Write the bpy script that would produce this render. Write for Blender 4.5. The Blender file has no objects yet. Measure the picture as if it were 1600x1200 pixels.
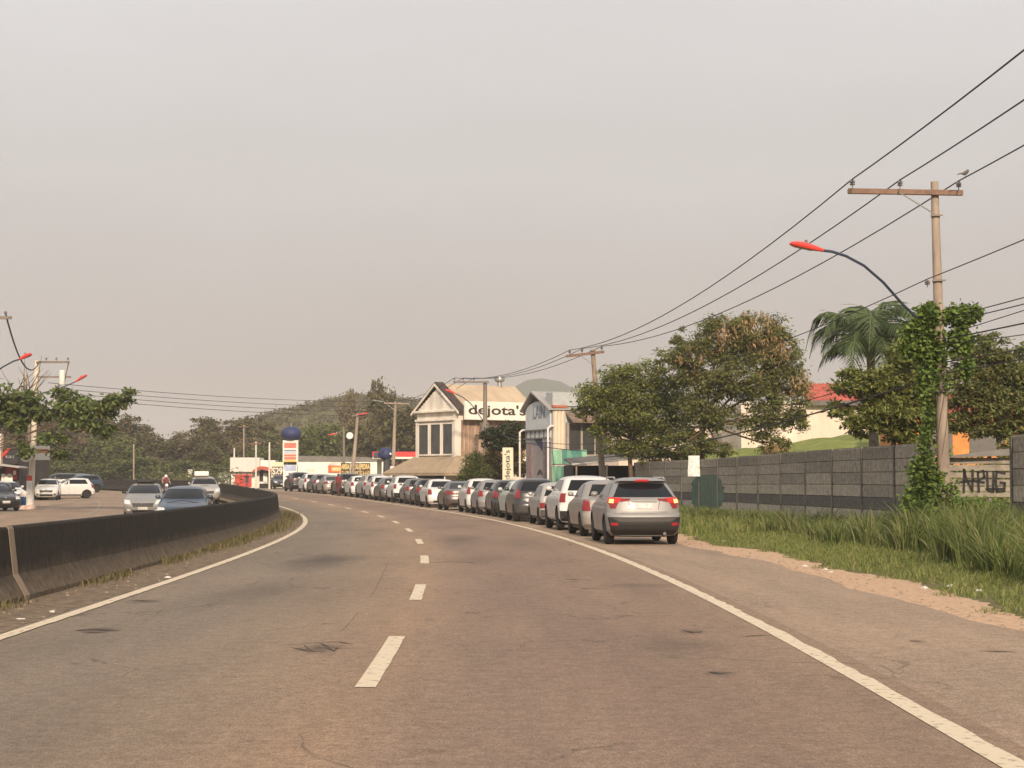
import bpy, bmesh, math, random
import numpy as np
from mathutils import Vector, Matrix
random.seed(7); np.random.seed(7)
SC = bpy.context.scene
COL = SC.collection
R_ = math.radians

# ------------------------------------------------------------------ camera, sky, sun, exposure
F = 2950.0                      # focal length in photograph pixels (1600 wide)
CAMH = 1.57
HAZE = 0.00042
PITCH = math.atan(148 / F)
cam_d = bpy.data.cameras.new('camera')
cam_d.sensor_width = 36
cam_d.lens = F / 1600 * 36
cam_d.clip_end = 9000
cam_d.clip_start = 0.1
cam = bpy.data.objects.new('camera', cam_d); COL.objects.link(cam)
cam.location = (0, 0, CAMH)
cam.rotation_euler = (math.pi / 2 + PITCH, 0, 0)
SC.camera = cam

SUN_EL = R_(27)
SUN_AZ = R_(174)                # clockwise from +Y: almost straight behind the camera
sunv = Vector((math.sin(SUN_AZ) * math.cos(SUN_EL), math.cos(SUN_AZ) * math.cos(SUN_EL), math.sin(SUN_EL)))
world = bpy.data.worlds.new('World'); SC.world = world; world.use_nodes = True
wn, wl = world.node_tree.nodes, world.node_tree.links
for n in list(wn): wn.remove(n)
w_out = wn.new('ShaderNodeOutputWorld'); w_bg = wn.new('ShaderNodeBackground')
w_sky = wn.new('ShaderNodeTexSky'); w_sky.sky_type = 'NISHITA'; w_sky.sun_disc = False
w_sky.sun_elevation = SUN_EL; w_sky.sun_rotation = SUN_AZ
w_sky.dust_density = 6; w_sky.air_density = 1.2; w_sky.ozone_density = 1
w_hs = wn.new('ShaderNodeHueSaturation'); w_hs.inputs['Saturation'].default_value = 0.25
w_tc = wn.new('ShaderNodeTexCoord'); w_mp = wn.new('ShaderNodeMapping'); w_mp.inputs['Scale'].default_value = (1.2, 1.2, 5)
w_no = wn.new('ShaderNodeTexNoise'); w_no.inputs['Scale'].default_value = 2.2; w_no.inputs['Detail'].default_value = 6
w_cr = wn.new('ShaderNodeValToRGB')            # thin high veil of cloud over dusty air: paler and cooler upward
w_cr.color_ramp.elements[0].position = 0.0; w_cr.color_ramp.elements[0].color = (2.78, 2.50, 2.32, 1)
w_cr.color_ramp.elements[1].position = 0.75; w_cr.color_ramp.elements[1].color = (5.15, 5.25, 5.42, 1)
w_e = w_cr.color_ramp.elements.new(0.33); w_e.color = (4.62, 4.48, 4.44, 1)
w_sp = wn.new('ShaderNodeSeparateXYZ'); wl.new(w_tc.outputs['Generated'], w_sp.inputs[0])
w_ma = wn.new('ShaderNodeMath'); w_ma.operation = 'MULTIPLY_ADD'; w_ma.inputs[1].default_value = 1.35
w_mb = wn.new('ShaderNodeMath'); w_mb.operation = 'MULTIPLY_ADD'; w_mb.inputs[1].default_value = .22; w_mb.inputs[2].default_value = -.11
wl.new(w_no.outputs['Fac'], w_mb.inputs[0]); wl.new(w_sp.outputs['Z'], w_ma.inputs[0]); wl.new(w_mb.outputs[0], w_ma.inputs[2])
w_mx = wn.new('ShaderNodeMix'); w_mx.data_type = 'RGBA'; w_mx.inputs['Factor'].default_value = 0.88
wl.new(w_tc.outputs['Generated'], w_mp.inputs['Vector']); wl.new(w_mp.outputs[0], w_no.inputs['Vector'])
wl.new(w_ma.outputs[0], w_cr.inputs['Fac'])
wl.new(w_sky.outputs[0], w_hs.inputs['Color'])
wl.new(w_hs.outputs[0], w_mx.inputs['A']); wl.new(w_cr.outputs[0], w_mx.inputs['B'])
wl.new(w_mx.outputs['Result'], w_bg.inputs['Color']); w_bg.inputs['Strength'].default_value = 0.10
wl.new(w_bg.outputs[0], w_out.inputs[0])

sun_d = bpy.data.lights.new('sun', 'SUN'); sun_d.energy = 3.2; sun_d.angle = R_(3.0); sun_d.color = (1.0, 0.80, 0.60)
sun = bpy.data.objects.new('sun', sun_d); COL.objects.link(sun)
sun.rotation_euler = sunv.to_track_quat('Z', 'Y').to_euler()
sun.location = (0, 0, 60)

SC.render.engine = 'CYCLES'
SC.view_settings.view_transform = 'Standard'; SC.view_settings.look = 'None'
SC.view_settings.exposure = 0.75; SC.view_settings.gamma = 1.0
SC.view_settings.use_curve_mapping = False
SC.cycles.use_denoising = True
SC.cycles.use_adaptive_sampling = True; SC.cycles.adaptive_threshold = 0.015
SC.cycles.max_bounces = 6; SC.cycles.diffuse_bounces = 3; SC.cycles.glossy_bounces = 3
SC.cycles.transparent_max_bounces = 8; SC.cycles.volume_bounces = 0; SC.cycles.caustics_reflective = False
SC.cycles.caustics_refractive = False

# ------------------------------------------------------------------ helpers
RC = 515.0                      # radius of the bend
def rise(y):
    t = np.clip((y - 95) / 80, 0, 1)
    return 0.5 * t * t * (3 - 2 * t)
def off_of(x, y):
    return np.where(y > 12, np.hypot(x - (-1.1 - RC), y - 12) - RC, x + 1.1)
def H(x, y):                    # height of the land
    o = off_of(x, y)
    b = np.clip((o - 7.2) / 3.5, 0, 1)
    near = np.clip((110 - y) / 30, 0, 1)
    return rise(y) + 0.16 * b * near
def rp(s, off, dz=0.0):         # a point by distance along the road and offset to the right
    if s < 0: x, y = -1.1 + off, 12 + s
    else:
        a = s / RC; x, y = -1.1 - RC + (RC + off) * math.cos(a), 12 + (RC + off) * math.sin(a)
    return Vector((x, y, float(rise(y)) + dz))
def heading(s):                 # rotation about z that turns +x along the road
    return math.pi / 2 + max(s, 0) / RC
_cp, _sp = math.cos(PITCH), math.sin(PITCH)
def P(x, y, Y):                 # the point at distance Y that is seen at photograph pixel (x, y)
    u, v = (x - 800) / F, (600 - y) / F
    d = Vector((u, _cp - v * _sp, _sp + v * _cp)); t = Y / d.y
    return Vector((0, 0, CAMH)) + d * t
def PX(x, Y): return (x - 800) * Y / F * (1 / (_cp + 0.05 * _sp))
def PZ(y, Y): return P(800, y, Y).z

def tag(o, label=None, cat=None, group=None, kind=None):
    if label: o['label'] = label
    if cat: o['category'] = cat
    if group: o['group'] = group
    if kind: o['kind'] = kind
    return o
def empty(name, loc=(0, 0, 0), rz=0, label=None, cat=None, group=None):
    o = bpy.data.objects.new(name, None); COL.objects.link(o)
    o.location = loc; o.rotation_euler = (0, 0, rz); o.empty_display_size = 0.2
    return tag(o, label, cat, group)
def mk(name, verts, faces, m=None, parent=None, smooth=False, angle=None, loc=None):
    me = bpy.data.meshes.new(name)
    if isinstance(verts, np.ndarray): verts = verts.tolist()
    me.from_pydata(verts, [], faces if not isinstance(faces, np.ndarray) else faces.tolist())
    if m is not None:
        for mm in (m if isinstance(m, (list, tuple)) else [m]): me.materials.append(mm)
    if smooth:
        me.shade_smooth()
        if angle: me.set_sharp_from_angle(angle=R_(angle))
    me.update()
    o = bpy.data.objects.new(name, me); COL.objects.link(o)
    if parent is not None: o.parent = parent
    if loc is not None: o.location = loc
    return o
def link_copy(o, parent=None):
    c = o.copy(); COL.objects.link(c); c.parent = parent
    return c
def copy_tree(o, parent=None):
    c = link_copy(o, parent)
    for ch in KIDS.get(o.name, []) or list(o.children): copy_tree(ch, c)
    return c
KIDS = {}

class MB:
    """collects shapes and links them as one mesh"""
    def __init__(s): s.v = []; s.f = []
    def add(s, vs, fs):
        b = len(s.v); s.v += [tuple(p) for p in vs]; s.f += [tuple(i + b for i in f) for f in fs]; return s
    def box(s, c, d, rz=0, bev=0.0, M=None):
        x, y, z = d[0] / 2, d[1] / 2, d[2] / 2
        if bev > 0:
            bm = bmesh.new(); bmesh.ops.create_cube(bm, size=1)
            for v in bm.verts: v.co = Vector((v.co.x * d[0], v.co.y * d[1], v.co.z * d[2]))
            bmesh.ops.bevel(bm, geom=bm.edges[:], offset=bev, segments=1, affect='EDGES')
            vs = [v.co.copy() for v in bm.verts]; bm.verts.index_update()
            fs = [[v.index for v in f.verts] for f in bm.faces]; bm.free()
        else:
            vs = [Vector(p) for p in ((-x,-y,-z),(x,-y,-z),(x,y,-z),(-x,y,-z),(-x,-y,z),(x,-y,z),(x,y,z),(-x,y,z))]
            fs = [(0,3,2,1),(4,5,6,7),(0,1,5,4),(1,2,6,5),(2,3,7,6),(3,0,4,7)]
        T = Matrix.Translation(Vector(c)) @ (M.to_4x4() if M is not None else Matrix.Rotation(rz, 4, 'Z'))
        return s.add([T @ p for p in vs], fs)
    def tube(s, path, rad, n=8, cap=True):
        path = [Vector(p) for p in path]; m = len(path)
        rad = list(rad) if hasattr(rad, '__len__') else [rad] * m
        vs, fs = [], []; prev = None
        for i, p in enumerate(path):
            t = (path[min(i + 1, m - 1)] - path[max(i - 1, 0)])
            if t.length < 1e-9: t = Vector((0, 0, 1))
            t.normalize()
            a = prev if prev is not None else (Vector((1, 0, 0)) if abs(t.x) < .9 else Vector((0, 1, 0)))
            a = (a - t * a.dot(t))
            if a.length < 1e-6: a = t.orthogonal()
            a.normalize(); prev = a; b = t.cross(a)
            for k in range(n):
                w = 2 * math.pi * k / n; vs.append(p + (a * math.cos(w) + b * math.sin(w)) * rad[i])
        for i in range(m - 1):
            for k in range(n):
                fs.append((i*n+k, i*n+(k+1) % n, (i+1)*n+(k+1) % n, (i+1)*n+k))
        if cap: fs.append(tuple(range(n))[::-1]); fs.append(tuple((m-1)*n+k for k in range(n)))
        return s.add(vs, fs)
    def prism(s, poly, lo, hi, M=None):
        """polygon in xz extruded along y from lo to hi"""
        n = len(poly); T = M.to_4x4() if M is not None else Matrix.Identity(4)
        vs = [T @ Vector((p[0], lo, p[1])) for p in poly] + [T @ Vector((p[0], hi, p[1])) for p in poly]
        fs = [tuple(range(n)), tuple(range(2*n-1, n-1, -1))] + [(i, n+i, n+(i+1) % n, (i+1) % n)[::-1] for i in range(n)]
        return s.add(vs, [f[::-1] for f in fs])
    def lathe(s, prof, n=16, c=(0, 0, 0), axis='Z'):
        vs, fs = [], []; m = len(prof)
        for r, h in prof:
            for k in range(n):
                w = 2*math.pi*k/n; a, b = r*math.cos(w), r*math.sin(w)
                p = (a, b, h) if axis == 'Z' else ((a, h, b) if axis == 'Y' else (h, a, b))
                vs.append(Vector(p) + Vector(c))
        for i in range(m-1):
            for k in range(n):
                q = (i*n+k, i*n+(k+1) % n, (i+1)*n+(k+1) % n, (i+1)*n+k)
                fs.append(q if axis != 'Y' else q[::-1])
        fs.append(tuple(range(n))[::-1]); fs.append(tuple((m-1)*n+k for k in range(n)))
        return s.add(vs, fs)
    def build(s, name, m, parent=None, smooth=False, angle=40, loc=None):
        return mk(name, s.v, s.f, m, parent, smooth, angle, loc)

# ------------------------------------------------------------------ materials
MATS = {}
def mat(name, col, rough=0.7, metal=0.0, var=0.12, sc=3.0, bump=0.0, bsc=40.0, spec=0.4, coat=0.0, emit=None, es=1.0, stretch=(1, 1, 1), dark=None, coords='Object', trans=0.0, island=None, detail=5, r0=.35, r1=.7):
    if name in MATS: return MATS[name]
    m = bpy.data.materials.new(name); m.use_nodes = True; MATS[name] = m
    nt = m.node_tree; N, L = nt.nodes, nt.links
    b = N['Principled BSDF']; b.inputs['Roughness'].default_value = rough; b.inputs['Metallic'].default_value = metal
    b.inputs['Specular IOR Level'].default_value = spec
    if coat: b.inputs['Coat Weight'].default_value = coat; b.inputs['Coat Roughness'].default_value = 0.06
    tc = N.new('ShaderNodeTexCoord'); mp = N.new('ShaderNodeMapping'); mp.inputs['Scale'].default_value = stretch
    L.new(tc.outputs[coords], mp.inputs[0])
    out = None
    if var > 0:
        no = N.new('ShaderNodeTexNoise'); no.inputs['Scale'].default_value = sc; no.inputs['Detail'].default_value = detail
        no.inputs['Roughness'].default_value = .62
        L.new(mp.outputs[0], no.inputs['Vector'])
        cr = N.new('ShaderNodeValToRGB'); e = cr.color_ramp.elements
        lo = dark if dark else tuple(c * (1 - var) for c in col); hi = tuple(min(1, c * (1 + var)) for c in col)
        e[0].position = r0; e[0].color = (*lo, 1); e[1].position = r1; e[1].color = (*hi, 1)
        L.new(no.outputs['Fac'], cr.inputs[0]); out = cr.outputs[0]
    if island:
        g = N.new('ShaderNodeNewGeometry'); cr2 = N.new('ShaderNodeValToRGB'); el = cr2.color_ramp.elements
        el[0].color = (*island[0][1], 1); el[0].position = island[0][0]
        el[1].color = (*island[-1][1], 1); el[1].position = island[-1][0]
        for p, c in island[1:-1]: q = el.new(p); q.color = (*c, 1)
        L.new(g.outputs['Random Per Island'], cr2.inputs[0])
        if out:
            mm = N.new('ShaderNodeMix'); mm.data_type = 'RGBA'; mm.blend_type = 'MIX'; mm.inputs['Factor'].default_value = .6
            L.new(out, mm.inputs['A']); L.new(cr2.outputs[0], mm.inputs['B']); out = mm.outputs['Result']
        else: out = cr2.outputs[0]
    if out: L.new(out, b.inputs['Base Color'])
    else: b.inputs['Base Color'].default_value = (*col, 1)
    if emit: b.inputs['Emission Color'].default_value = (*emit, 1); b.inputs['Emission Strength'].default_value = es
    if bump > 0:
        n2 = N.new('ShaderNodeTexNoise'); n2.inputs['Scale'].default_value = bsc; n2.inputs['Detail'].default_value = 4
        L.new(mp.outputs[0], n2.inputs['Vector'])
        bp = N.new('ShaderNodeBump'); bp.inputs['Strength'].default_value = bump; bp.inputs['Distance'].default_value = 0.02
        L.new(n2.outputs['Fac'], bp.inputs['Height']); L.new(bp.outputs[0], b.inputs['Normal'])
    if trans > 0:
        tr = N.new('ShaderNodeBsdfTranslucent'); ms = N.new('ShaderNodeMixShader'); ms.inputs[0].default_value = trans
        if out: L.new(out, tr.inputs[0])
        else: tr.inputs[0].default_value = (*col, 1)
        L.new(b.outputs[0], ms.inputs[1]); L.new(tr.outputs[0], ms.inputs[2]); L.new(ms.outputs[0], N['Material Output'].inputs[0])
    return m
# ------------------------------------------------------------------ asphalt: UV = (offset, distance along the road)
def asphalt(name, base, lanes, stains=()):
    m = bpy.data.materials.new(name); m.use_nodes = True
    nt = m.node_tree; N, L = nt.nodes, nt.links; b = N['Principled BSDF']
    b.inputs['Roughness'].default_value = .88; b.inputs['Specular IOR Level'].default_value = .25
    tc = N.new('ShaderNodeTexCoord'); uv = N.new('ShaderNodeUVMap'); sep = N.new('ShaderNodeSeparateXYZ')
    L.new(uv.outputs[0], sep.inputs[0])
    wob = N.new('ShaderNodeTexNoise'); wob.inputs['Scale'].default_value = .25; wob.inputs['Detail'].default_value = 4
    L.new(uv.outputs[0], wob.inputs['Vector'])
    add = N.new('ShaderNodeMath'); add.operation = 'MULTIPLY_ADD'; add.inputs[1].default_value = .9
    L.new(wob.outputs['Fac'], add.inputs[0]); L.new(sep.outputs['X'], add.inputs[2])
    mr = N.new('ShaderNodeMapRange'); mr.inputs['From Min'].default_value = lanes[0][0]; mr.inputs['From Max'].default_value = lanes[-1][0]
    L.new(add.outputs[0], mr.inputs['Value'])
    cr = N.new('ShaderNodeValToRGB'); e = cr.color_ramp.elements
    span = lanes[-1][0] - lanes[0][0]
    e[0].position = 0; e[0].color = (*lanes[0][1], 1); e[1].position = 1; e[1].color = (*lanes[-1][1], 1)
    for o_, c_ in lanes[1:-1]: q = e.new((o_ - lanes[0][0]) / span); q.color = (*c_, 1)
    L.new(mr.outputs[0], cr.inputs[0]); cur = cr.outputs[0]
    def layer(scale, stretch, p0, p1, c0, c1, fac, detail=6, src=None, rough=.65):
        nonlocal cur
        mp = N.new('ShaderNodeMapping'); mp.inputs['Scale'].default_value = stretch; L.new(src or tc.outputs['Object'], mp.inputs[0])
        no = N.new('ShaderNodeTexNoise'); no.inputs['Scale'].default_value = scale; no.inputs['Detail'].default_value = detail; no.inputs['Roughness'].default_value = rough
        L.new(mp.outputs[0], no.inputs['Vector'])
        c = N.new('ShaderNodeValToRGB'); c.color_ramp.elements[0].position = p0; c.color_ramp.elements[1].position = p1
        c.color_ramp.elements[0].color = (*c0, 1); c.color_ramp.elements[1].color = (*c1, 1)
        L.new(no.outputs['Fac'], c.inputs[0])
        mx = N.new('ShaderNodeMix'); mx.data_type = 'RGBA'; mx.blend_type = 'MULTIPLY'; mx.inputs['Factor'].default_value = fac
        L.new(cur, mx.inputs['A']); L.new(c.outputs[0], mx.inputs['B']); cur = mx.outputs['Result']
    layer(1.0, (.9, .10, 1), .32, .68, (.84, .84, .85), (1.08, 1.06, 1.03), 1, src=uv.outputs[0])        # long wear along the lane
    layer(.35, (1, .35, 1), .3, .7, (.88, .87, .86), (1.09, 1.07, 1.04), 1)                                # broad patches
    layer(6, (1, .8, 1), .34, .62, (.82, .80, .78), (1.12, 1.12, 1.10), .8)
    layer(22, (1, .5, 1), .36, .64, (.70, .68, .66), (1.20, 1.19, 1.17), .8, rough=.75)
    layer(70, (1, .6, 1), .38, .62, (.50, .48, .46), (1.38, 1.36, 1.32), .9, rough=.8)                    # aggregate
    layer(1.6, (1, 1, 1), .33, .40, (.72, .70, .68), (1, 1, 1), .75, detail=9, rough=.75)               # ravelled spots
    # cracks: thin dark veins where the surface is broken
    mp = N.new('ShaderNodeMapping'); mp.inputs['Scale'].default_value = (1, .55, 1); L.new(tc.outputs['Object'], mp.inputs[0])
    dn = N.new('ShaderNodeTexNoise'); dn.inputs['Scale'].default_value = 1.3; dn.inputs['Detail'].default_value = 5; L.new(mp.outputs[0], dn.inputs['Vector'])
    vm = N.new('ShaderNodeMix'); vm.data_type = 'RGBA'; vm.inputs['Factor'].default_value = .55
    L.new(mp.outputs[0], vm.inputs['A']); L.new(dn.outputs['Color'], vm.inputs['B'])
    vo = N.new('ShaderNodeTexVoronoi'); vo.feature = 'DISTANCE_TO_EDGE'; vo.inputs['Scale'].default_value = 1.1; L.new(vm.outputs['Result'], vo.inputs['Vector'])
    vr = N.new('ShaderNodeMapRange'); vr.inputs['From Min'].default_value = 0; vr.inputs['From Max'].default_value = .012; L.new(vo.outputs['Distance'], vr.inputs['Value'])
    wh = N.new('ShaderNodeTexNoise'); wh.inputs['Scale'].default_value = .35; wh.inputs['Detail'].default_value = 3; L.new(tc.outputs['Object'], wh.inputs['Vector'])
    wr = N.new('ShaderNodeMapRange'); wr.inputs['From Min'].default_value = .50; wr.inputs['From Max'].default_value = .58; L.new(wh.outputs['Fac'], wr.inputs['Value'])
    wi = N.new('ShaderNodeMath'); wi.operation = 'SUBTRACT'; wi.inputs[0].default_value = 1; L.new(vr.outputs[0], wi.inputs[1])
    wm = N.new('ShaderNodeMath'); wm.operation = 'MULTIPLY'; L.new(wi.outputs[0], wm.inputs[0]); L.new(wr.outputs[0], wm.inputs[1])
    wm2 = N.new('ShaderNodeMath'); wm2.operation = 'MULTIPLY'; wm2.inputs[1].default_value = .6; L.new(wm.outputs[0], wm2.inputs[0])
    mx = N.new('ShaderNodeMix'); mx.data_type = 'RGBA'; mx.inputs['B'].default_value = (base[0]*.35, base[1]*.33, base[2]*.33, 1)
    L.new(wm2.outputs[0], mx.inputs['Factor']); L.new(cur, mx.inputs['A']); cur = mx.outputs['Result']
    # oil stains: (x, y, rx, ry, strength)
    for (sx, sy, rx, ry, st) in stains:
        mp = N.new('ShaderNodeMapping'); mp.inputs['Location'].default_value = (-sx/rx, -sy/ry, 0); mp.inputs['Scale'].default_value = (1/rx, 1/ry, 0)
        L.new(tc.outputs['Object'], mp.inputs[0])
        nz = N.new('ShaderNodeTexNoise'); nz.inputs['Scale'].default_value = 1.6; nz.inputs['Detail'].default_value = 5; L.new(mp.outputs[0], nz.inputs['Vector'])
        ln = N.new('ShaderNodeVectorMath'); ln.operation = 'LENGTH'; L.new(mp.outputs[0], ln.inputs[0])
        ad = N.new('ShaderNodeMath'); ad.operation = 'MULTIPLY_ADD'; ad.inputs[1].default_value = .9; L.new(nz.outputs['Fac'], ad.inputs[0]); L.new(ln.outputs['Value'], ad.inputs[2])
        r = N.new('ShaderNodeMapRange'); r.interpolation_type = 'SMOOTHSTEP'; r.inputs['From Min'].default_value = .45; r.inputs['From Max'].default_value = 1.4
        r.inputs['To Min'].default_value = st; r.inputs['To Max'].default_value = 0; L.new(ad.outputs[0], r.inputs['Value'])
        mx = N.new('ShaderNodeMix'); mx.data_type = 'RGBA'; mx.inputs['B'].default_value = (.030, .026, .024, 1)
        L.new(r.outputs[0], mx.inputs['Factor']); L.new(cur, mx.inputs['A']); cur = mx.outputs['Result']
    L.new(cur, b.inputs['Base Color'])
    n2 = N.new('ShaderNodeTexNoise'); n2.inputs['Scale'].default_value = 55; n2.inputs['Detail'].default_value = 5; L.new(tc.outputs['Object'], n2.inputs['Vector'])
    bp = N.new('ShaderNodeBump'); bp.inputs['Strength'].default_value = .55; bp.inputs['Distance'].default_value = .015
    L.new(n2.outputs['Fac'], bp.inputs['Height']); L.new(bp.outputs[0], b.inputs['Normal'])
    return m
def G_(x, y):                   # the point of flat ground seen at a photograph pixel
    c = Vector((0, 0, CAMH)); d = P(x, y, 1) - c
    return c + d * (-CAMH / d.z)
st_main = []
for (x, y, rx, ry, s_) in ((505, 876, 1.1, 5.0, .60), (720, 843, .9, 6, .35), (400, 925, 1.0, 5, .35), (157, 985, .28, .6, .6), (225, 940, .35, .6, .5), (500, 1013, .34, .75, .62), (1080, 987, .22, .5, .5), (1125, 1052, .22, .3, .6), (1000, 915, .9, 1.0, .35), (760, 873, 1.0, 3.5, .25), (1060, 1010, .7, 1.6, .3)):
    g = G_(x, y); st_main.append((g.x, g.y, rx, ry, s_))
A_main = asphalt('asphalt_highway', (.16, .14, .12), [(-4.5, (0.224,0.184,0.146)), (-3.2, (0.222,0.186,0.152)), (-1.9, (0.220,0.184,0.152)), (-.8, (0.252,0.200,0.155)), (.4, (0.321,0.230,0.165)), (1.3, (0.253,0.187,0.149)), (2.4, (0.241,0.176,0.141)), (3.4, (0.264,0.193,0.149)), (4.5, (0.282,0.207,0.155))], st_main)
A_sh = asphalt('asphalt_shoulder', (.19, .165, .14), [(3.5, (0.334,0.252,0.190)), (5.3, (0.342,0.264,0.202)), (7.2, (0.322,0.251,0.195))], [(G_(1432, 1002).x, G_(1432, 1002).y, .12, .25, .6), (G_(1560, 1018).x, G_(1560, 1018).y, .2, .2, .5)])
A_opp = asphalt('asphalt_opposite', (.19, .165, .14), [(-19, (0.349,0.265,0.198)), (-14, (0.314,0.239,0.182)), (-9, (0.284,0.222,0.173)), (-5, (0.306,0.232,0.180))])

def off_strip(name, o0, o1, s0, s1, ds, m, dz, jag=0.0, kind='structure', nx=1):
    n = int(round((s1 - s0) / ds)); vs, fs, uvs = [], [], []
    for i in range(n + 1):
        s = s0 + (s1 - s0) * i / n
        a = o0(s) if callable(o0) else o0; b = o1(s) if callable(o1) else o1
        if jag: b += random.uniform(-jag, jag)
        for k in range(nx + 1):
            o = a + (b - a) * k / nx
            vs.append(rp(s, o, dz)); uvs.append((o, s))
    w = nx + 1
    for i in range(n):
        for k in range(nx):
            fs.append((i*w+k, i*w+k+1, (i+1)*w+k+1, (i+1)*w+k))
    ob = mk(name, vs, fs, m)
    l = ob.data.uv_layers.new(name='UVMap')
    for p in ob.data.polygons:
        for li in p.loop_indices: l.data[li].uv = uvs[ob.data.loops[li].vertex_index]
    return tag(ob, kind=kind)
def sst(a, b, x): t = min(1, max(0, (x-a)/(b-a))); return t*t*(3-2*t)
LL = lambda s: -3.90 + .68 * sst(8, 62, s)           # left edge line
BF = lambda s: -5.02 + .95 * sst(8, 66, s)           # foot of the median barrier
EDGE_R = lambda s: 6.35 + .12*math.sin(s*.35) + .08*math.sin(s*1.1+1)

LZ = -.20                        # the opposite carriageway lies lower
# ground sheet
def axis(lims): return np.concatenate([np.arange(a, b, st) for a, b, st in lims])
gx = axis([(-4200, -400, 200), (-400, -80, 20), (-80, 60, 2.5), (60, 400, 20), (400, 4201, 200)])
gy = axis([(-300, -20, 20), (-20, 190, 2.5), (190, 500, 20), (500, 4400, 200)])
X, Y = np.meshgrid(gx, gy); Z = H(X, Y) - .05
o_ = off_of(X, Y); Z = np.where((o_ > -120) & (o_ < -5.3), Z - .25, np.where((o_ > -30) & (o_ < 6.2), Z - .03, Z))
nx_ = len(gx); vv = np.stack([X, Y, Z], -1).reshape(-1, 3)
ff = [(j*nx_+i, j*nx_+i+1, (j+1)*nx_+i+1, (j+1)*nx_+i) for j in range(len(gy)-1) for i in range(nx_-1)]
ground_m = mat('ground_soil_and_grass', (.105, .105, .045), .95, var=.25, sc=.5, dark=(.15, .11, .065), bump=.5, bsc=6, spec=.1, r0=.42, r1=.56)
tag(mk('ground', vv, ff, ground_m, smooth=True), kind='structure')

dirt_m = mat('verge_dirt', (.50, .34, .225), .95, var=.18, sc=9, dark=(.37, .25, .165), detail=10, bump=.35, bsc=45, spec=.1)
dirt2_m = mat('median_dirt', (.20, .15, .105), .95, var=.3, sc=5, dark=(.11, .085, .06), bump=.8, bsc=14, spec=.1)
lot_m = mat('parking_lot_dirt', (.26, .215, .165), .95, var=.16, sc=.6, dark=(.18, .15, .115), bump=.3, bsc=10, spec=.1)
off_strip('road', -4.35, 4.1, -30, 330, 1.5, A_main, 0.0, nx=4)
off_strip('shoulder', 4.1, EDGE_R, -30, 200, .6, A_sh, -.001, jag=.05)
off_strip('dirt_verge', 5.9, lambda s: EDGE_R(s) + 1.0 + .25*math.sin(s*.5), -30, 60, .2, dirt_m, -.010, jag=.09)
off_strip('gravel_shoulder', 5.9, 13.5, 60, 200, 2, lot_m, -.012, jag=.2)
off_strip('median_dirt', -5.45, lambda s: LL(s) - .16, -30, 260, .5, dirt2_m, .004, jag=.06)
off_strip('opposite_road', -17.5, -4.9, -30, 330, 1.5, A_opp, LZ, nx=4)
off_strip('parking_lot', -60, -17.45, 20, 230, 3, lot_m, LZ - .006, jag=0)
paint_m = mat('road_paint', (.56, .465, .335), .75, var=.08, sc=11, dark=(.27, .215, .16), bump=.2, bsc=60, spec=.3, r0=.36, r1=.45, detail=10)
paint3_m = mat('road_paint_worn', (.28, .24, .195), .85, var=.25, sc=3, dark=(.21, .18, .145), spec=.3)
paint2_m = mat('road_paint_far', (.60, .54, .45), .8, var=.12, sc=8, spec=.3)
off_strip('edge_line_right', lambda s: 3.76, 3.93, -30, 190, .35, paint_m, .005, jag=.018)
off_strip('edge_line_left', lambda s: LL(s) - .09, lambda s: LL(s) + .07, -30, 190, .35, paint_m, .009, jag=.010)
off_strip('opposite_edge_line', -6.05, -5.92, -20, 200, 1, paint2_m, LZ + .005, jag=.01)
off_strip('opposite_far_line', -13.35, -13.24, 30, 260, 1, paint3_m, LZ + .005, jag=.01)
for n in range(12):
    s0 = 2.0 + n * 10.55 + (0 if n else .3)
    ln = 4.6 if n == 0 else 3.6
    off_strip('lane_dash', -.08, .08, s0, s0 + ln, .45, paint_m, .005, jag=.008)

# cracks, joints and broken spots in the asphalt
crack_m = mat('crack_bitumen_dark', (.085, .066, .052), .95, var=.35, sc=12, spec=.1)
def crack(pix, w, name='road_crack', wob=.35):
    rc = random.Random(int(pix[0][0]*7 + pix[0][1])); pts = [G_(*q) for q in pix]; fine = []
    for a, b_ in zip(pts[:-1], pts[1:]):
        n = max(2, int((b_-a).length/.12))
        for i in range(n): p = a.lerp(b_, i/n); fine.append(p + Vector((rc.uniform(-1, 1), rc.uniform(-1, 1), 0))*w*wob*2)
    fine.append(pts[-1]); vs, fs = [], []
    for i, p in enumerate(fine):
        t = fine[min(i+1, len(fine)-1)] - fine[max(i-1, 0)]; t.z = 0; t.normalize(); nn = Vector((-t.y, t.x, 0)); k = w*.7*rc.uniform(.15, 1.3)*(.1 if i in (0, len(fine)-1) else 1)
        z = float(rise(p.y)) + .004; vs += [(p.x + nn.x*k, p.y + nn.y*k, z), (p.x - nn.x*k, p.y - nn.y*k, z)]
    fs = [(2*i, 2*i+1, 2*i+3, 2*i+2) for i in range(len(fine)-1)]
    return tag(mk(name, vs, fs, crack_m), kind='structure')
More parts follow.
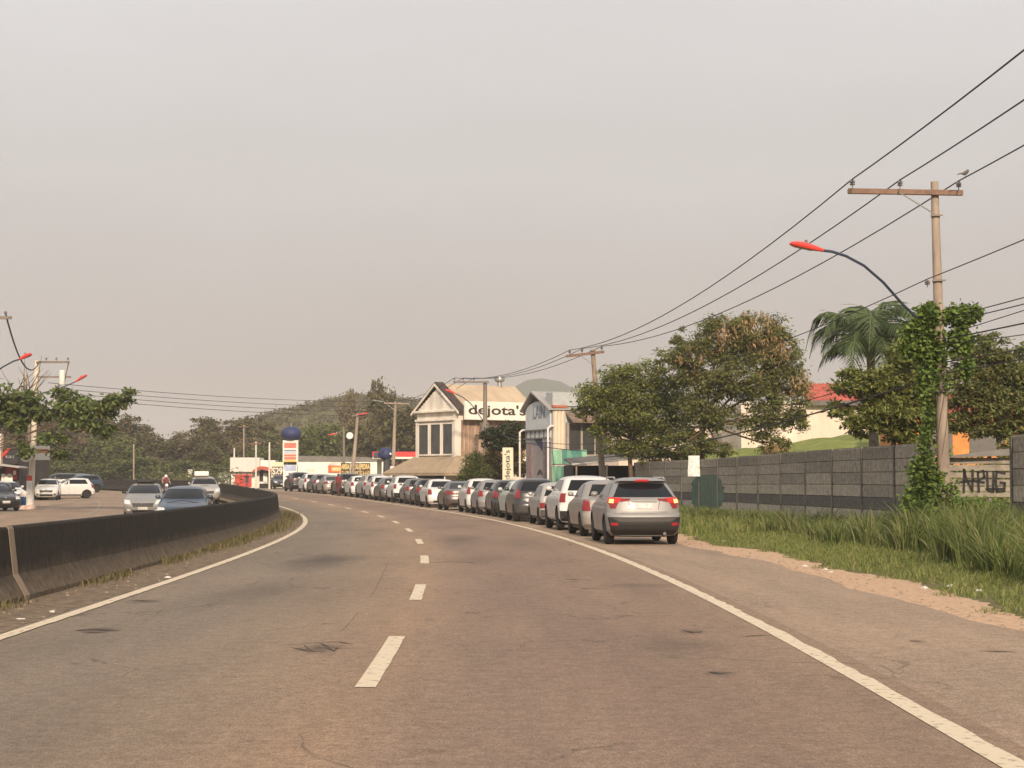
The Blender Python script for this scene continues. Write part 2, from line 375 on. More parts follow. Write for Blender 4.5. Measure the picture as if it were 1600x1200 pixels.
for pix, w in (([(445, 1008), (470, 1007), (500, 1004), (530, 1003), (552, 1007)], .020), ([(452, 1012), (475, 1016), (490, 1020)], .022), ([(475, 1008), (480, 1014), (492, 1018), (512, 1019)], .018), ([(500, 1005), (512, 1010), (520, 1018), (528, 1012)], .022), ([(118, 986), (150, 983), (190, 986)], .10), ([(130, 988), (165, 989)], .06), ([(200, 938), (255, 940)], .07),
               ([(1156, 995), (1190, 993), (1232, 994)], .030), ([(1066, 985), (1082, 989), (1096, 987)], .035), ([(1104, 1050), (1122, 1053), (1150, 1051)], .030), ([(878, 905), (930, 907)], .05), ([(908, 919), (962, 921)], .04), ([(662, 880), (705, 878), (745, 879)], .07), ([(1420, 1002), (1442, 1002)], .07), ([(1532, 1018), (1592, 1019)], .045),
               ([(606, 880), (590, 915), (578, 934)], .004), ([(560, 957), (545, 975), (530, 990)], .004), ([(410, 905), (385, 919)], .005), ([(350, 938), (320, 951)], .005)):
    crack(pix, w)
# hills
def hill(name, cx, cy, w, d, hgt, m, seed, ridge=(), wob=.035):
    rng = np.random.RandomState(seed); nx, ny = 90, 40
    xs = np.linspace(-1, 1, nx); ys = np.linspace(-1, 1, ny); A, B = np.meshgrid(xs, ys)
    prof = np.interp(xs, [r[0] for r in ridge], [r[1] for r in ridge])
    Zp = prof[None, :] * np.clip(1 - B**2, 0, 1)**.8 * hgt
    nz = sum(np.sin(A*k*3+rng.rand()*9)*np.cos(B*k*2.3+rng.rand()*9)/k for k in (2, 3, 5, 8, 13))
    Zp = Zp * (1 + wob*nz) - 1
    v = np.stack([cx + A*w/2, cy + B*d/2, Zp], -1).reshape(-1, 3)
    f = [(j*nx+i, j*nx+i+1, (j+1)*nx+i+1, (j+1)*nx+i) for j in range(ny-1) for i in range(nx-1)]
    return tag(mk(name, v, f, m, smooth=True), kind='structure')
hill_m = mat('hill_scrub', (.115, .105, .05), .95, var=.3, sc=.02, dark=(.045, .055, .025), bump=1, bsc=.3, spec=.05)
far_m = mat('far_hill_forest', (.05, .07, .035), .95, var=.2, sc=.004, spec=.05)
H1 = 470
hill('hill', PX(540, H1 + 60), H1 + 60, 110, 150, 25.5, hill_m, 3, [(-1, 0), (-.9, .08), (-.78, .22), (-.65, .45), (-.46, .67), (-.33, .81), (-.2, .885), (-.07, .96), (.07, 1), (.2, 1), (.33, .93), (.52, .9), (1, .6)])
H2 = 1700
hill('far_hill', PX(846, H2 + 300), H2 + 300, 210, 560, 108, far_m, 5, [(-1, .35), (-.6, .62), (-.35, .88), (-.15, .985), (0, 1), (.2, .97), (.4, .86), (.7, .66), (1, .4)], .012)

# ------------------------------------------------------------------ median barrier
def stained_concrete(name, top, low, z0, z1, streak=.5):
    m = bpy.data.materials.new(name); m.use_nodes = True; nt = m.node_tree; N, L = nt.nodes, nt.links; b = N['Principled BSDF']
    b.inputs['Roughness'].default_value = .9; b.inputs['Specular IOR Level'].default_value = .2
    tc = N.new('ShaderNodeTexCoord'); sep = N.new('ShaderNodeSeparateXYZ'); L.new(tc.outputs['Object'], sep.inputs[0])
    mp = N.new('ShaderNodeMapping'); mp.inputs['Scale'].default_value = (2.2, 2.2, .22); L.new(tc.outputs['Object'], mp.inputs[0])
    no = N.new('ShaderNodeTexNoise'); no.inputs['Scale'].default_value = 2.0; no.inputs['Detail'].default_value = 8; no.inputs['Roughness'].default_value = .7; L.new(mp.outputs[0], no.inputs['Vector'])
    ad = N.new('ShaderNodeMath'); ad.operation = 'MULTIPLY_ADD'; ad.inputs[1].default_value = -streak; L.new(no.outputs['Fac'], ad.inputs[0]); L.new(sep.outputs['Z'], ad.inputs[2])
    mr = N.new('ShaderNodeMapRange'); mr.inputs['From Min'].default_value = z0 - streak*.5; mr.inputs['From Max'].default_value = z1 - streak*.5; L.new(ad.outputs[0], mr.inputs['Value'])
    mx = N.new('ShaderNodeMix'); mx.data_type = 'RGBA'; mx.inputs['A'].default_value = (*low, 1); mx.inputs['B'].default_value = (*top, 1); L.new(mr.outputs[0], mx.inputs['Factor'])
    n2 = N.new('ShaderNodeTexNoise'); n2.inputs['Scale'].default_value = 9; n2.inputs['Detail'].default_value = 7; L.new(tc.outputs['Object'], n2.inputs['Vector'])
    c2 = N.new('ShaderNodeValToRGB'); c2.color_ramp.elements[0].color = (.65, .65, .65, 1); c2.color_ramp.elements[1].color = (1.3, 1.28, 1.25, 1); c2.color_ramp.elements[0].position = .3; c2.color_ramp.elements[1].position = .7; L.new(n2.outputs['Fac'], c2.inputs[0])
    m2 = N.new('ShaderNodeMix'); m2.data_type = 'RGBA'; m2.blend_type = 'MULTIPLY'; m2.inputs['Factor'].default_value = 1; L.new(mx.outputs['Result'], m2.inputs['A']); L.new(c2.outputs[0], m2.inputs['B'])
    L.new(m2.outputs['Result'], b.inputs['Base Color'])
    bp = N.new('ShaderNodeBump'); bp.inputs['Strength'].default_value = .4; bp.inputs['Distance'].default_value = .02; L.new(n2.outputs['Fac'], bp.inputs['Height']); L.new(bp.outputs[0], b.inputs['Normal'])
    return m
bar_m = stained_concrete('barrier_sooty_concrete', (.026, .021, .0165), (.125, .095, .066), .10, .50, .45)
mortar_m = mat('barrier_joint_mortar', (.235, .18, .125), .9, var=.15, sc=8)
BPROF = [(.32, -.06), (.32, .07), (.17, .34), (.10, .92), (.08, .95), (-.08, .95), (-.10, .92), (-.17, .34), (-.32, .07), (-.32, -.30)]
def barrier_piece(name, s0, s1, prof, m, parent, cen, ds=1.0):
    n = max(1, int((s1-s0)/ds)); k = len(prof); vs, fs = [], []
    for i in range(n+1):
        s = s0 + (s1-s0)*i/n
        for (o, z) in prof: vs.append(rp(s, cen(s)+o, z))
    for i in range(n):
        for j in range(k): fs.append((i*k+j, i*k+(j+1) % k, (i+1)*k+(j+1) % k, (i+1)*k+j)[::-1])
    fs.append(tuple(range(k))); fs.append(tuple(n*k+j for j in range(k))[::-1])
    return mk(name, vs, fs, m, parent)
bar = empty('concrete_barrier', (0, 0, 0), 0, 'dark soot-stained concrete median barrier curving between the two carriageways', 'barrier')
bc = lambda s: BF(s) - .32
sj = 12.6; cuts = [-21, -9.5, 1.5, sj] + [sj + 11.3*i for i in range(1, 22)]
for a, b_ in zip(cuts[:-1], cuts[1:]):
    barrier_piece('segment', a + .03, b_ - .03, BPROF, bar_m, bar, bc)
mp_ = [(o*1.02 + (.006 if o > 0 else -.006), z + (.006 if z > .9 else 0)) for o, z in BPROF]
barrier_piece('mortar_joint', sj - .16, sj + .10, mp_, mortar_m, bar, bc, .13)

# low wall on the outer side of the bend, far away
farw = empty('roadside_wall', (0, 0, 0), 0, 'long low dark wall along the far outer side of the bend', 'wall')
farw_m = mat('far_wall_dark', (.055, .045, .036), .9, var=.3, sc=1.5)
for i in range(11):
    a = 214 + i*11
    barrier_piece('segment', a + .05, a + 10.95, [(.15, -.1), (.13, .95), (-.13, .95), (-.15, -.1)], farw_m, farw, lambda s: 5.6)
# ------------------------------------------------------------------ cars
def paint(name, col, metal=.0, rough=.32):
    return mat('car_paint_' + name, col, rough, metal, var=.05, sc=1.5, spec=.5, coat=.35)
glass_m = mat('car_glass_tinted', (.009, .010, .012), .10, 0, var=0, spec=.25)
tyre_m = mat('tyre_rubber', (.016, .015, .014), .85, var=.3, sc=12)
rim_m = mat('wheel_rim_alloy', (.32, .31, .30), .35, .7, var=.1)
dark_m = mat('car_black_plastic', (.020, .019, .018), .6, var=.2, sc=6)
lamp_red = mat('tail_lamp_red', (.20, .012, .012), .2, var=.1, sc=20, coat=.5)
lamp_on = mat('tail_lamp_lit', (.32, .018, .015), .3, var=0, emit=(1, .04, .02), es=.16)
lamp_hi = mat('tail_lamp_lit_core', (.9, .5, .2), .3, var=0, emit=(1, .38, .10), es=.9)
lamp_white = mat('head_lamp_clear', (.62, .62, .60), .12, .2, var=.2, sc=20, coat=.5)
head_on = mat('head_lamp_lit', (.9, .85, .7), .2, var=0, emit=(1, .88, .65), es=.45)
plate_m = mat('licence_plate_grey', (.50, .49, .46), .5, var=.25, sc=18)
chrome_m = mat('chrome_trim', (.6, .6, .6), .15, 1, var=0)
refl_m = mat('reflector_red', (.30, .02, .025), .25, var=0)

# profiles: (z, inset from the end); widths: (z, half width)
def spec(L, W, Hh, r, wb, rear, front, wid, belt, roof, rr=.34, rf=.55, **k):
    return dict(L=L, W=W, H=Hh, r=r, wb=wb, rear=rear, front=front, wid=wid, belt=belt, roof=roof, rr=rr, rf=rf, **k)
CT = {}
CT['crossover'] = spec(4.30, 1.78, 1.60, .335, 2.61,
    [(.24,.20),(.36,.04),(.50,.0),(.66,.01),(.73,.05),(.76,.10),(.90,.13),(1.05,.17),(1.12,.22),(1.20,.32),(1.46,.66),(1.52,.52),(1.56,.62),(1.60,1.0)],
    [(.22,.25),(.40,.05),(.55,0),(.72,.05),(.85,.20),(.95,.55),(1.02,1.0),(1.08,1.22),(1.30,1.62),(1.48,1.98),(1.56,2.3),(1.60,2.6)],
    [(.22,.78),(.34,.87),(.60,.89),(.85,.885),(1.02,.86),(1.12,.82),(1.30,.74),(1.46,.655),(1.54,.58),(1.585,.44),(1.60,.30)], 1.10, 1.47)
CT['sedan_tall'] = spec(4.25, 1.74, 1.53, .31, 2.62,
    [(.22,.16),(.34,.02),(.55,0),(.62,.03),(.80,.06),(.98,.08),(1.03,.16),(1.06,.50),(1.10,.60),(1.25,.78),(1.42,1.02),(1.49,1.3),(1.53,1.7)],
    [(.20,.2),(.38,.03),(.55,0),(.70,.05),(.82,.22),(.92,.6),(.98,1.05),(1.04,1.25),(1.25,1.6),(1.42,1.95),(1.49,2.2),(1.53,2.5)],
    [(.20,.76),(.32,.84),(.60,.865),(.85,.86),(1.0,.83),(1.06,.80),(1.25,.72),(1.42,.63),(1.49,.52),(1.53,.3)], 1.05, 1.43, rr=.26)
CT['suv'] = spec(4.30, 1.82, 1.66, .35, 2.67,
    [(.28,.18),(.40,.03),(.60,0),(.70,.04),(.76,.09),(1.0,.11),(1.14,.13),(1.22,.17),(1.40,.27),(1.54,.38),(1.60,.52),(1.64,.8),(1.66,1.1)],
    [(.26,.22),(.45,.04),(.65,0),(.82,.05),(.95,.22),(1.04,.65),(1.10,1.1),(1.15,1.28),(1.35,1.58),(1.52,1.85),(1.61,2.1),(1.66,2.4)],
    [(.26,.80),(.38,.90),(.65,.915),(.95,.90),(1.12,.86),(1.20,.82),(1.38,.76),(1.53,.70),(1.60,.62),(1.64,.48),(1.66,.3)], 1.18, 1.55, rr=.26)
CT['box_hatch'] = spec(3.68, 1.56, 1.45, .285, 2.36,
    [(.24,.10),(.32,.0),(.52,.0),(.55,.05),(.80,.06),(.92,.08),(1.0,.11),(1.20,.22),(1.34,.33),(1.40,.42),(1.43,.6),(1.45,.9)],
    [(.22,.15),(.36,.02),(.52,0),(.66,.03),(.76,.12),(.84,.5),(.90,.95),(.95,1.10),(1.15,1.4),(1.34,1.72),(1.41,1.95),(1.45,2.2)],
    [(.22,.70),(.32,.765),(.60,.78),(.85,.77),(.95,.745),(1.15,.68),(1.33,.62),(1.39,.56),(1.43,.44),(1.45,.28)], .96, 1.34, rr=.16, rf=.35)
CT['hatch'] = spec(3.85, 1.68, 1.52, .305, 2.46,
    [(.23,.16),(.35,.02),(.55,0),(.66,.04),(.72,.10),(.90,.12),(1.03,.15),(1.10,.22),(1.25,.34),(1.40,.46),(1.47,.52),(1.50,.75),(1.52,1.05)],
    [(.21,.2),(.38,.03),(.54,0),(.70,.05),(.82,.2),(.92,.55),(.99,.95),(1.04,1.10),(1.25,1.45),(1.42,1.80),(1.49,2.05),(1.52,2.3)],
    [(.21,.74),(.33,.82),(.60,.84),(.85,.835),(1.0,.81),(1.08,.775),(1.25,.71),(1.40,.635),(1.46,.56),(1.50,.42),(1.52,.28)], 1.07, 1.42, rr=.32)
CT['sedan'] = spec(4.45, 1.72, 1.47, .31, 2.58,
    [(.22,.18),(.34,.03),(.52,0),(.66,.03),(.72,.07),(.92,.09),(1.0,.12),(1.04,.25),(1.06,.55),(1.09,.68),(1.22,.98),(1.36,1.35),(1.43,1.65),(1.47,2.0)],
    [(.20,.22),(.36,.04),(.52,0),(.66,.06),(.78,.25),(.88,.7),(.94,1.1),(1.0,1.28),(1.2,1.68),(1.36,2.05),(1.43,2.3),(1.47,2.6)],
    [(.20,.76),(.32,.84),(.60,.86),(.82,.855),(.96,.83),(1.04,.79),(1.2,.70),(1.36,.60),(1.43,.48),(1.47,.28)], 1.03, 1.37, rr=.36)
CT['minivan'] = spec(3.95, 1.70, 1.58, .305, 2.52,
    [(.23,.18),(.36,.03),(.55,0),(.68,.03),(.74,.08),(.95,.10),(1.05,.13),(1.12,.19),(1.30,.36),(1.46,.54),(1.53,.62),(1.56,.85),(1.58,1.1)],
    [(.21,.2),(.40,.03),(.58,0),(.74,.06),(.88,.25),(.98,.55),(1.05,.82),(1.10,.95),(1.30,1.32),(1.48,1.75),(1.55,2.05),(1.58,2.35)],
    [(.21,.75),(.34,.83),(.62,.85),(.88,.845),(1.04,.82),(1.12,.78),(1.30,.715),(1.46,.64),(1.53,.55),(1.565,.42),(1.58,.28)], 1.10, 1.48, rr=.36)
CT['pickup_suv'] = spec(4.70, 1.88, 1.80, .38, 2.84,
    [(.34,.15),(.46,.0),(.66,.0),(.74,.08),(1.0,.10),(1.22,.13),(1.30,.17),(1.50,.28),(1.66,.40),(1.74,.6),(1.80,1.1)],
    [(.32,.25),(.50,.04),(.72,0),(.90,.05),(1.04,.2),(1.14,.8),(1.19,1.25),(1.24,1.4),(1.45,1.7),(1.64,2.0),(1.74,2.25),(1.80,2.6)],
    [(.32,.82),(.46,.92),(.72,.94),(1.0,.925),(1.20,.89),(1.28,.85),(1.48,.78),(1.65,.70),(1.73,.6),(1.78,.45),(1.80,.3)], 1.26, 1.66, rr=.3)

class Body:
    def __init__(s, d):
        s.d = d; s.hl = d['L']/2
        g = lambda k: (np.array([p[0] for p in d[k]]), np.array([p[1] for p in d[k]]))
        s.rz, s.rv = g('rear'); s.fz, s.fv = g('front'); s.wz, s.wv = g('wid')
        s.n = 3.2
    def xr(s, z): return -s.hl + float(np.interp(z, s.rz, s.rv))
    def xf(s, z): return s.hl - float(np.interp(z, s.fz, s.fv))
    def w(s, z): return float(np.interp(z, s.wz, s.wv))
    def rads(s, z):
        a, b = s.xr(z), s.xf(z); k = min(1, (b - a) / (s.d['rr'] + s.d['rf'] + .05))
        return s.d['rr']*k, s.d['rf']*k
    def sup(s, g): return 1 - max(0.0, 1 - abs(g)**s.n)**(1/s.n)
    def rear(s, t, z):                      # t: -1 (right) .. 1 (left); beyond 1 runs on along the side
        rr, rf = s.rads(z); w = s.w(z); return Vector((s.xr(z) + rr*s.sup(t), t*w, z))
    def front(s, t, z):
        rr, rf = s.rads(z); w = s.w(z); return Vector((s.xf(z) - rf*s.sup(t), t*w, z))
    def side(s, x, z, sg):
        rr, rf = s.rads(z); w = s.w(z); a, b = s.xr(z), s.xf(z)
        def hw(q, r):
            u = min(1, max(0, q/r)); return max(0, 1 - (1-u)**s.n)**(1/s.n)
        k = hw(x - a, rr) if x < a + rr else (hw(b - x, rf) if x > b - rf else 1)
        return Vector((x, sg*w*k, z))
    def ring(s, z, nr=17, ns=14, nf=13):
        pts = []
        for i in range(nr): pts.append(s.rear(math.sin((-1 + 2*i/(nr-1))*math.pi/2), z))
        rr, rf = s.rads(z); a, b, w = s.xr(z) + rr, s.xf(z) - rf, s.w(z)
        for i in range(1, ns): pts.append(Vector((a + (b-a)*i/ns, w, z)))
        for i in range(nf): pts.append(s.front(math.sin((1 - 2*i/(nf-1))*math.pi/2), z))
        for i in range(1, ns): pts.append(Vector((b + (a-b)*i/ns, -w, z)))
        return pts
    def patch(s, kind, corners, d=.006, nu=6, nv=4, sg=1):
        """corners: bottom-start, bottom-end, top-end, top-start in surface coordinates"""
        f = {'rear': s.rear, 'front': s.front, 'side': lambda x, z: s.side(x, z, sg)}[kind]
        c = [Vector((p[0], p[1])) for p in corners]
        gp = [[None]*(nu+1) for _ in range(nv+1)]
        for j in range(nv+1):
            for i in range(nu+1):
                u, v = i/nu, j/nv
                q = (c[0]*(1-u) + c[1]*u)*(1-v) + (c[3]*(1-u) + c[2]*u)*v
                gp[j][i] = f(q.x, q.y)
        vs, fs = [], []; W_ = nu+1
        nrm = []
        for j in range(nv+1):
            for i in range(nu+1):
                du = gp[j][min(i+1, nu)] - gp[j][max(i-1, 0)]; dv = gp[min(j+1, nv)][i] - gp[max(j-1, 0)][i]
                n = du.cross(dv)
                if n.length < 1e-9: n = Vector((0, 0, 1))
                n.normalize()
                ref = {'rear': Vector((-1, 0, .15)), 'front': Vector((1, 0, .15)), 'side': Vector((0, sg, .1))}[kind]
                if n.dot(ref) < 0: n = -n
                nrm.append(n); vs.append(gp[j][i] + n*d)
        for j in range(nv):
            for i in range(nu): fs.append((j*W_+i, j*W_+i+1, (j+1)*W_+i+1, (j+1)*W_+i))
        edge = list(range(W_)) + [j*W_+nu for j in range(1, nv+1)] + [nv*W_+i for i in range(nu-1, -1, -1)] + [j*W_ for j in range(nv-1, 0, -1)]
        base = len(vs)
        for e in edge: vs.append(vs[e] - nrm[e]*(d + .02))
        m = len(edge)
        for k in range(m): fs.append((edge[k], base+k, base+(k+1) % m, edge[(k+1) % m]))
        q = fs[0]; n0 = (Vector(vs[q[1]])-Vector(vs[q[0]])).cross(Vector(vs[q[2]])-Vector(vs[q[0]]))
        if n0.dot(nrm[0]) < 0: fs = [t[::-1] for t in fs]
        return vs, fs

def wheel_meshes(r, w=.20):
    t = MB(); t.lathe([(r*.62, -w/2), (r*.90, -w/2), (r*.985, -w*.36), (r, -w*.15), (r, w*.15), (r*.985, w*.36), (r*.90, w/2), (r*.62, w/2)], 20, axis='Y')
    k = MB(); k.lathe([(r*.64, -w*.3), (r*.64, w*.40), (r*.58, w*.47), (r*.54, w*.30), (r*.20, w*.36), (r*.12, w*.46), (.01, w*.46)], 20, axis='Y')
    for a in range(5):
        q = a*2*math.pi/5
        k.box((math.cos(q)*r*.36, w*.37, math.sin(q)*r*.36), (r*.46, .03, r*.13), M=Matrix.Rotation(-q, 3, 'Y'))
    return t, k

CARS = {}
def car_proto(ct, body_mat, o=None):
    o = o or {}
    d = CT[ct]; B = Body(d); hl = d['L']/2; Hh = d['H']; belt, roof = d['belt'], d['roof']
    root = empty('car')
    zs = sorted(set([round(float(z), 3) for z in np.concatenate([B.rz, B.fz, B.wz])]))
    rings = [B.ring(z) for z in zs]; n = len(rings[0]); vs, fs = [], []
    for r_ in rings: vs += r_
    for j in range(len(rings)-1):
        for i in range(n): fs.append((j*n+i, j*n+(i+1) % n, (j+1)*n+(i+1) % n, (j+1)*n+i))
    def cap(j, up):
        ids = list(range(j*n, j*n+n)); c = sum((vs[i] for i in ids), Vector())/n
        if up: c.z += .012
        vs.append(c); k = len(vs)-1
        for a in range(n):
            q = (ids[a], ids[(a+1) % n], k); fs.append(q if up else q[::-1])
    cap(len(rings)-1, True); cap(0, False)
    body = mk('body', [v[:] for v in vs], [f[::-1] for f in fs], [body_mat, dark_m], root)
    bm = bmesh.new(); bm.from_mesh(body.data); bmesh.ops.recalc_face_normals(bm, faces=bm.faces[:]); bm.to_mesh(body.data); bm.free()
    # wheel arches cut through the body
    cut = MB(); r = d['r']; ax = (-d['wb']/2 - .02 + (0), d['wb']/2 + .02)
    for x in ax: cut.lathe([(r*1.20, -1.2), (r*1.20, 1.2)], 24, c=(x, 0, r*1.02), axis='Y')
    co = cut.build('cutter', dark_m)
    bm = bmesh.new(); bm.from_mesh(co.data); bmesh.ops.recalc_face_normals(bm, faces=bm.faces[:]); bm.to_mesh(co.data); bm.free()
    md = body.modifiers.new('b', 'BOOLEAN'); md.operation = 'DIFFERENCE'; md.object = co; md.solver = 'EXACT'
    try: md.material_mode = 'TRANSFER'
    except Exception: pass
    dg = bpy.context.evaluated_depsgraph_get(); dg.update()
    me = bpy.data.meshes.new_from_object(body.evaluated_get(dg)); body.modifiers.clear()
    body.data = me; me.name = 'body'; me.shade_smooth(); me.set_sharp_from_angle(angle=R_(34))
    if len(me.materials) < 2: me.materials.append(dark_m)
    bpy.data.objects.remove(co)
    # dark hollow behind the wheels
    def pt(name, kind, c, m, d_=.006, parent=root, sg=1, nu=6, nv=4):
        v, f = B.patch(kind, c, d_, nu, nv, sg); return mk(name, v, f, m, parent, True, 40)
    und = MB(); und.box((0, 0, .30), (d['L']-.5, d['W']*.62, .22)); und.build('underbody', dark_m, root)
    # glass
    tb = {'box_hatch': .86, 'crossover': .88}.get(ct, .80)
    rw0 = belt + (.03 if ct not in ('sedan', 'sedan_tall') else .045)
    pt('rear_window', 'rear', [(-tb, rw0), (tb, rw0), (tb*.93, roof-.02), (-tb*.93, roof-.02)], glass_m, nu=10)
    pt('windshield', 'front', [(-.90, belt+.03), (.90, belt+.03), (.88, roof-.0), (-.88, roof-.0)], glass_m, nu=10)
    for sg in (1, -1):
        zb, zt = belt + .015, roof - .015
        xf0, xf1 = B.xf(zb) - .30, B.xf(zt) - .16
        xr0, xr1 = B.xr(zb) + .34, B.xr(zt) + .26
        mid = .06
        pt('side_window', 'side', [(mid+.05, zb), (xf0-.05, zb), (xf1-.02, zt), (mid+.05, zt)], glass_m, sg=sg)
        pt('side_window', 'side', [(xr0+.04, zb), (mid-.05, zb), (mid-.05, zt), (xr1+.04, zt)], glass_m, sg=sg)
        # door lines, handles and sill
        for hx in (mid + .18, mid - .82):
            p = B.side(hx, belt-.13, sg); h = MB(); h.box(p + Vector((0, sg*.012, 0)), (.17, .035, .03), bev=.008); h.build('door_handle', body_mat, root)
        for lx in (mid, mid + 1.02):
            pt('door_seam', 'side', [(lx-.006, .34), (lx+.006, .34), (lx+.006, belt-.02), (lx-.006, belt-.02)], dark_m, .001, sg=sg, nu=1, nv=6)
        pt('sill', 'side', [(-d['wb']/2 + r*1.25, .235), (d['wb']/2 - r*1.25, .235), (d['wb']/2 - r*1.25, .31), (-d['wb']/2 + r*1.25, .31)], dark_m, .004, sg=sg, nu=6, nv=2)
        mb = MB(); p = B.side(B.xf(belt) - .48, belt + .06, sg)
        mb.box(p + Vector((-.02, sg*.13, .03)), (.10, .17, .13), bev=.035); mb.box(p + Vector((0, sg*.03, -.02)), (.05, .12, .04)); mb.build('mirror', o.get('mirror', body_mat), root, True, 50)
    # wheels
    t, k = wheel_meshes(r); tme = kme = None
    for x in ax:
        for sg in (1, -1):
            if tme is None:
                wo = t.build('wheel', tyre_m, root, True, 35); ro = k.build('rim', rim_m, wo, True, 30); tme, kme = wo.data, ro.data
            else:
                wo = bpy.data.objects.new('wheel', tme); COL.objects.link(wo); wo.parent = root
                ro = bpy.data.objects.new('rim', kme); COL.objects.link(ro); ro.parent = wo
            wo.location = (x, sg*(B.w(r*1.1) - .105), r); wo.rotation_euler = (0, 0, 0 if sg > 0 else math.pi)
    # rear
    bz = d.get('bz', .46)
    lt = lamp_on if o.get('brake') else lamp_red
    if ct == 'crossover':
        for sg in (1, -1):
            pt('tail_light', 'rear', [(sg*.70, .99), (sg*.985, 1.00), (sg*1.0, 1.125), (sg*.62, 1.105)], lt, .016)
            pt('tail_light', 'rear', [(sg*.77, .865), (sg*.90, .865), (sg*.975, 1.02), (sg*.70, 1.02)], lamp_red, .012)
            pt('tail_light', 'rear', [(sg*.40, 1.055), (sg*.66, 1.015), (sg*.66, 1.09), (sg*.40, 1.095)], lamp_red, .012)
            if o.get('brake'): pt('brake_bulb', 'rear', [(sg*.83, .985), (sg*.945, .995), (sg*.95, 1.075), (sg*.84, 1.07)], lamp_hi, .024)
            pt('reflector', 'rear', [(sg*.72, .46), (sg*.90, .47), (sg*.90, .53), (sg*.72, .52)], refl_m, .024)
            rl = MB(); rl.tube([(-1.2, sg*.60, 1.56), (-1.0, sg*.60, 1.605), (.5, sg*.585, 1.605), (.7, sg*.58, 1.56)], .018, 6); rl.build('roof_rail', chrome_m, root)
        pt('bumper_trim', 'rear', [(-.90, .245), (.90, .245), (.97, .66), (-.97, .66)], dark_m, .014, nu=14, nv=12)
        pt('bumper_cover', 'rear', [(-.70, .55), (.70, .55), (.86, .64), (-.86, .64)], mat('bumper_grey_trim', (.055, .048, .042), .6, var=.1), .026, nu=12, nv=5)
        pt('licence_plate', 'rear', [(-.22, .86), (.22, .86), (.22, .98), (-.22, .98)], plate_m, .014)
        pt('plate_garnish', 'rear', [(-.36, 1.012), (.36, 1.012), (.36, 1.026), (-.36, 1.026)], dark_m, .008)
        for sg in (1, -1):
            pt('tailgate_seam', 'rear', [(sg*.37, .84), (sg*.385, .84), (sg*.44, 1.04), (sg*.425, 1.04)], dark_m, .003, nu=1, nv=6)
        pt('tailgate_seam', 'rear', [(-.62, .775), (.62, .775), (.64, .785), (-.64, .785)], dark_m, .004, nu=12, nv=1)
        pt('brake_light', 'rear', [(-.28, 1.50), (.28, 1.50), (.26, 1.545), (-.26, 1.545)], lamp_on if o.get('brake') else lamp_red, .012)
        ex = MB(); ex.tube([(-hl+.35, -.48, .27), (-hl+.10, -.48, .27)], .04, 10); ex.build('exhaust', chrome_m, root)
    else:
        shapes = {'sedan_tall': [(.74, .70), (.985, .70), (.985, 1.0), (.80, 1.0)], 'suv': [(.80, .86), (.985, .86), (.985, 1.13), (.82, 1.13)],
                  'box_hatch': [(.70, .58), (.99, .58), (.99, .76), (.70, .76)], 'hatch': [(.74, .80), (.985, .80), (.99, 1.06), (.80, 1.03)],
                  'sedan': [(.56, .80), (.985, .80), (.985, .96), (.60, .95)], 'minivan': [(.78, .86), (.985, .86), (.985, 1.20), (.84, 1.16)], 'pickup_suv': [(.80, .90), (.985, .90), (.985, 1.2), (.84, 1.2)]}
        for sg in (1, -1):
            pt('tail_light', 'rear', [(sg*a, z) for a, z in shapes[ct]], lt, .012)
        if ct in ('suv', 'box_hatch') or o.get('dark_bumper'):
            z1 = .52 if ct == 'box_hatch' else .60
            pt('bumper_trim', 'rear', [(-.97, .30), (.97, .30), (.98, z1), (-.98, z1)], dark_m if ct == 'suv' else mat('bumper_grey_plastic', (.06, .055, .05), .65, var=.2), .014, nu=14, nv=10)
        else:
            pt('bumper_trim', 'rear', [(-.7, .28), (.7, .28), (.66, .38), (-.66, .38)], dark_m, .006, nu=8)
        pz = {'sedan_tall': .78, 'suv': .86, 'box_hatch': .64, 'hatch': .74, 'sedan': .80, 'minivan': .80, 'pickup_suv': .95}[ct]
        pt('licence_plate', 'rear', [(-.23, pz), (.23, pz), (.23, pz+.13), (-.23, pz+.13)], plate_m, .010)
        pt('badge', 'rear', [(-.05, pz+.20), (.05, pz+.20), (.05, pz+.245), (-.05, pz+.245)], chrome_m, .008, nu=2, nv=2)
    # front
    fz = {'minivan': (.66, .84), 'pickup_suv': (.80, 1.0), 'suv': (.78, .93), 'crossover': (.72, .84), 'box_hatch': (.58, .70)}.get(ct, (.64, .80))
    for sg in (1, -1):
        pt('headlight', 'front', [(sg*.60, fz[0]), (sg*.93, fz[0]+.02), (sg*.955, fz[1]+.03), (sg*.66, fz[1])], head_on if o.get('head') else lamp_white, .010)
        pt('fog_light', 'front', [(sg*.64, .38), (sg*.80, .38), (sg*.80, .46), (sg*.64, .46)], lamp_white if o.get('fog') else dark_m, .010, nu=3, nv=2)
    pt('grille', 'front', [(-.50, fz[0]-.10), (.50, fz[0]-.10), (.56, fz[0]+.06), (-.56, fz[0]+.06)], dark_m, .008)
    pt('lower_intake', 'front', [(-.52, .30), (.52, .30), (.56, .42), (-.56, .42)], dark_m, .008)
    pt('licence_plate', 'front', [(-.24, .44), (.24, .44), (.24, .56), (-.24, .56)], plate_m, .014)
    pt('badge', 'front', [(-.07, fz[0]+.07), (.07, fz[0]+.07), (.06, fz[0]+.12), (-.06, fz[0]+.12)], chrome_m, .012, nu=2, nv=2)
    if o.get('load'):
        pass
    return root

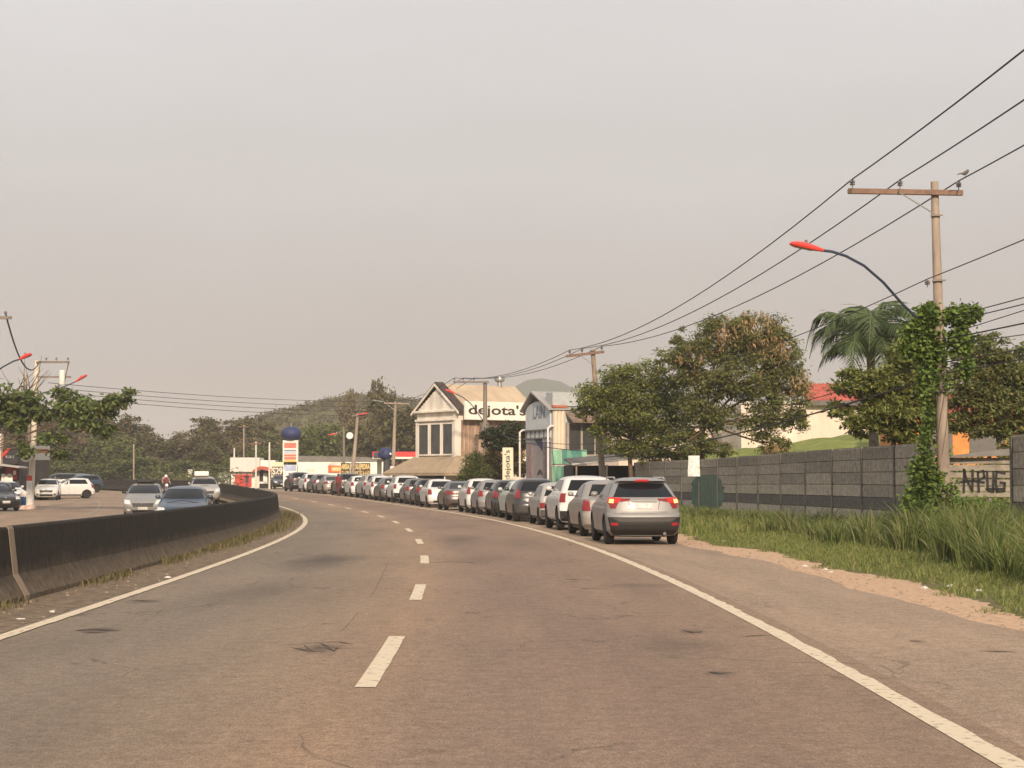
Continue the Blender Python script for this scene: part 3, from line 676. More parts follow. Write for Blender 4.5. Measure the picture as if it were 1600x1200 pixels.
def place_car(ct, pm, loc, rz, label, group=None, opts=None, scale=1.0, cat='car'):
    key = (ct, tuple(sorted((opts or {}).items(), key=str)) if not opts or 'mirror' not in opts else id(opts))
    if key not in CARS:
        root = car_proto(ct, pm, opts); CARS[key] = (root, pm); r = root
    else:
        src, pm0 = CARS[key]
        r = link_copy(src)
        def rec(a, b):
            for ch in list(a.children):
                c = link_copy(ch, b)
                for i, sl in enumerate(c.material_slots):
                    if ch.data.materials[i] == pm0: sl.link = 'OBJECT'; sl.material = pm
                rec(ch, c)
        rec(src, r)
    r.location = loc; r.rotation_euler = (0, 0, rz)
    for k in ('label', 'category', 'group'):
        if k in r: del r[k]
    tag(r, label, cat, group)
    return r
silver = paint('silver', (.23, .222, .213), .2, .46); beige = paint('champagne', (.27, .245, .215), .2, .45); white = paint('white', (.58, .57, .54))
graph = paint('graphite', (.045, .043, .042), .4, .3); black = paint('black', (.012, .012, .013)); brown = paint('brown_grey', (.11, .085, .075), .5, .32)
grey = paint('grey', (.16, .155, .15), .5, .33); blue = paint('dark_blue', (.045, .065, .095), .45, .30); pale = paint('pale_green', (.44, .49, .44)); lsilver = paint('light_silver', (.34, .325, .305), .2, .45)
GQ = 'cars queued along the right shoulder'
queue = [  # rear wheel position along the road, type, paint, options, label
 (33.3, 'crossover', silver, dict(brake=1), 'silver crossover with brake lights lit, nearest car at the end of the shoulder queue'),
 (39.5, 'sedan_tall', beige, {}, 'champagne silver tall sedan directly ahead of the silver crossover in the queue'),
 (45.4, 'suv', white, {}, 'white boxy SUV with black rear bumper in the queue, ahead of the champagne sedan'),
 (51.7, 'box_hatch', lsilver, {}, 'old boxy silver hatchback with grey plastic bumper in the queue'),
 (57.0, 'minivan', graph, dict(dark_bumper=1), 'tall dark graphite hatchback directly ahead of the old boxy silver one'),
 (61.6, 'hatch', pale, {}, 'pale green hatchback mostly hidden behind the tall graphite hatchback'),
 (66.2, 'hatch', graph, {}, 'dark graphite low hatchback behind a small silver one in the queue'),
 (70.6, 'hatch', silver, {}, 'small silver hatchback between a dark hatchback and a white minivan in the queue'),
 (75.2, 'minivan', white, {}, 'white rounded minivan just behind the brown-grey sedan in the queue'),
 (82.2, 'sedan', brown, {}, 'brown-grey sedan between two white cars in the queue'),
 (90.2, 'sedan_tall', white, {}, 'white sedan in front of the brown-grey sedan in the queue'),
 (95.6, 'hatch', graph, {}, 'dark hatchback just ahead of the white sedan, middle of the queue'),
 (100.2, 'hatch', grey, {}, 'grey hatchback beside the awning of the gabled shop, in the queue'),
 (104.8, 'suv', white, {}, 'white SUV in front of the shop awning, in the far half of the queue'),
 (109.8, 'hatch', grey, dict(), 'grey hatchback just ahead of the white SUV in the far half of the queue'),
 (114.4, 'minivan', white, {}, 'white minivan in the far half of the queue beside the white roadside pole'),
 (119.0, 'suv', lsilver, {}, 'light silver SUV by the dark column with the blue ball'),
 (123.9, 'hatch', white, {}, 'white hatchback behind the person in red, far part of the queue'),
 (129.6, 'suv', graph, {}, 'dark grey SUV ahead of the person in red, far part of the queue'),
 (136.4, 'sedan', beige, {}, 'champagne sedan in front of the yellow and black banners'),
 (141.9, 'hatch', grey, {}, 'grey hatchback between the champagne sedan and a white hatchback at the far end'),
 (146.4, 'minivan', white, {}, 'white minivan near the front of the queue beside the price totem'),
 (151.6, 'suv', black, {}, 'black SUV at the very front of the shoulder queue'),
]
jit = random.Random(5)
for i, (s, ct, pm, op, lab) in enumerate(queue):
    sc = s + CT[ct]['wb']/2; o_ = 5.28 + (jit.uniform(-.12, .14) if i else 0.0)
    place_car(ct, pm, rp(sc, o_, 0), heading(sc) + (jit.uniform(-.015, .015) if i else .0), lab, GQ, op)
# oncoming traffic
def oncoming(ct, pm, s, off, lab, op=None, rz=0):
    return place_car(ct, pm, rp(s, off, LZ), heading(s) + math.pi + rz, lab, 'oncoming cars behind the median barrier', op or {})
oncoming('minivan', silver, 73, -10.0, 'silver oncoming minivan with headlights on behind the median barrier', dict(fog=1, mirror=dark_m))
oncoming('hatch', blue, 53.5, -7.35, 'dark blue oncoming hatchback closest behind the median barrier')
oncoming('pickup_suv', lsilver, 112, -6.75, 'silver oncoming SUV with a white rooftop load, farthest of the oncoming cars', dict(fog=1))
# cars on the lot at the left
def lot_car(ct, pm, px, Yd, deg, lab, op=None, grp='cars parked on the lot at the left'):
    x = PX(px, Yd); return place_car(ct, pm, (x, Yd, float(rise(Yd)) + (LZ - .006 if px < 300 else -.01)), R_(deg), lab, grp, op or {})
lot_car('sedan', black, -4, 104, -62, 'black sedan at the left edge beside the painted pole')
lot_car('hatch', black, -2, 113, -78, 'dark hatchback parked behind the black sedan at the left edge')
lot_car('hatch', white, 12, 120, -60, 'white hatchback half hidden behind the dark cars at the left edge')
lot_car('hatch', white, 75, 136, -80, 'white hatchback facing forward just right of the painted pole')
lot_car('hatch', white, 107, 141, -160, 'white hatchback in side view right of the forward-facing white one', dict(fog=1))
lot_car('pickup_suv', graph, 88, 178, -170, 'dark SUV behind the two white hatchbacks on the lot')
lot_car('pickup_suv', grey, 112, 192, -150, 'grey SUV behind, between two dark vehicles on the lot')
lot_car('suv', blue, 124, 176, -140, 'dark blue SUV at the right end of the cars on the lot')
# station forecourt
lot_car('sedan', graph, 437, 202, -75, 'dark sedan in front of the number banner at the fuel station', None, 'cars at the fuel station')
# ------------------------------------------------------------------ leaves and trees
def leaf_mesh(name, pts, size, mats, parent=None, aspect=.5, droop=.3, rng=None, jitter=.35, kind=None):
    rng = rng or np.random
    n = len(pts); a = rng.rand(n)*2*np.pi
    el = rng.normal(-droop, .45, n)
    d = np.stack([np.cos(a)*np.cos(el), np.sin(a)*np.cos(el), np.sin(el)], 1)
    up = np.tile([0, 0, 1.0], (n, 1)) + rng.normal(0, .55, (n, 3))
    w = np.cross(d, up); w /= np.linalg.norm(w, axis=1, keepdims=True) + 1e-9
    s = size*(1 + rng.uniform(-jitter, jitter, (n, 1)))
    nrm = np.cross(w, d)
    p0 = pts; p1 = pts + d*s*.5 + w*s*aspect*.5 - nrm*s*.06; p2 = pts + d*s; p3 = pts + d*s*.5 - w*s*aspect*.5 - nrm*s*.06
    V = np.stack([p0, p1, p2, p3], 1).reshape(-1, 3)
    me = bpy.data.meshes.new(name)
    me.vertices.add(4*n); me.vertices.foreach_set('co', V.ravel())
    me.loops.add(4*n); me.loops.foreach_set('vertex_index', np.arange(4*n, dtype=np.int32))
    me.polygons.add(n); me.polygons.foreach_set('loop_start', np.arange(0, 4*n, 4, dtype=np.int32)); me.polygons.foreach_set('loop_total', np.full(n, 4, dtype=np.int32))
    me.update(); me.validate()
    me.materials.append(mats)
    o = bpy.data.objects.new(name, me); COL.objects.link(o)
    if parent is not None: o.parent = parent
    if kind: o['kind'] = kind
    return o
def crown_points(blobs, n, rng, clump=.22, nclump=26, shell=.6):
    vol = np.array([b[1][0]*b[1][1]*b[1][2] for b in blobs])**.75; vol = vol/vol.sum(); out = []; cc = []
    for b, q in zip(blobs, vol):
        c, r = np.array(b[0]), np.array(b[1]); k = max(6, int(nclump*len(blobs)*q)); m = int(n*q/k)
        u = rng.normal(size=(k, 3)); u /= np.linalg.norm(u, axis=1, keepdims=True)
        rad = rng.uniform(shell**3, 1.05, (k, 1))**(1/3)
        cl = c + u*rad*r; cc.append(cl)
        for p in cl:
            sz = rng.uniform(.45, 1.45)
            out.append(p + rng.normal(size=(int(m*sz), 3))*r*clump*sz*np.array([1, 1, .7]))
    return np.concatenate(out), np.concatenate(cc)
def leafmat(name, cols, trans=.3):
    n = len(cols)
    return mat(name, cols[0], .6, var=0, island=[(i/(n-1)*.96+.02, tuple(q*1.12 for q in c)) for i, c in enumerate(cols)], spec=.25, trans=trans)
lf_green = leafmat('leaves_acacia', [(0.065, 0.094, 0.026), (0.120, 0.156, 0.040), (0.186, 0.205, 0.050), (0.251, 0.234, 0.063), (0.109, 0.137, 0.036)])
lf_rusty = leafmat('leaves_with_dry_pods', [(.090, .118, .036), (.132, .158, .048), (.172, .190, .060), (.115, .138, .040), (.24, .18, .075), (.12, .146, .044), (.155, .172, .054), (.100, .124, .038), (.18, .172, .062)])
lf_bright = leafmat('leaves_almond', [(.050, .078, .022), (.085, .120, .032), (.15, .185, .055), (.065, .092, .026), (.20, .21, .07)])
lf_vine = leafmat('leaves_vine', [(0.061, 0.115, 0.024), (0.115, 0.182, 0.038), (0.189, 0.243, 0.054), (0.081, 0.135, 0.030)])
lf_dark = leafmat('leaves_woodland', [(0.055, 0.059, 0.021), (0.092, 0.084, 0.030), (0.136, 0.110, 0.042), (0.077, 0.078, 0.026), (0.173, 0.126, 0.054)], .2)
lf_dark2 = leafmat('leaves_woodland_green', [(0.056, 0.078, 0.022), (0.096, 0.116, 0.030), (0.150, 0.158, 0.042), (0.079, 0.094, 0.026)], .2)
lf_dry = leafmat('leaves_woodland_dry', [(0.127, 0.094, 0.047), (0.186, 0.139, 0.070), (0.101, 0.090, 0.041), (0.237, 0.171, 0.094)], .2)
lf_fan = leafmat('leaves_shade_tree', [(.018, .026, .010), (.032, .042, .014), (.05, .06, .02), (.025, .034, .012)], .15)
bark_m = mat('bark', (.13, .095, .065), .9, var=.3, sc=6, bump=.6, bsc=20, spec=.1)
bark2_m = mat('bark_pale', (.22, .18, .14), .9, var=.3, sc=6, bump=.6, bsc=20, spec=.1)
def tree(name, base, trunk, blobs, n, size, lm, label, cat='tree', group=None, seed=1, bark=None, clump=.22, nclump=26, r0=.16, aspect=.5, droop=.3, limbs=True, shell=.6, every=2, limb=.42):
    """base world; trunk: list of local points; blobs in local coordinates"""
    rng = np.random.RandomState(seed); t = empty(name, base, 0, label, cat, group)
    pts, cl = crown_points(blobs, n, rng, clump, nclump, shell)
    tb = MB(); m = len(trunk); tb.tube(trunk, [r0*(1 - .55*i/(m-1)) for i in range(m)], 9)
    top = Vector(trunk[-1])
    if limbs:
        for b in blobs:
            c = Vector(b[0]); mid = (top + c)/2 + Vector(rng.normal(size=3)*.12*np.array(b[1]))
            tb.tube([top - Vector((0, 0, .1)), mid, c], [r0*limb, r0*limb*.7, r0*limb*.38], 6)
        for p in cl[::every]:
            bb = min(blobs, key=lambda q: np.linalg.norm((np.array(q[0])-p)/np.array(q[1])))
            c = Vector(bb[0]); e = Vector(p); tb.tube([c + (top-c)*.25, c*.45 + e*.55 + Vector((0, 0, .05)), e], [r0*.17, r0*.11, r0*.05], 4, cap=False)
    tb.build('trunk', bark or bark_m, t, True, 60)
    leaf_mesh('crown', pts, size, lm, t, aspect, droop, rng)
    return t

# ------------------------------------------------------------------ right: verge grass, wall, pole, trees
def blades(name, pts, hts, m, width=.012, bend=.5, rng=None, kind='stuff', parent=None, lean=None):
    rng = rng or np.random; n = len(pts); a = rng.rand(n)*2*np.pi
    d = np.stack([np.cos(a), np.sin(a), np.zeros(n)], 1); w = np.stack([-np.sin(a), np.cos(a), np.zeros(n)], 1)
    b2 = rng.rand(n)*2*np.pi; w = np.stack([np.cos(b2), np.sin(b2), np.zeros(n)], 1)*width*rng.uniform(.6, 1.4, (n, 1))
    h = hts[:, None]; bd = (bend*rng.uniform(.3, 1.5, (n, 1)))*h
    z = np.array([[0, 0, 1.0]])
    p0, p1 = pts - w, pts + w
    q = pts + d*bd*.28 + z*h*.62; q0, q1 = q - w*.8, q + w*.8
    tip = pts + d*bd + z*h*(.98 - .25*np.clip(bd/h, 0, 1))
    V = np.stack([p0, p1, q1, q0, tip], 1).reshape(-1, 3)
    me = bpy.data.meshes.new(name); me.vertices.add(5*n); me.vertices.foreach_set('co', V.ravel())
    base = np.arange(n)[:, None]*5
    lv = np.concatenate([base + np.array([[0, 1, 2, 3]]), base + np.array([[3, 2, 4]])], 1).astype(np.int32)
    me.loops.add(7*n); me.loops.foreach_set('vertex_index', lv.ravel())
    ls = np.stack([np.arange(n)*7, np.arange(n)*7+4], 1).astype(np.int32); lt = np.tile([4, 3], n).astype(np.int32)
    me.polygons.add(2*n); me.polygons.foreach_set('loop_start', ls.ravel()); me.polygons.foreach_set('loop_total', lt)
    me.update(); me.validate(); me.materials.append(m)
    o = bpy.data.objects.new(name, me); COL.objects.link(o)
    if kind: o['kind'] = kind
    if parent is not None: o.parent = parent
    return o
gr_m = leafmat('grass_blades', [(0.088, 0.128, 0.027), (0.149, 0.189, 0.043), (0.230, 0.243, 0.074), (0.115, 0.149, 0.035), (0.270, 0.230, 0.101)], .3)
gr2_m = leafmat('tall_grass_blades', [(.070, .105, .028), (.115, .155, .042), (.175, .205, .065), (.085, .120, .032), (.24, .215, .10), (.13, .165, .048)], .3)
dry_m = leafmat('dry_weeds', [(.12, .095, .045), (.075, .075, .028), (.17, .13, .07), (.10, .095, .035)], .2)
WALL_OFF = 11.95
rg = np.random.RandomState(11)
def verge_pts(n, s0, s1, o0, o1, pw=1.0, clump=0, dz=-.05):
    out = np.empty((n, 3)); ss = rg.uniform(s0, s1, n); uu = rg.rand(n)**pw
    if clump:
        c = rg.randint(0, clump, n); cs = rg.uniform(s0, s1, clump); cu = rg.rand(clump)
        ss = cs[c] + rg.normal(0, .28, n); uu = np.clip(cu[c] + rg.normal(0, .06, n), 0, 1)
    for i in range(n):
        lo = o0(ss[i]) if callable(o0) else o0
        p = rp(ss[i], lo + (o1-lo)*uu[i]); out[i] = (p.x, p.y, float(H(p.x, p.y)) + dz)
    return out
inner = lambda s: EDGE_R(s) + 1.02 + .25*math.sin(s*.5) + .25*math.sin(s*1.7) + .15*math.sin(s*4.1)
p_ = verge_pts(62000, 4, 46, inner, WALL_OFF + .6, 1.15)
tag(blades('verge_grass', p_, rg.uniform(.03, .15, len(p_))*rg.uniform(.7, 1.5, len(p_)), gr_m, .0065, 1.0, rg), 'low green grass between the dirt verge and the block wall', 'grass')
p_ = verge_pts(12000, 40, 76, lambda s: 7.6, WALL_OFF, .8)
tag(blades('far_verge_grass', p_, rg.uniform(.10, .40, len(p_)), gr_m, .014, .7, rg), 'rough green grass under the wall beside the queue', 'grass')
def clumps(name, n, s0, s1, lo, hi, per, h0, h1, m, w, label):
    P0, D0, H0 = [], [], []
    for i in range(n):
        sc = rg.uniform(s0, s1); a_ = lo(sc); oc = a_ + (hi-a_)*rg.rand()**.8; hh = rg.uniform(h0, h1); k = int(per*rg.uniform(.6, 1.3))
        for j in range(k):
            an = rg.rand()*6.283; r_ = abs(rg.normal(0, .16)); p = rp(sc + r_*math.sin(an), oc + r_*math.cos(an)); P0.append((p.x, p.y, float(H(p.x, p.y)) - .05)); D0.append(an + rg.normal(0, .5)); H0.append(hh*rg.uniform(.45, 1.15))
    pts, an, h = np.array(P0), np.array(D0), np.array(H0); n_ = len(pts)
    d = np.stack([np.cos(an), np.sin(an), np.zeros(n_)], 1); b2 = rg.rand(n_)*6.283; wv = np.stack([np.cos(b2), np.sin(b2), np.zeros(n_)], 1)*w*rg.uniform(.6, 1.4, (n_, 1))
    bend = rg.uniform(.15, 1.0, (n_, 1))*h[:, None]*.8; z = np.array([[0, 0, 1.0]]); V = []
    for f_, wf in ((0, 1), (.35, 1), (.7, .8), (1, .1)):
        c = pts + d*bend*f_**1.9 + z*h[:, None]*(f_ - .30*f_**3*(bend/h[:, None])); V += [c - wv*wf, c + wv*wf]
    V = np.stack(V, 1).reshape(-1, 3); base = np.arange(n_)[:, None]*8
    F_ = np.concatenate([base + np.array([[2*k, 2*k+1, 2*k+3, 2*k+2]]) for k in range(3)], 1).reshape(-1, 4)
    me = bpy.data.meshes.new(name); me.vertices.add(len(V)); me.vertices.foreach_set('co', V.ravel()); me.loops.add(F_.size); me.loops.foreach_set('vertex_index', F_.astype(np.int32).ravel())
    me.polygons.add(len(F_)); me.polygons.foreach_set('loop_start', np.arange(0, F_.size, 4, dtype=np.int32)); me.polygons.foreach_set('loop_total', np.full(len(F_), 4, dtype=np.int32)); me.update(); me.validate(); me.materials.append(m)
    o = bpy.data.objects.new(name, me); COL.objects.link(o); return tag(o, label, 'grass', None, 'stuff')
clumps('tall_grass', 105, 14, 28, lambda s: 8.5 + .10*(s-14)*(s > 14), WALL_OFF + .2, 125, .7, 1.15, gr2_m, .011, 'tall arching green grass clumps in front of the utility pole')
clumps('middle_grass', 55, 28, 40, lambda s: 9.5, WALL_OFF - .1, 90, .4, .8, gr2_m, .012, 'tall grass clumps at the foot of the block wall')
p_ = verge_pts(6000, 45, 66, lambda s: 10.4, WALL_OFF, .8, 60)
tag(blades('wall_weeds', p_, rg.uniform(.2, .6, len(p_)), gr2_m, .014, .7, rg), 'dark weeds along the foot of the far wall end', 'weeds')
# weeds along the median
n = 5200; cs_ = rg.uniform(-4, 70, 46); cs_ = np.where(cs_ < 22, np.where(rg.rand(46) < .5, cs_ + 30, cs_), cs_)
ss = np.concatenate([cs_[rg.randint(0, 46, n-1500)] + rg.normal(0, .7, n-1500), rg.uniform(25, 70, 1500)]); pp = np.empty((n, 3)); hh = np.empty(n)
for i in range(n):
    k = min(1, max(.12, (ss[i]-10)/50)); o = BF(ss[i]) + abs(rg.normal(.02, .10 + .18*k)); p = rp(ss[i], o); pp[i] = (p.x, p.y, p.z); hh[i] = rg.uniform(.03, .12 + .24*k)
tag(blades('median_weeds', pp, hh, dry_m, .010, .6, rg), 'dry weeds growing along the foot of the median barrier', 'weeds')

# --- concrete panel wall
wall_ms = [stained_concrete('wall_panel_%s' % k, c1, c0, .3, 2.6, 2.6) for k, c0, c1 in (('a', (.45, .395, .315), (.26, .230, .188)), ('b', (.50, .440, .350), (.29, .255, .208)), ('c', (.37, .325, .262), (.20, .178, .146)))]
band_wm = stained_concrete('wall_band_dark', (.11, .103, .09), (.15, .14, .12), .3, 2.6, 1.4)
post_wm = stained_concrete('wall_post', (.12, .111, .098), (.20, .185, .16), .3, 2.6, 1.4)
green_m = mat('green_wall_paint', (.085, .155, .105), .9, var=.3, sc=3, dark=(.10, .12, .09))
def panel_wall(name, s0, s1, bay, label, topz, missing=0):
    w = empty(name, rp(s0, WALL_OFF), 0, label, 'wall'); org = Vector(w.location); nb = int(round((s1-s0)/bay)); rnd = random.Random(3)
    for i in range(nb+1):
        s = s0 + (s1-s0)*i/nb; p = rp(s, WALL_OFF); z0 = -.15; zt = topz(s) - .13 + rnd.uniform(-.015, .015); b = MB()
        b.box((p.x-org.x, p.y-org.y, (z0+zt)/2), (.11, .13, zt-z0), rz=heading(s), bev=.008); b.build('post', post_wm, w)
        if i == nb: break
        sb = s0 + (s1-s0)*(i+1)/nb; q = rp(sb, WALL_OFF); rows = 7; L_ = (q-p).length - .15; c = (p+q)/2
        hrow = (topz(s)*.5 + topz(sb)*.5 - .10 - .10)/rows
        for j in range(rows):
            m = wall_ms[rnd.choice((0, 0, 1, 1, 2))] if j != 2 else band_wm
            b = MB(); b.box((c.x-org.x, c.y-org.y, .08 + hrow*(j+.5)), (L_, .07 + rnd.uniform(-.008, .008), hrow-.024), rz=math.atan2(q.y-p.y, q.x-p.x), bev=.008); b.box((c.x-org.x, c.y-org.y, .08 + hrow*(j+1)), (L_, .018, .04), rz=math.atan2(q.y-p.y, q.x-p.x))
            b.build('panel', m, w)
    return w
tz = lambda s: 2.52 - .10*sst(40, 60, s)
wl_far = panel_wall('panel_wall', 31.6, 72.6, 3.15, 'long grey concrete panel wall with posts behind the shoulder queue', tz)
wl_near = panel_wall('panel_wall', 16.0, 25.8, 3.2, 'short end of grey concrete panel wall at the right edge of the picture', lambda s: 2.56)
# green painted patch on the wall face (paint has its own ragged outline)
def wall_face(s, off, z): return rp(s, off, z)
vs, fs = [], []; rnd = random.Random(8); pts2 = []
for k in range(40):
    a = 2*math.pi*k/40; pts2.append((58.6 + 3.0*math.cos(a)*(1 + rnd.uniform(-.12, .06)), 1.0 + .85*math.sin(a)*(1 + rnd.uniform(-.12, .08))))
vs = [rp(58.6, WALL_OFF - .045, 1.0)] + [rp(s, WALL_OFF - .045, max(.12, min(z, 1.72))) for s, z in pts2]
fs = [(0, 1+(k+1) % 40, 1+k) for k in range(40)]
vs = vs + [v + Vector((.006, 0, 0)) for v in vs]
fs = fs + [(1+k, 1+(k+1) % 40, 42+(k+1) % 40, 42+k) for k in range(40)]
gp = mk('paint_patch', [v - wl_far.location for v in vs], fs, green_m, wl_far); gp['label'] = 'green painted patch on the grey wall'
# white sack hung over the wall top
bag_m = mat('white_plastic_sack', (.80, .78, .74), .5, var=.25, sc=9)
b = MB(); pb = rp(59.8, WALL_OFF - .16, 0)
bm = bmesh.new(); bmesh.ops.create_grid(bm, x_segments=6, y_segments=8, size=.5)
rb = random.Random(2); vs = []
for v in bm.verts: vs.append((rb.uniform(-.02, .02) - .04*math.cos(v.co.x*3), v.co.x*.50*(1-.12*(v.co.y+.5)), v.co.y*.80))
bm.verts.index_update(); fs = [[v.index for v in f.verts] for f in bm.faces]; n = len(vs); bm.free()
vs = vs + [(x+.05, y, z) for x, y, z in vs]; fs = fs + [[i+n for i in f][::-1] for f in fs]
sk = mk('plastic_sack', vs, fs, bag_m, None, True); sk.location = (pb.x - .12, pb.y, 2.06); sk.rotation_euler = (0, 0, R_(62))
tag(sk, 'white plastic sack hanging over the block wall above the green patch', 'sack')

# --- slatted graffiti fence in the wall gap
slat_m = mat('weathered_slat', (.27, .235, .185), .85, var=.25, sc=3, dark=(.17, .15, .12))
ink_m = mat('black_spray_paint', (.012, .011, .012), .7, var=0)
gf = empty('slatted_fence', (PX(1480, 47), 47, 0), R_(-4), 'weathered slatted fence with black graffiti in the gap beside the vine-covered pole', 'fence')
wdt = (1600-1480)*47/F; zt = PZ(709, 47)
for i, (y0, y1, dy) in enumerate(((715, 725, 0), (726, 736, .01), (738, 747, -.008), (749, 759, .004), (760, 768, 0), (769, 777, .01))):
    b = MB(); za, zb = PZ(y1, 47), PZ(y0, 47); b.box((wdt/2, dy, (za+zb)/2), (wdt, .04, zb-za-.01), bev=.004); b.build('slat', slat_m, gf)
for x in (.12, wdt*.55, wdt-.1):
    b = MB(); b.box((x, .06, zt/2), (.09, .07, zt), bev=.005); b.build('post', post_wm, gf)
b = MB(); b.prism([(.02, zt-.06), (wdt*.75, zt+.12), (wdt+.1, zt+.16), (wdt+.1, zt-.03), (.02, zt-.10)], -.25, .5); b.build('coping_sheet', mat('grey_sheet', (.16, .15, .135), .7, var=.2), gf)
b = MB()
def stroke(b, pts, r=.030):
    for (x0, z0), (x1, z1) in zip(pts[:-1], pts[1:]):
        l = math.hypot(x1-x0, z1-z0); a = math.atan2(z1-z0, x1-x0); b.box(((x0+x1)/2, -.030, (z0+z1)/2), (l + r*1.6, .012, r*2), M=Matrix.Rotation(-a, 3, 'Y'))
gz = lambda y: PZ(y, 47); gxx = lambda x: (x-1480)*47/F
for pts in ([(1505, 769), (1506, 734), (1508, 745), (1518, 768), (1519, 735)], [(1528, 768), (1527, 738), (1535, 736), (1537, 745), (1529, 750)], [(1541, 737), (1542, 766), (1550, 768), (1551, 740)], [(1568, 740), (1556, 737), (1554, 752), (1556, 768), (1567, 767), (1568, 755), (1562, 754)], [(1500, 753), (1520, 751), (1536, 754)], [(1540, 764), (1566, 764)]):
    stroke(b, [(gxx(x), gz(y)) for x, y in pts])
b.build('graffiti', ink_m, gf)

# --- utility poles, lamps and wires
conc_m = mat('pole_concrete', (.34, .275, .215), .85, var=.2, sc=2.2, dark=(.21, .165, .13), stretch=(1, 1, .3), bump=.3, bsc=25)
concd_m = mat('pole_concrete_dark', (.19, .16, .135), .85, var=.2, sc=3, stretch=(1, 1, .3))
wood_m = mat('crossarm_wood', (.20, .125, .09), .85, var=.25, sc=5, stretch=(1, 1, 1))
ins_m = mat('insulator_porcelain', (.16, .15, .145), .3, var=.1)
steel_m = mat('galvanised_steel', (.38, .37, .36), .4, .7, var=.1)
red_m = mat('lamp_head_red', (.62, .045, .035), .4, var=.05, coat=.3)
arm_m = mat('lamp_arm_dark_blue', (.035, .045, .075), .45, var=.1)
wire_m = mat('wire_black', (.020, .020, .021), .6, var=0)
glasslamp_m = mat('lamp_lens', (.45, .44, .42), .2, var=0)
band_m = mat('pole_band_rusty', (.20, .165, .135), .6, .3, var=.2)
def insulator(parent, p, h=.20, down=False):
    b = MB(); s = -1 if down else 1
    b.lathe([(.012, 0), (.012, h*.35*s), (.055, h*.38*s), (.062, h*.5*s), (.045, h*.6*s), (.062, h*.68*s), (.06, h*.85*s), (.03, h*1.0*s), (.01, h*1.02*s)], 10, c=p); return b.build('insulator', ins_m, parent, True, 40)
def lamp(parent, pts, head_dir, L_=.75, r=.032, am=arm_m):
    b = MB(); b.tube(pts, r, 8); arm = b.build('lamp_arm', am, parent, True, 40)
    e = Vector(pts[-1]); d = Vector(head_dir).normalized(); side = d.cross(Vector((0, 0, 1))).normalized(); up = side.cross(d)
    prof = [(-.05, .05, .045), (.05, .07, .06), (.22, .12, .085), (.42, .16, .10), (.60, .155, .085), (.72, .10, .05), (.76, .02, .01)]
    vs, fs = [], []; n = 12
    for t, w, h in prof:
        t *= L_/.76
        for k in range(n):
            a = 2*math.pi*k/n; vs.append(e + d*t + side*w*math.cos(a) + up*h*max(math.sin(a), -.45))
    for i in range(len(prof)-1):
        for k in range(n): fs.append((i*n+k, i*n+(k+1) % n, (i+1)*n+(k+1) % n, (i+1)*n+k))
    fs += [tuple(range(n))[::-1], tuple((len(prof)-1)*n+k for k in range(n))]
    hd = mk('lamp_head', vs, fs, red_m, parent, True, 40)
    b = MB(); b.tube([e + d*.30*L_ - up*.012, e + d*.74*L_ - up*.012], [.055, .05], 10); b.build('lamp_lens', glasslamp_m, hd, True, 40)
    b = MB(); b.lathe([(.035, 0), (.035, .05), (.02, .06)], 8, c=e + d*.5*L_ + up*.095); b.build('photocell', ins_m, hd)
    return arm
ATT = {}
def pole(key, base, top, r0, r1, label, m=None, arm=None, ins=(), brace=None, armm=None, name='utility_pole', rings=()):
    """base/top world points; arm: (left world, right world)"""
    base, top = Vector(base), Vector(top); t = empty(name, base, 0, label, 'utility pole', 'utility poles along the road'); L_ = lambda p: Vector(p) - base
    b = MB(); n = 6; b.tube([L_(base.lerp(top, i/n)) + (Vector((0, 0, -.3)) if i == 0 else Vector()) for i in range(n+1)], [r0 + (r1-r0)*i/n for i in range(n+1)], 14); b.build('shaft', m or conc_m, t, True, 50)
    for k in rings:
        p = L_(base.lerp(top, k)); b = MB(); rr = r0+(r1-r0)*k+.012; b.lathe([(rr, -.03), (rr, .03)], 14, c=p); b.box(p + Vector((0, -rr-.03, 0)), (rr*2.6, .03, .035)); b.build('band', band_m, t)
    if arm:
        A, B = L_(arm[0]), L_(arm[1]); d = (B-A); q = d.normalized(); ang = math.atan2(q.y, q.x); el = math.asin(q.z)
        Mx = Matrix.Rotation(ang, 3, 'Z') @ Matrix.Rotation(-el, 3, 'Y'); nrm = Mx @ Vector((0, 1, 0))
        b = MB(); b.box((A+B)/2 - nrm*(r1+.055), (d.length, .10, .12), M=Mx, bev=.008); b.build('crossarm', armm or wood_m, t)
        pts = []
        for k in ins:
            p = A + d*k - nrm*(r1+.055) + Vector((0, 0, .06)); insulator(t, p); pts.append(base + p + Vector((0, 0, .21)))
        ATT[key] = pts
        if brace:
            p0 = A + d*brace[0] - nrm*(r1+.115); p1 = L_(base.lerp(top, brace[1])) - nrm*(r1+.03); b = MB(); b.tube([p0, p1], .014, 6); b.build('brace', steel_m, t)
    return t, base
Z1 = 42.0
b1 = P(1478, 850, Z1); b1.z = .10; t1 = P(1460, 284, Z1)
pole1, pb1 = pole('p1', b1, t1, .155, .085, 'tall concrete utility pole wrapped in green vine with red street lamp', None, (P(1323, 300, Z1), P(1502, 303, Z1)), (.04, .455, .965), (.43, .905), rings=(.905, .725, .42))
def on1(x, y, dz=0): return P(x, y, Z1 - dz) - pb1
lamp(pole1, [on1(1432, 496, .2), on1(1410, 475, .5), on1(1380, 441, .8), on1(1350, 415, 1.0), on1(1322, 400, 1.1), on1(1300, 393, 1.15), on1(1283, 391, 1.2)], on1(1237, 381, 1.3) - on1(1283, 391, 1.2), .72)
insulator(pole1, on1(1449, 442, .1) - Vector((0, 0, .1)), .16)
Z2 = 88.0
b2 = P(946, 770, Z2); b2.z = .0; t2 = P(926, 546, Z2)
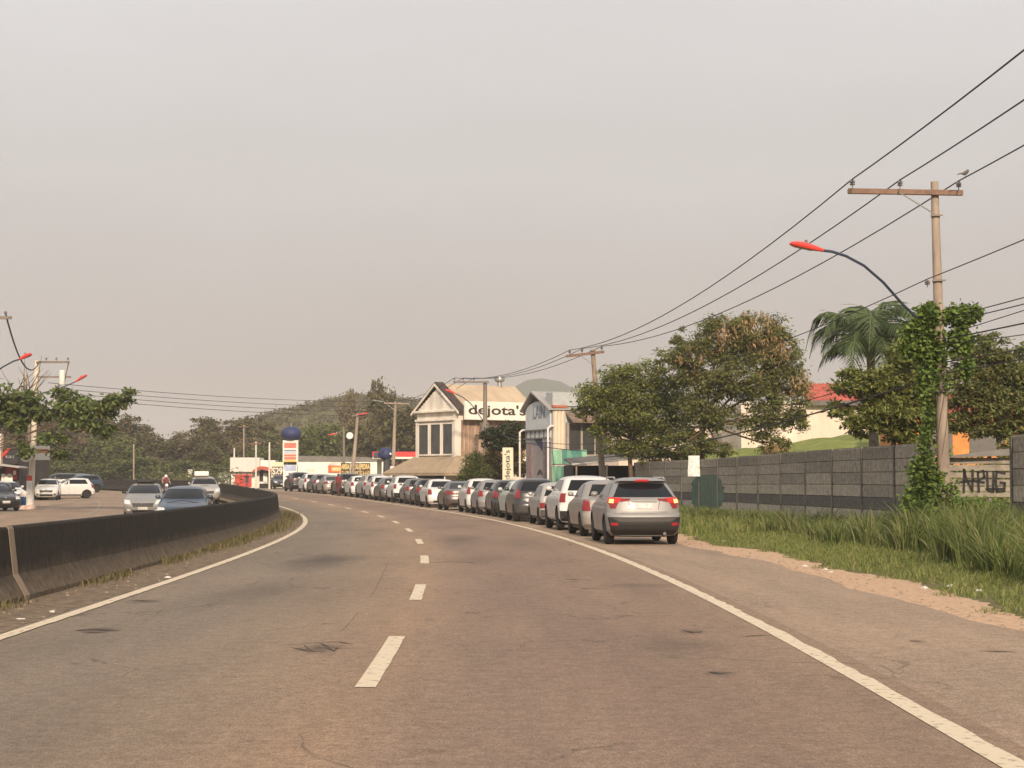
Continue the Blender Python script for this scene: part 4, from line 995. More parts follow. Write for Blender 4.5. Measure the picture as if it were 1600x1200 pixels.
pole2, pb2 = pole('p2', b2, t2, .17, .10, 'leaning brown utility pole rising through the left roadside tree', mat('pole_brown', (.25, .19, .14), .85, var=.2, sc=3), (P(884, 557, Z2), P(944, 550, Z2)), (.10, .42, .93), (.35, .90), rings=(.99,))
Z3 = 122.0
b3 = P(758, 790, Z3); b3.z = float(rise(Z3)); t3 = P(758, 596, Z3)
pole3, pb3 = pole('p3', b3, t3, .19, .12, 'grey utility pole with red street lamp standing before the gabled shop', concd_m, (P(708, 597, Z3), P(764, 597, Z3)), (.04, .28, .58), None, armm=concd_m)
lamp(pole3, [P(754, 656, Z3) - pb3, P(747, 646, Z3-.5) - pb3, P(735, 630, Z3-.9) - pb3, P(722, 620, Z3-1.1) - pb3, P(711, 615, Z3-1.2) - pb3], P(696, 609, Z3-1.3) - P(711, 615, Z3-1.2), .70)
b = MB(); b.lathe([(.21, 0), (.205, 1.75)], 14, c=(0, 0, 0)); b.build('white_base_paint', mat('white_base_paint', (.78, .74, .67), .8, var=.15), pole3, True, 40)
b = MB(); b.tube([P(757, 676, Z3-.3) - pb3, P(757, 660, Z3-.3) - pb3], .30, 10); b.build('cable_box', concd_m, pole3, True)
Z4 = 165.0
b4 = P(613, 775, Z4); b4.z = .45; t4 = P(618, 627, Z4)
pole4, pb4 = pole('p4', b4, t4, .19, .12, 'pale utility pole with thin lamp arm between the red canopy and the gabled shop', conc_m, (P(600, 630, Z4), P(640, 631, Z4)), (.1, .5, .9), None, armm=conc_m)
b = MB(); b.tube([P(615, 640, Z4) - pb4, P(600, 628, Z4) - pb4, P(582, 625, Z4) - pb4], .03, 6); b.build('lamp_arm', steel_m, pole4, True)
b = MB(); b.lathe([(.23, 0), (.22, 2.2)], 12); b.build('white_base_paint', MATS['white_base_paint'], pole4, True, 40)
Z5 = 186.0
b5 = P(549, 770, Z5); b5.z = .5; t5 = P(559, 646, Z5)
pole5, pb5 = pole('p5', b5, t5, .22, .13, 'leaning pale pole with a round white sign behind the dark grey SUV', conc_m, (P(550, 650, Z5), P(570, 648, Z5)), (.1, .5, .9), None, armm=conc_m)
b = MB(); b.lathe([(.30, -.12), (.36, 0), (.30, .12)], 14, c=P(546.5, 681, Z5-.4) - pb5, axis='Y'); b.build('round_sign', mat('white_sign', (.72, .70, .64), .6, var=.08), pole5, True, 40)
lamp(pole5, [P(557, 655, Z5) - pb5, P(560, 648, Z5-.3) - pb5], P(575, 645, Z5-.5) - P(562, 647, Z5-.3), 1.0, .03, steel_m)
Z6 = 215.0
pole6, pb6 = pole('p6', Vector((PX(538, Z6), Z6, .5)), P(537, 668, Z6), .16, .1, 'thin grey pole with red lamp head hidden among the dark hillside trees', concd_m)
lamp(pole6, [P(537, 672, Z6) - pb6, P(526, 677, Z6) - pb6], P(515, 680, Z6) - P(526, 677, Z6), 1.0, .03, steel_m)
for nm, px, y0, Yd, lab in (('p7', 400, 690, 205, 'slim white pole standing in front of the fuel station kiosk'), ('p8', 421, 691, 199, 'slim white flagpole in front of the station banner'), ('p9', 366, 700, 226, 'short white pole above the left end of the kiosk roof'), ('p10', 381, 664, 245, 'thin grey wire pole among the trees behind the kiosk'), ('p11', 209, 694, 240, 'thin grey pole with white lamp in the woodland at the left')):
    pole(nm, (PX(px, Yd), Yd, .45), P(px, y0, Yd), .11, .09, lab, conc_m if nm in ('p10', 'p11') else mat('pole_white', (.58, .55, .49), .6, var=.1), (P(px-8, y0+3, Yd), P(px+8, y0+3, Yd)) if nm in ('p7', 'p10') else None)
# left roadside poles
ZL = 108.0
bl = P(47, 795, ZL); bl.z = float(rise(ZL)) + LZ - .006; tl = P(58, 563, ZL)
poleL, pbl = pole('pl', bl, tl, .20, .13, 'white and red painted pole with tangled crossarms inside the leafy tree', mat('pole_cream', (.68, .59, .47), .85, var=.2, sc=2, stretch=(1, 1, .3)), (P(58, 566, ZL), P(110, 566, ZL)), (.3, .6, .95), None, armm=concd_m)
b = MB(); b.lathe([(.225, 0), (.215, 1.62)], 14); b.build('white_base_paint', MATS['white_base_paint'], poleL, True, 40)
b = MB(); b.lathe([(.216, 1.62), (.214, 1.92)], 14); b.build('red_band', mat('red_band_paint', (.52, .06, .04), .7, var=.1), poleL, True, 40)
b = MB(); b.box(P(85, 589, ZL-.2) - pbl, (1.9, .10, .10)); b.tube([P(107, 567, ZL) - pbl, P(100, 600, ZL) - pbl], .035, 6); b.build('lower_crossarm', concd_m, poleL)
b = MB(); b.lathe([(.16, -.4), (.17, -.38), (.17, .38), (.12, .42)], 12, c=P(97, 590, ZL-.5) - pbl); b.build('white_canister', MATS['white_sign'], poleL, True, 40)
b = MB(); b.tube([P(38, 640, ZL-.3) - pbl, P(40, 585, ZL-.3) - pbl], .09, 8); b.tube([P(46, 690, ZL-.25) - pbl, P(44, 640, ZL-.25) - pbl], .10, 8); b.build('service_pipes', conc_m, poleL, True)
lamp(poleL, [P(62, 615, ZL) - pbl, P(90, 608, ZL-.5) - pbl, P(110, 600, ZL-.8) - pbl, P(119, 596, ZL-.9) - pbl], P(134, 587, ZL-1) - P(119, 596, ZL-.9), .75)
b = MB(); b.prism([(-.55, 0), (-.35, .22), (.2, .28), (.42, .2), (.42, 0)], -.45, .35); b.build('base_block', mat('red_white_kerb', (.55, .42, .36), .8, var=.3, sc=4), poleL)
# signs hung on the pole: a round one and a square one
sw = MATS['white_sign']
sg_ = empty('round_sign', P(41, 711, ZL - .4), 0, 'round white hanging sign on the left of the painted pole', 'sign')
b = MB(); b.lathe([(.36, -.05), (.40, 0), (.36, .05)], 20, axis='Y'); b.build('sign_disc', sw, sg_, True, 40)
b = MB(); b.lathe([(.29, -.057), (.29, -.052)], 20, axis='Y'); b.build('sign_face', mat('sign_green_face', (.12, .13, .08), .7, var=.3, sc=6), sg_)
sg_ = empty('square_sign', P(66, 708, ZL - .3), R_(18), 'cream square hanging sign on the right of the painted pole', 'sign')
b = MB(); b.box((0, 0, 0), (.85, .12, .80), bev=.02); b.build('sign_box', sw, sg_)
b = MB(); b.box((.0, -.066, .12), (.72, .01, .22)); b.build('sign_print', mat('sign_orange_print', (.55, .25, .12), .7, var=.3, sc=6), sg_)
ZN = 74.0
bn = Vector((PX(-45, ZN), ZN, LZ)); tn = P(-40, 480, ZN)
poleN, pbn = pole('pn', bn, tn, .2, .13, 'utility pole just off the left edge with red lamp reaching into view', conc_m, (P(-75, 497, ZN), P(20, 497, ZN)), (.2, .9), None, armm=concd_m)
lamp(poleN, [P(-42, 612, ZN) - pbn, P(-20, 590, ZN-.4) - pbn, P(5, 573, ZN-.8) - pbn, P(22, 564, ZN-1) - pbn, P(32, 561, ZN-1.1) - pbn], P(49, 553, ZN-1.2) - P(32, 561, ZN-1.1), .5)

def wire(a, b, sag, r, label, group='overhead wires'):
    a, b = Vector(a), Vector(b); n = 18; org = a.copy(); m = MB()
    m.tube([a.lerp(b, i/n) - org + Vector((0, 0, -4*sag*(i/n)*(1-i/n))) for i in range(n+1)], r, 5)
    o = m.build('power_line', wire_m, None, True, loc=org)
    return tag(o, label, 'wire', group)
p0z = lambda p: Vector((p.x + .15, -2, p.z + .05))
wr = .016
for k, nm in enumerate(('left', 'middle', 'right')):
    wire(ATT['p1'][k], p0z(ATT['p1'][k]), .35, wr, 'thick wire from the %s insulator of the vine-covered pole to the viewer' % nm)
    wire(ATT['p1'][k], ATT['p2'][k], .75, wr, 'sagging wire from %s insulator of the vine-covered pole to the leaning brown pole' % nm)
    wire(ATT['p2'][k], ATT['p3'][k], .5, .016, 'thin wire from %s insulator of the leaning brown pole to the shop pole' % nm)
    wire(ATT['p3'][k], ATT['p4'][k], .5, .018, 'thin wire from the %s insulator of the pole before the shop toward the station' % nm)
q = pb1 + on1(1449, 436, .1)
wire(q, (q.x + .1, -2, q.z), .2, .012, 'thin neutral wire below the crossarm, from the vine-covered pole toward the viewer')
wire(q, P(932, 600, Z2), .6, .012, 'thin neutral wire below the crossarm, from the vine-covered pole into the tree')
for i, (y1, ye, r) in enumerate(((486, 460, .012), (495, 470, .012), (512, 480, .010), (520, 500, .016), (528, 518, .010), (556, 540, .014), (572, 556, .012))):
    a = P(1482 - i % 2*6, y1 + 10, Z1); Ye = a.x*F/800; e = P(1600, ye, Ye); d = (e-a); f_ = (Ye-(-1))/(a.y-Ye)
    wire(a, e + d*f_, .12, r, 'low telephone cable %s from the vine-covered pole toward the right edge' % ('highest', 'second', 'third', 'fourth', 'fifth', 'sixth', 'lowest')[i], 'telephone cables')
wire(P(1474, 585, Z1), P(940, 715, Z2), .3, .024, 'thick telephone cable sloping across the trees from the vine-covered pole', 'telephone cables')
wire(P(1474, 560, Z1), P(938, 690, Z2), .35, .012, 'thin telephone cable above the thick one across the roadside trees', 'telephone cables')
wire(P(940, 705, Z2), P(758, 668, Z3), .4, .022, 'thick telephone cable between the leaning brown pole and the shop pole', 'telephone cables')
wire(P(940, 692, Z2), P(758, 662, Z3), .5, .016, 'thin telephone cable between the leaning brown pole and the shop pole', 'telephone cables')
for i, (ya, yb) in enumerate(((598, 628), (606, 636), (613, 643), (620, 650))):
    wire(P(75 + i*6, ya, ZL), P(617, yb, Z4), .3, .017, 'long level wire %s across the sky from the painted pole to the station' % ('highest', 'second', 'third', 'lowest')[i])
wire(ATT['pn'][1] + Vector((0, 0, -.1)), P(62, 565, ZL), 1.2, .035, 'drooping black cable between the two poles at the left edge')
wire(ATT['pn'][0], P(40, 600, ZL), 1.8, .014, 'thin drooping wire into the tree at the left edge')
# bird on the wire
bd = ATT['p1'][2] + Vector((.002, -.55, .012)); bird_m = mat('bird_feathers', (.10, .085, .07), .8, var=.2, sc=20)
b = MB(); b.tube([(-.10, 0, .06), (-.04, 0, .055), (.02, 0, .075), (.07, 0, .11), (.095, 0, .14), (.115, 0, .145)], [.006, .03, .045, .038, .026, .012], 10); b.tube([(-.09, 0, .06), (-.20, 0, .03)], [.018, .010], 6); b.tube([(.11, 0, .145), (.14, 0, .14)], [.008, .002], 6); b.tube([(.02, .012, .04), (.02, .012, -.01)], .004, 5); b.tube([(.02, -.012, .04), (.02, -.012, -.01)], .004, 5)
o = b.build('bird', bird_m, None, True, 60, loc=bd); o.rotation_euler = (0, 0, R_(25)); tag(o, 'small dark bird perched on the wire above the right end of the crossarm', 'bird')

# --- vine on the pole
rv = np.random.RandomState(21); vp = []
for i in range(3600):
    z = rv.uniform(.2, 4.9); k = .19 + .18*math.sin(z*2.1)**2 + (.22 if z < 1.5 else 0)
    c = pb1.lerp(t1, z/ (t1.z-.1)); a = rv.rand()*6.28; r_ = k*rv.uniform(.55, 1.15)
    if 1.75 < z < 3.5 and math.sin(a) < .2 and math.cos(a) > -.55: continue
    vp.append((c.x - .16 + math.cos(a)*r_, c.y + math.sin(a)*r_*.8, z))
def blobpts(cx, cy, Yd, rx, rz, n): 
    c = P(cx, cy, Yd); u = rv.normal(size=(n, 3)); u /= np.linalg.norm(u, axis=1, keepdims=True); return (np.array(c) + u*rv.uniform(.45, 1.05, (n, 1))*np.array([rx, rx*.8, rz])).tolist()
for (cx, cy, rx, rz, n) in ((1452, 492, .34, .30, 750), (1432, 520, .34, .30, 600), (1500, 492, .42, .22, 750), (1522, 486, .2, .14, 200), (1500, 530, .28, .34, 700), (1455, 550, .40, .40, 800), (1425, 545, .3, .25, 400), (1510, 575, .15, .3, 200), (1440, 780, .45, .45, 900), (1440, 735, .3, .35, 500), (1510, 790, .5, .2, 500), (1550, 795, .5, .18, 500)):
    vp += blobpts(cx, cy, Z1, rx, rz, n)
vine = empty('climbing_vine', pb1, 0, 'bright green climbing vine smothering the tall concrete pole', 'vine')
vp = np.array(vp); vp = np.concatenate([vp, vp[::2] + rv.normal(0, .06, vp[::2].shape)])
leaf_mesh('foliage', vp - np.array(pb1), .105, lf_vine, vine, .75, .4, rv)
b = MB()
for k in range(5):
    b.tube([Vector((.13*math.cos(k*1.3 + z*1.5), .13*math.sin(k*1.3 + z*1.5), z)) + (t1-pb1)*(z/8.2)*Vector((1, 1, 0)).length*0 + Vector(((t1.x-pb1.x)*z/8.2, 0, 0)) for z in np.linspace(0, 4.6, 14)], .012, 5)
b.build('stem', bark_m, vine, True)

# --- trees right of the road
def loc_blobs(base, lst, Yd):
    return [((PX(x, Yd+dy) - base[0], dy, PZ(y, Yd+dy) - base[2]), (rx, ry, rz)) for x, y, dy, rx, ry, rz in lst]
Yt = 84; base = (PX(985, Yt), Yt, .1)
tree('acacia_tree', base, [(0, 0, 0), (.05, 0, 1.4), (-.05, 0, 2.6), (.1, 0, 3.3)], loc_blobs(base, [(930, 622, 0, .95, 1.1, .75), (968, 596, 0, 1.1, 1.3, .75), (1010, 590, .5, 1.1, 1.3, .75), (1045, 620, .5, 1.0, 1.2, 1.0), (985, 645, -.3, 1.6, 1.4, .9), (950, 672, -.2, .7, .8, .6), (1030, 672, 0, 1.2, 1.2, .8), (1010, 705, .2, 1.1, 1.0, .55), (1070, 690, .2, 1.0, 1.0, .7), (910, 640, .2, .5, .6, .45), (970, 700, .3, .9, .9, .45), (1045, 712, .3, 1.0, .9, .4), (985, 620, -.6, 1.3, 1.0, .8), (1062, 640, .3, .8, .8, .8), (1058, 590, .3, .8, .8, .6), (1040, 560, .3, .6, .7, .4), (1075, 715, .2, .7, .7, .3)], Yt), 38000, .17, lf_green, 'rounded green roadside tree beside the leaning brown pole', seed=3, r0=.14, aspect=.36, clump=.155, nclump=40, shell=.45, droop=.15)
Yt = 80; base = (PX(1093, Yt), Yt, .1)
tree('acacia_tree', base, [(0, 0, 0), (.03, 0, 1.5), (.05, 0, 2.8), (.25, 0, 3.9)], loc_blobs(base, [(1085, 560, 0, 1.0, 1.1, .95), (1130, 530, 0, 1.1, 1.2, 1.0), (1180, 520, .2, 1.2, 1.2, .95), (1215, 560, .2, 1.0, 1.1, 1.1), (1150, 590, -.3, 1.7, 1.5, 1.0), (1230, 610, 0, 1.0, 1.0, 1.0), (1195, 655, 0, 1.2, 1.1, .85), (1105, 640, 0, 1.2, 1.1, .9), (1245, 655, .2, .6, .7, .6), (1215, 700, .1, .75, .7, .5), (1075, 690, -.2, 1.0, .9, .55), (1120, 700, -.2, .8, .8, .4), (1063, 525, .1, .35, .35, .5)], Yt), 52000, .165, lf_rusty, 'tall tree with rusty brown seed pods rising behind the block wall', seed=4, r0=.15, aspect=.36, clump=.15, nclump=40, shell=.45, droop=.25)
tall = bpy.data.objects.get('acacia_tree.001'); rpd = np.random.RandomState(9); pp = []
for (x, y, rx, rz, n) in ((1180, 520, 1.1, .75, 950), (1130, 525, .9, .7, 500), (1085, 560, .8, .7, 200), (1205, 555, .8, .8, 350), (1245, 600, .5, .6, 200), (1215, 705, .5, .4, 250), (1150, 590, 1.2, .7, 300)):
    for q_ in range(n // 10):
        u = rpd.normal(size=3); u /= np.linalg.norm(u); u[1] = -abs(u[1]); c = np.array(P(x, y, 80)) + u*np.array([rx, 1.1, rz])*rpd.uniform(.8, 1.08); pp.append(c + rpd.normal(size=(10, 3))*[.12, .12, .14])
leaf_mesh('seed_pods', np.concatenate(pp) - np.array(tall.location), .20, leafmat('dry_seed_pods', [(.24, .15, .075), (.32, .20, .10), (.40, .27, .14), (.20, .16, .065), (.16, .16, .055)], .25), tall, .30, .9, rpd)
Yt = 55; base = (PX(1392, Yt), Yt, .5)
tree('acacia_tree', base, [(0, 0, 0), (.05, 0, 1.3), (.1, 0, 2.4), (.0, 0, 3.2)], loc_blobs(base, [(1335, 600, 0, .55, .8, .40), (1375, 600, 0, .7, .9, .50), (1418, 560, 0, .6, .8, .55), (1385, 640, 0, .9, .9, .40), (1438, 600, .2, .7, .8, .7), (1310, 640, .2, .35, .5, .25), (1345, 665, -.2, .45, .6, .35), (1400, 668, 0, .6, .7, .30), (1440, 650, 0, .6, .7, .45), (1430, 690, 0, .5, .6, .25), (1405, 620, .6, .8, .5, .6)], Yt), 26000, .17, lf_green, 'fine-leaved tree left of the vine-covered pole, in front of the red roof', seed=5, r0=.11, aspect=.36, clump=.17, nclump=34, shell=.45)
Yt = 60; base = (PX(1560, Yt), Yt, .6)
tree('acacia_tree', base, [(0, 0, 0), (.1, 0, 1.3), (.0, 0, 2.4), (-.1, 0, 3.2)], loc_blobs(base, [(1520, 610, 0, .8, .9, .9), (1560, 575, 0, .9, .9, .7), (1600, 570, 0, .9, .9, .7), (1580, 630, 0, 1.3, 1.1, .8), (1640, 620, 0, 1.2, 1.1, .9), (1510, 570, 0, .5, .7, .5), (1530, 665, 0, .9, .8, .35), (1600, 668, 0, 1.1, .9, .35), (1545, 545, 0, .8, .8, .5), (1500, 650, .3, .5, .6, .5), (1590, 690, .3, .6, .5, .25)], Yt), 30000, .17, lf_rusty, 'fine-leaved tree behind the gap in the wall at the right edge', seed=6, r0=.11, aspect=.36, clump=.17, nclump=34, shell=.45)
# palm
Yp = 58; pz = PZ(552, Yp); palm = empty('palm_tree', (PX(1362, Yp), Yp, .8), 0, 'dark green palm tree with drooping fronds left of the vine-covered pole', 'palm tree')
b = MB(); b.tube([(0, 0, 0), (.08, 0, 1.6), (.05, 0, 3.2), (0, 0, pz-.8)], [.20, .16, .14, .13], 12); b.build('trunk', bark2_m, palm, True, 60)
lf_palm = leafmat('leaves_palm', [(0.042, 0.067, 0.031), (0.077, 0.112, 0.048), (0.119, 0.154, 0.063), (0.056, 0.084, 0.036)], .25)
def frond_mesh(L_, rise_, seed):
    rnd = np.random.RandomState(seed); vs, fs = [], []; n = 46
    def rach(t): return np.array([L_*t*(1 - .22*t*t), 0, rise_*t - (rise_*.72 + .42*L_)*t**2.4])
    b = MB(); b.tube([rach(t) for t in np.linspace(0, 1, 12)], [.035*(1-.8*t)+.004 for t in np.linspace(0, 1, 12)], 5)
    for i in range(n):
        t = .10 + .89*i/n; c = rach(t); tg = rach(min(1, t+.02)) - rach(t-.02); tg /= np.linalg.norm(tg)
        ln = L_*.34*math.sin(math.pi*min(1, .18 + t*.86))**.7
        for sg in (1, -1):
            out = np.array([0, sg*1.0, 0])*.80 + tg*.55 + np.array([0, 0, -.28 - .25*t + rnd.normal(0, .12)]); out /= np.linalg.norm(out)
            w = tg*.017
            e = c + out*ln + np.array([0, 0, -.12*ln]); mid = c + out*ln*.5 + np.array([0, 0, .03*ln])
            k = len(b.v); b.v += [tuple(c - w*.6), tuple(c + w*.6), tuple(mid + w), tuple(e), tuple(mid - w)]; b.f.append((k, k+1, k+2, k+3, k+4))
    return b
fm = [frond_mesh(2.3, 3.6, 1), frond_mesh(2.4, 2.4, 2), frond_mesh(2.2, 1.0, 3)]; proto = []
rnd = random.Random(4)
for i in range(30):
    k = i % 3
    if len(proto) < 3: o = fm[k].build('frond', lf_palm, palm); proto.append(o)
    else: o = link_copy(proto[k], palm)
    o.location = (0, 0, pz - .8 + .1); o.rotation_euler = (rnd.uniform(-.2, .2), rnd.uniform(-.3, .25), i*2.399 + rnd.uniform(-.2, .2)); s_ = rnd.uniform(.85, 1.15); o.scale = (s_, s_, s_)

# --- ground and buildings behind the wall
lawn_m = mat('lawn_grass', (.20, .215, .06), .95, var=.2, sc=1.2, dark=(.13, .155, .045), bump=.6, bsc=12, spec=.1)
nxl, nyl = 40, 16; vs = []
for j in range(nyl+1):
    for i in range(nxl+1):
        Yd = 74 + 34*j/nyl; x = PX(1085, Yd) + (PX(1700, Yd)-PX(1085, Yd))*i/nxl; f_ = j/nyl
        vs.append((x, Yd, .1 + 3.65*sst(0, .8, f_)*(.80 + .28*sst(0, .5, i/nxl)) + .05*math.sin(i*1.7+j)))
fs = [(j*(nxl+1)+i, j*(nxl+1)+i+1, (j+1)*(nxl+1)+i+1, (j+1)*(nxl+1)+i) for j in range(nyl) for i in range(nxl)]
tag(mk('lawn_bank', vs, fs, lawn_m, smooth=True), kind='structure')
def corrugated(b, x0, x1, y, z0, z1, pitch=.18, dep=.035, M=None):
    n = int((x1-x0)/pitch*2); T = M.to_4x4() if M is not None else Matrix.Identity(4); vs, fs = [], []
    for i in range(n+1):
        x = x0 + (x1-x0)*i/n; yy = y + (dep if i % 2 else 0)
        vs += [T @ Vector((x, yy, z0)), T @ Vector((x, yy, z1)), T @ Vector((x, yy+.03, z0)), T @ Vector((x, yy+.03, z1))]
    for i in range(n): fs.append((i*4, i*4+4, i*4+5, i*4+1)); fs.append((i*4+2, i*4+3, i*4+7, i*4+6)); fs.append((i*4+1, i*4+5, i*4+7, i*4+3))
    b.add(vs, fs); return b
cream_m = mat('cream_sheet_wall', (.66, .56, .46), .7, var=.12, sc=1.2, stretch=(1, 1, .3))
tile_m = mat('red_clay_tile', (.42, .095, .065), .85, var=.25, sc=2.5, dark=(.28, .065, .048))
grey_trim = mat('eave_board_grey', (.13, .12, .11), .8, var=.15)  # plain dark grey for roof board, windows, rails and gate bars
Yh = 104; house = empty('shed_house', (PX(1160, Yh), Yh, 2.5), R_(4), 'cream corrugated shed with red tiled roof on the lawn behind the wall', 'house')
hx1 = PX(1372, Yh) - PX(1160, Yh); zt = PZ(628, Yh) - 2.5
b = MB(); corrugated(b, 0, hx1, 0, 0, zt, .24); b.build('front_wall', cream_m, house)
b = MB(); b.box((hx1+.02, 3, zt/2), (.06, 6, zt)); b.box((-.02, 3, zt/2), (.06, 6, zt)); b.box((hx1/2, 6, zt/2), (hx1, .06, zt)); b.build('side_wall', cream_m, house)
b = MB(); b.box((hx1/2, -.05, zt-.04), (hx1+.3, .10, .16)); b.build('eave_band', mat('eave_cream', (.55, .50, .42), .7, var=.1), house)
rx0, rx1 = PX(1262, Yh) - PX(1160, Yh), PX(1440, Yh) - PX(1160, Yh); zr = PZ(596, Yh) - 2.5; n = int((rx1-rx0)/.11); vs, fs = [], []
for i in range(n+1):
    x = rx0 + (rx1-rx0)*i/n
    for j in range(11):
        f_ = j/10; vs.append((x, -.35 + 3.4*f_, zt + .04 + (zr-zt)*f_ + (.05 if i % 2 else 0) - .03*(j % 2)))
fs = [(i*11+j, (i+1)*11+j, (i+1)*11+j+1, i*11+j+1) for i in range(n) for j in range(10)]
nv = len(vs); vs += [(x, y, z-.08) for x, y, z in vs]; fs += [tuple(q+nv for q in f)[::-1] for f in fs]
b = MB(); b.add(vs, fs); b.build('tiled_roof', tile_m, house)
b = MB(); b.box(((rx0+rx1)/2, -.42, zt-.06), (rx1-rx0+.1, .06, .26)); b.build('roof_board', grey_trim, house)
b = MB(); b.box((rx1-.1 - (PX(1440,Yh)-PX(1326,Yh)), .6, zr+.1), (.28, .3, .5)); b.build('water_box', sw, house)
orange_m = mat('orange_plaster', (.62, .24, .07), .8, var=.2, sc=2)
Yo = 86; oh = empty('orange_house', (PX(1395, Yo), Yo, 2.2), R_(-3), 'orange painted house glimpsed through the trees behind the pole', 'house')
wo = PX(1640, Yo) - PX(1395, Yo); zo = PZ(648, Yo) - 2.2
b = MB(); b.box((wo/2, 2, zo/2), (wo, 4, zo)); b.build('wall', orange_m, oh)
b = MB(); b.prism([(-.3, zo), (wo+.3, zo), (wo+.1, zo+1.0), (.1, zo+1.0)], -.4, 4.4); b.build('roof', tile_m, oh)
for px in (1462, 1540): b = MB(); b.box((PX(px, Yo) - PX(1395, Yo), -.02, zo*.45), (1.5, .06, 1.2)); w_ = b.build('window', grey_trim, oh)
# low hedge behind the gap
Yt = 52; base = (PX(1540, Yt), Yt, .2)
tree('hedge_shrub', base, [(0, 0, 0), (0, 0, .3), (0, 0, .5)], loc_blobs(base, [(1500, 790, 0, .6, .5, .35), (1550, 790, 0, .6, .5, .35), (1600, 790, 0, .6, .5, .4), (1540, 735, 3, .9, .6, .5), (1600, 720, 3, .7, .6, .6)], Yt), 6500, .13, lf_green, 'green shrubs filling the gap under the graffiti fence', 'shrub', seed=9, r0=.05, clump=.3, nclump=14)
# ------------------------------------------------------------------ shops along the right
def text_mesh(name, s, size, m, parent, loc, rot, ext=.02, off=.0, align='CENTER', sx=1.0):
    c = bpy.data.curves.new(name, 'FONT'); c.body = s; c.size = size; c.extrude = ext; c.offset = off; c.align_x = align; c.align_y = 'CENTER'; c.resolution_u = 3
    o = bpy.data.objects.new('tmp', c); COL.objects.link(o); dg = bpy.context.evaluated_depsgraph_get(); dg.update()
    me = bpy.data.meshes.new_from_object(o.evaluated_get(dg)); bpy.data.objects.remove(o); me.name = name
    me.materials.clear(); me.materials.append(m)
    t = bpy.data.objects.new(name, me); COL.objects.link(t); t.parent = parent; t.location = loc; t.rotation_euler = rot; t.scale = (sx, 1, 1); return t
def textfit(name, s, w, h, m, parent, loc, rot, ext=.02, off=0.0):
    t = text_mesh(name, s, 1.0, m, parent, loc, rot, ext, off); d = t.dimensions.copy()
    xs = [v.co.x for v in t.data.vertices]; ys = [v.co.y for v in t.data.vertices]; cx, cy = (min(xs)+max(xs))/2, (min(ys)+max(ys))/2
    for v in t.data.vertices: v.co.x -= cx; v.co.y -= cy
    t.scale = (w/(max(xs)-min(xs)), h/(max(ys)-min(ys)), 1); return t
RX = math.pi/2
def worn_letters(name, n, w, h, m, parent, loc, seed=1, rz=0.0):
    """lettering too far away to read: upright and level strokes only"""
    rl = random.Random(seed); b = MB(); cw = w/n
    for i in range(n):
        x = -w/2 + cw*(i+.5)
        for sx in rl.sample((-.3, 0, .3), rl.choice((1, 2))): b.box((x + sx*cw, 0, 0), (cw*.20, .02, h))
        for sz in rl.sample((-.42, 0, .42), rl.choice((1, 2))): b.box((x, -.002, sz*h), (cw*.72, .02, h*.17))
    o = b.build(name, m, parent); o.location = loc; o.rotation_euler = (0, 0, rz); return o
plaster_w = mat('shop_white_plaster', (.76, .70, .60), .85, var=.10, sc=1.2, dark=(.60, .54, .46), stretch=(1, 1, .4))
sign_w = mat('sign_board_white', (.74, .71, .62), .6, var=.06, sc=1)
letter_m = mat('sign_letter_brown', (.045, .030, .022), .6, var=0)
rooftan_m = mat('roof_tan_sheet', (.44, .34, .235), .85, var=.15, sc=1, stretch=(1, .3, 1))
rust_m = mat('rusty_board_wall', (.36, .25, .175), .9, var=.3, sc=3, stretch=(2, 2, .3), dark=(.22, .14, .10))
shopglass_m = mat('shop_glass', (.045, .048, .046), .12, var=.3, sc=1.5, spec=.6)
awning_m = mat('tan_canvas_awning', (.33, .25, .165), .9, var=.12, sc=2)
redwall_m = mat('shop_red_paint', (.52, .05, .035), .7, var=.1)
int_m = mat('dark_interior', (.022, .019, .017), .9, var=.2)
Zd = 128.0; dz0 = float(rise(Zd))
dj = empty('gabled_shop', (PX(713, Zd), Zd, dz0), R_(35), 'two-storey gabled shop with tan roof and white dejota\'s sign board', 'building')
zz = lambda y, Yd=Zd: PZ(y, Yd) - dz0
LX, LY = 6.6, 5.0; ze = zz(640); za = zz(602, Zd+2)
b = MB(); b.box((LX/2, LY/2, ze/2), (LX, LY, ze)); b.build('wall', plaster_w, dj)
# gable front with boards
b = MB(); b.prism([(.0, ze), (LY, ze), (LY/2, za-.25)], 0, .2, Matrix(((0, 1, 0), (1, 0, 0), (0, 0, 1)))); gb = b.build('gable', plaster_w, dj)
nbd = 7
for i in range(nbd):
    z0 = ze + (za-.5-ze)*i/nbd; hw = (LY/2)*(1 - (z0+.09-ze)/(za-.25-ze)) - .12
    if hw > .1: b = MB(); b.box((-.02, LY/2, z0+.1), (.05, hw*2, .19)); b.build('gable_board', plaster_w, gb)
def slope(b, y0, z0, y1, z1, x0, x1, th=.10):
    b.add([(x0, y0, z0), (x1, y0, z0), (x1, y1, z1), (x0, y1, z1), (x0, y0, z0+th), (x1, y0, z0+th), (x1, y1, z1+th), (x0, y1, z1+th)], [(0, 3, 2, 1), (4, 5, 6, 7), (0, 1, 5, 4), (1, 2, 6, 5), (2, 3, 7, 6), (3, 0, 4, 7)])
b = MB(); sl = (za-ze-.05)/(LY/2+.35)
slope(b, -.35, ze-.05, LY/2, za, .55, LX); slope(b, LY+.35, ze-.05, LY/2, za, .55, LX); b.build('roof', rooftan_m, dj)
b = MB(); slope(b, -.5, ze-.12, LY/2, za+.12, -.16, .55, .12); b.build('verge_roof', mat('dark_shingle', (.055, .040, .034), .9, var=.3, sc=5), dj)
b = MB(); slope(b, LY+.5, ze-.12, LY/2, za+.12, -.16, .55, .12); b.build('verge_roof', MATS['dark_shingle'], dj)
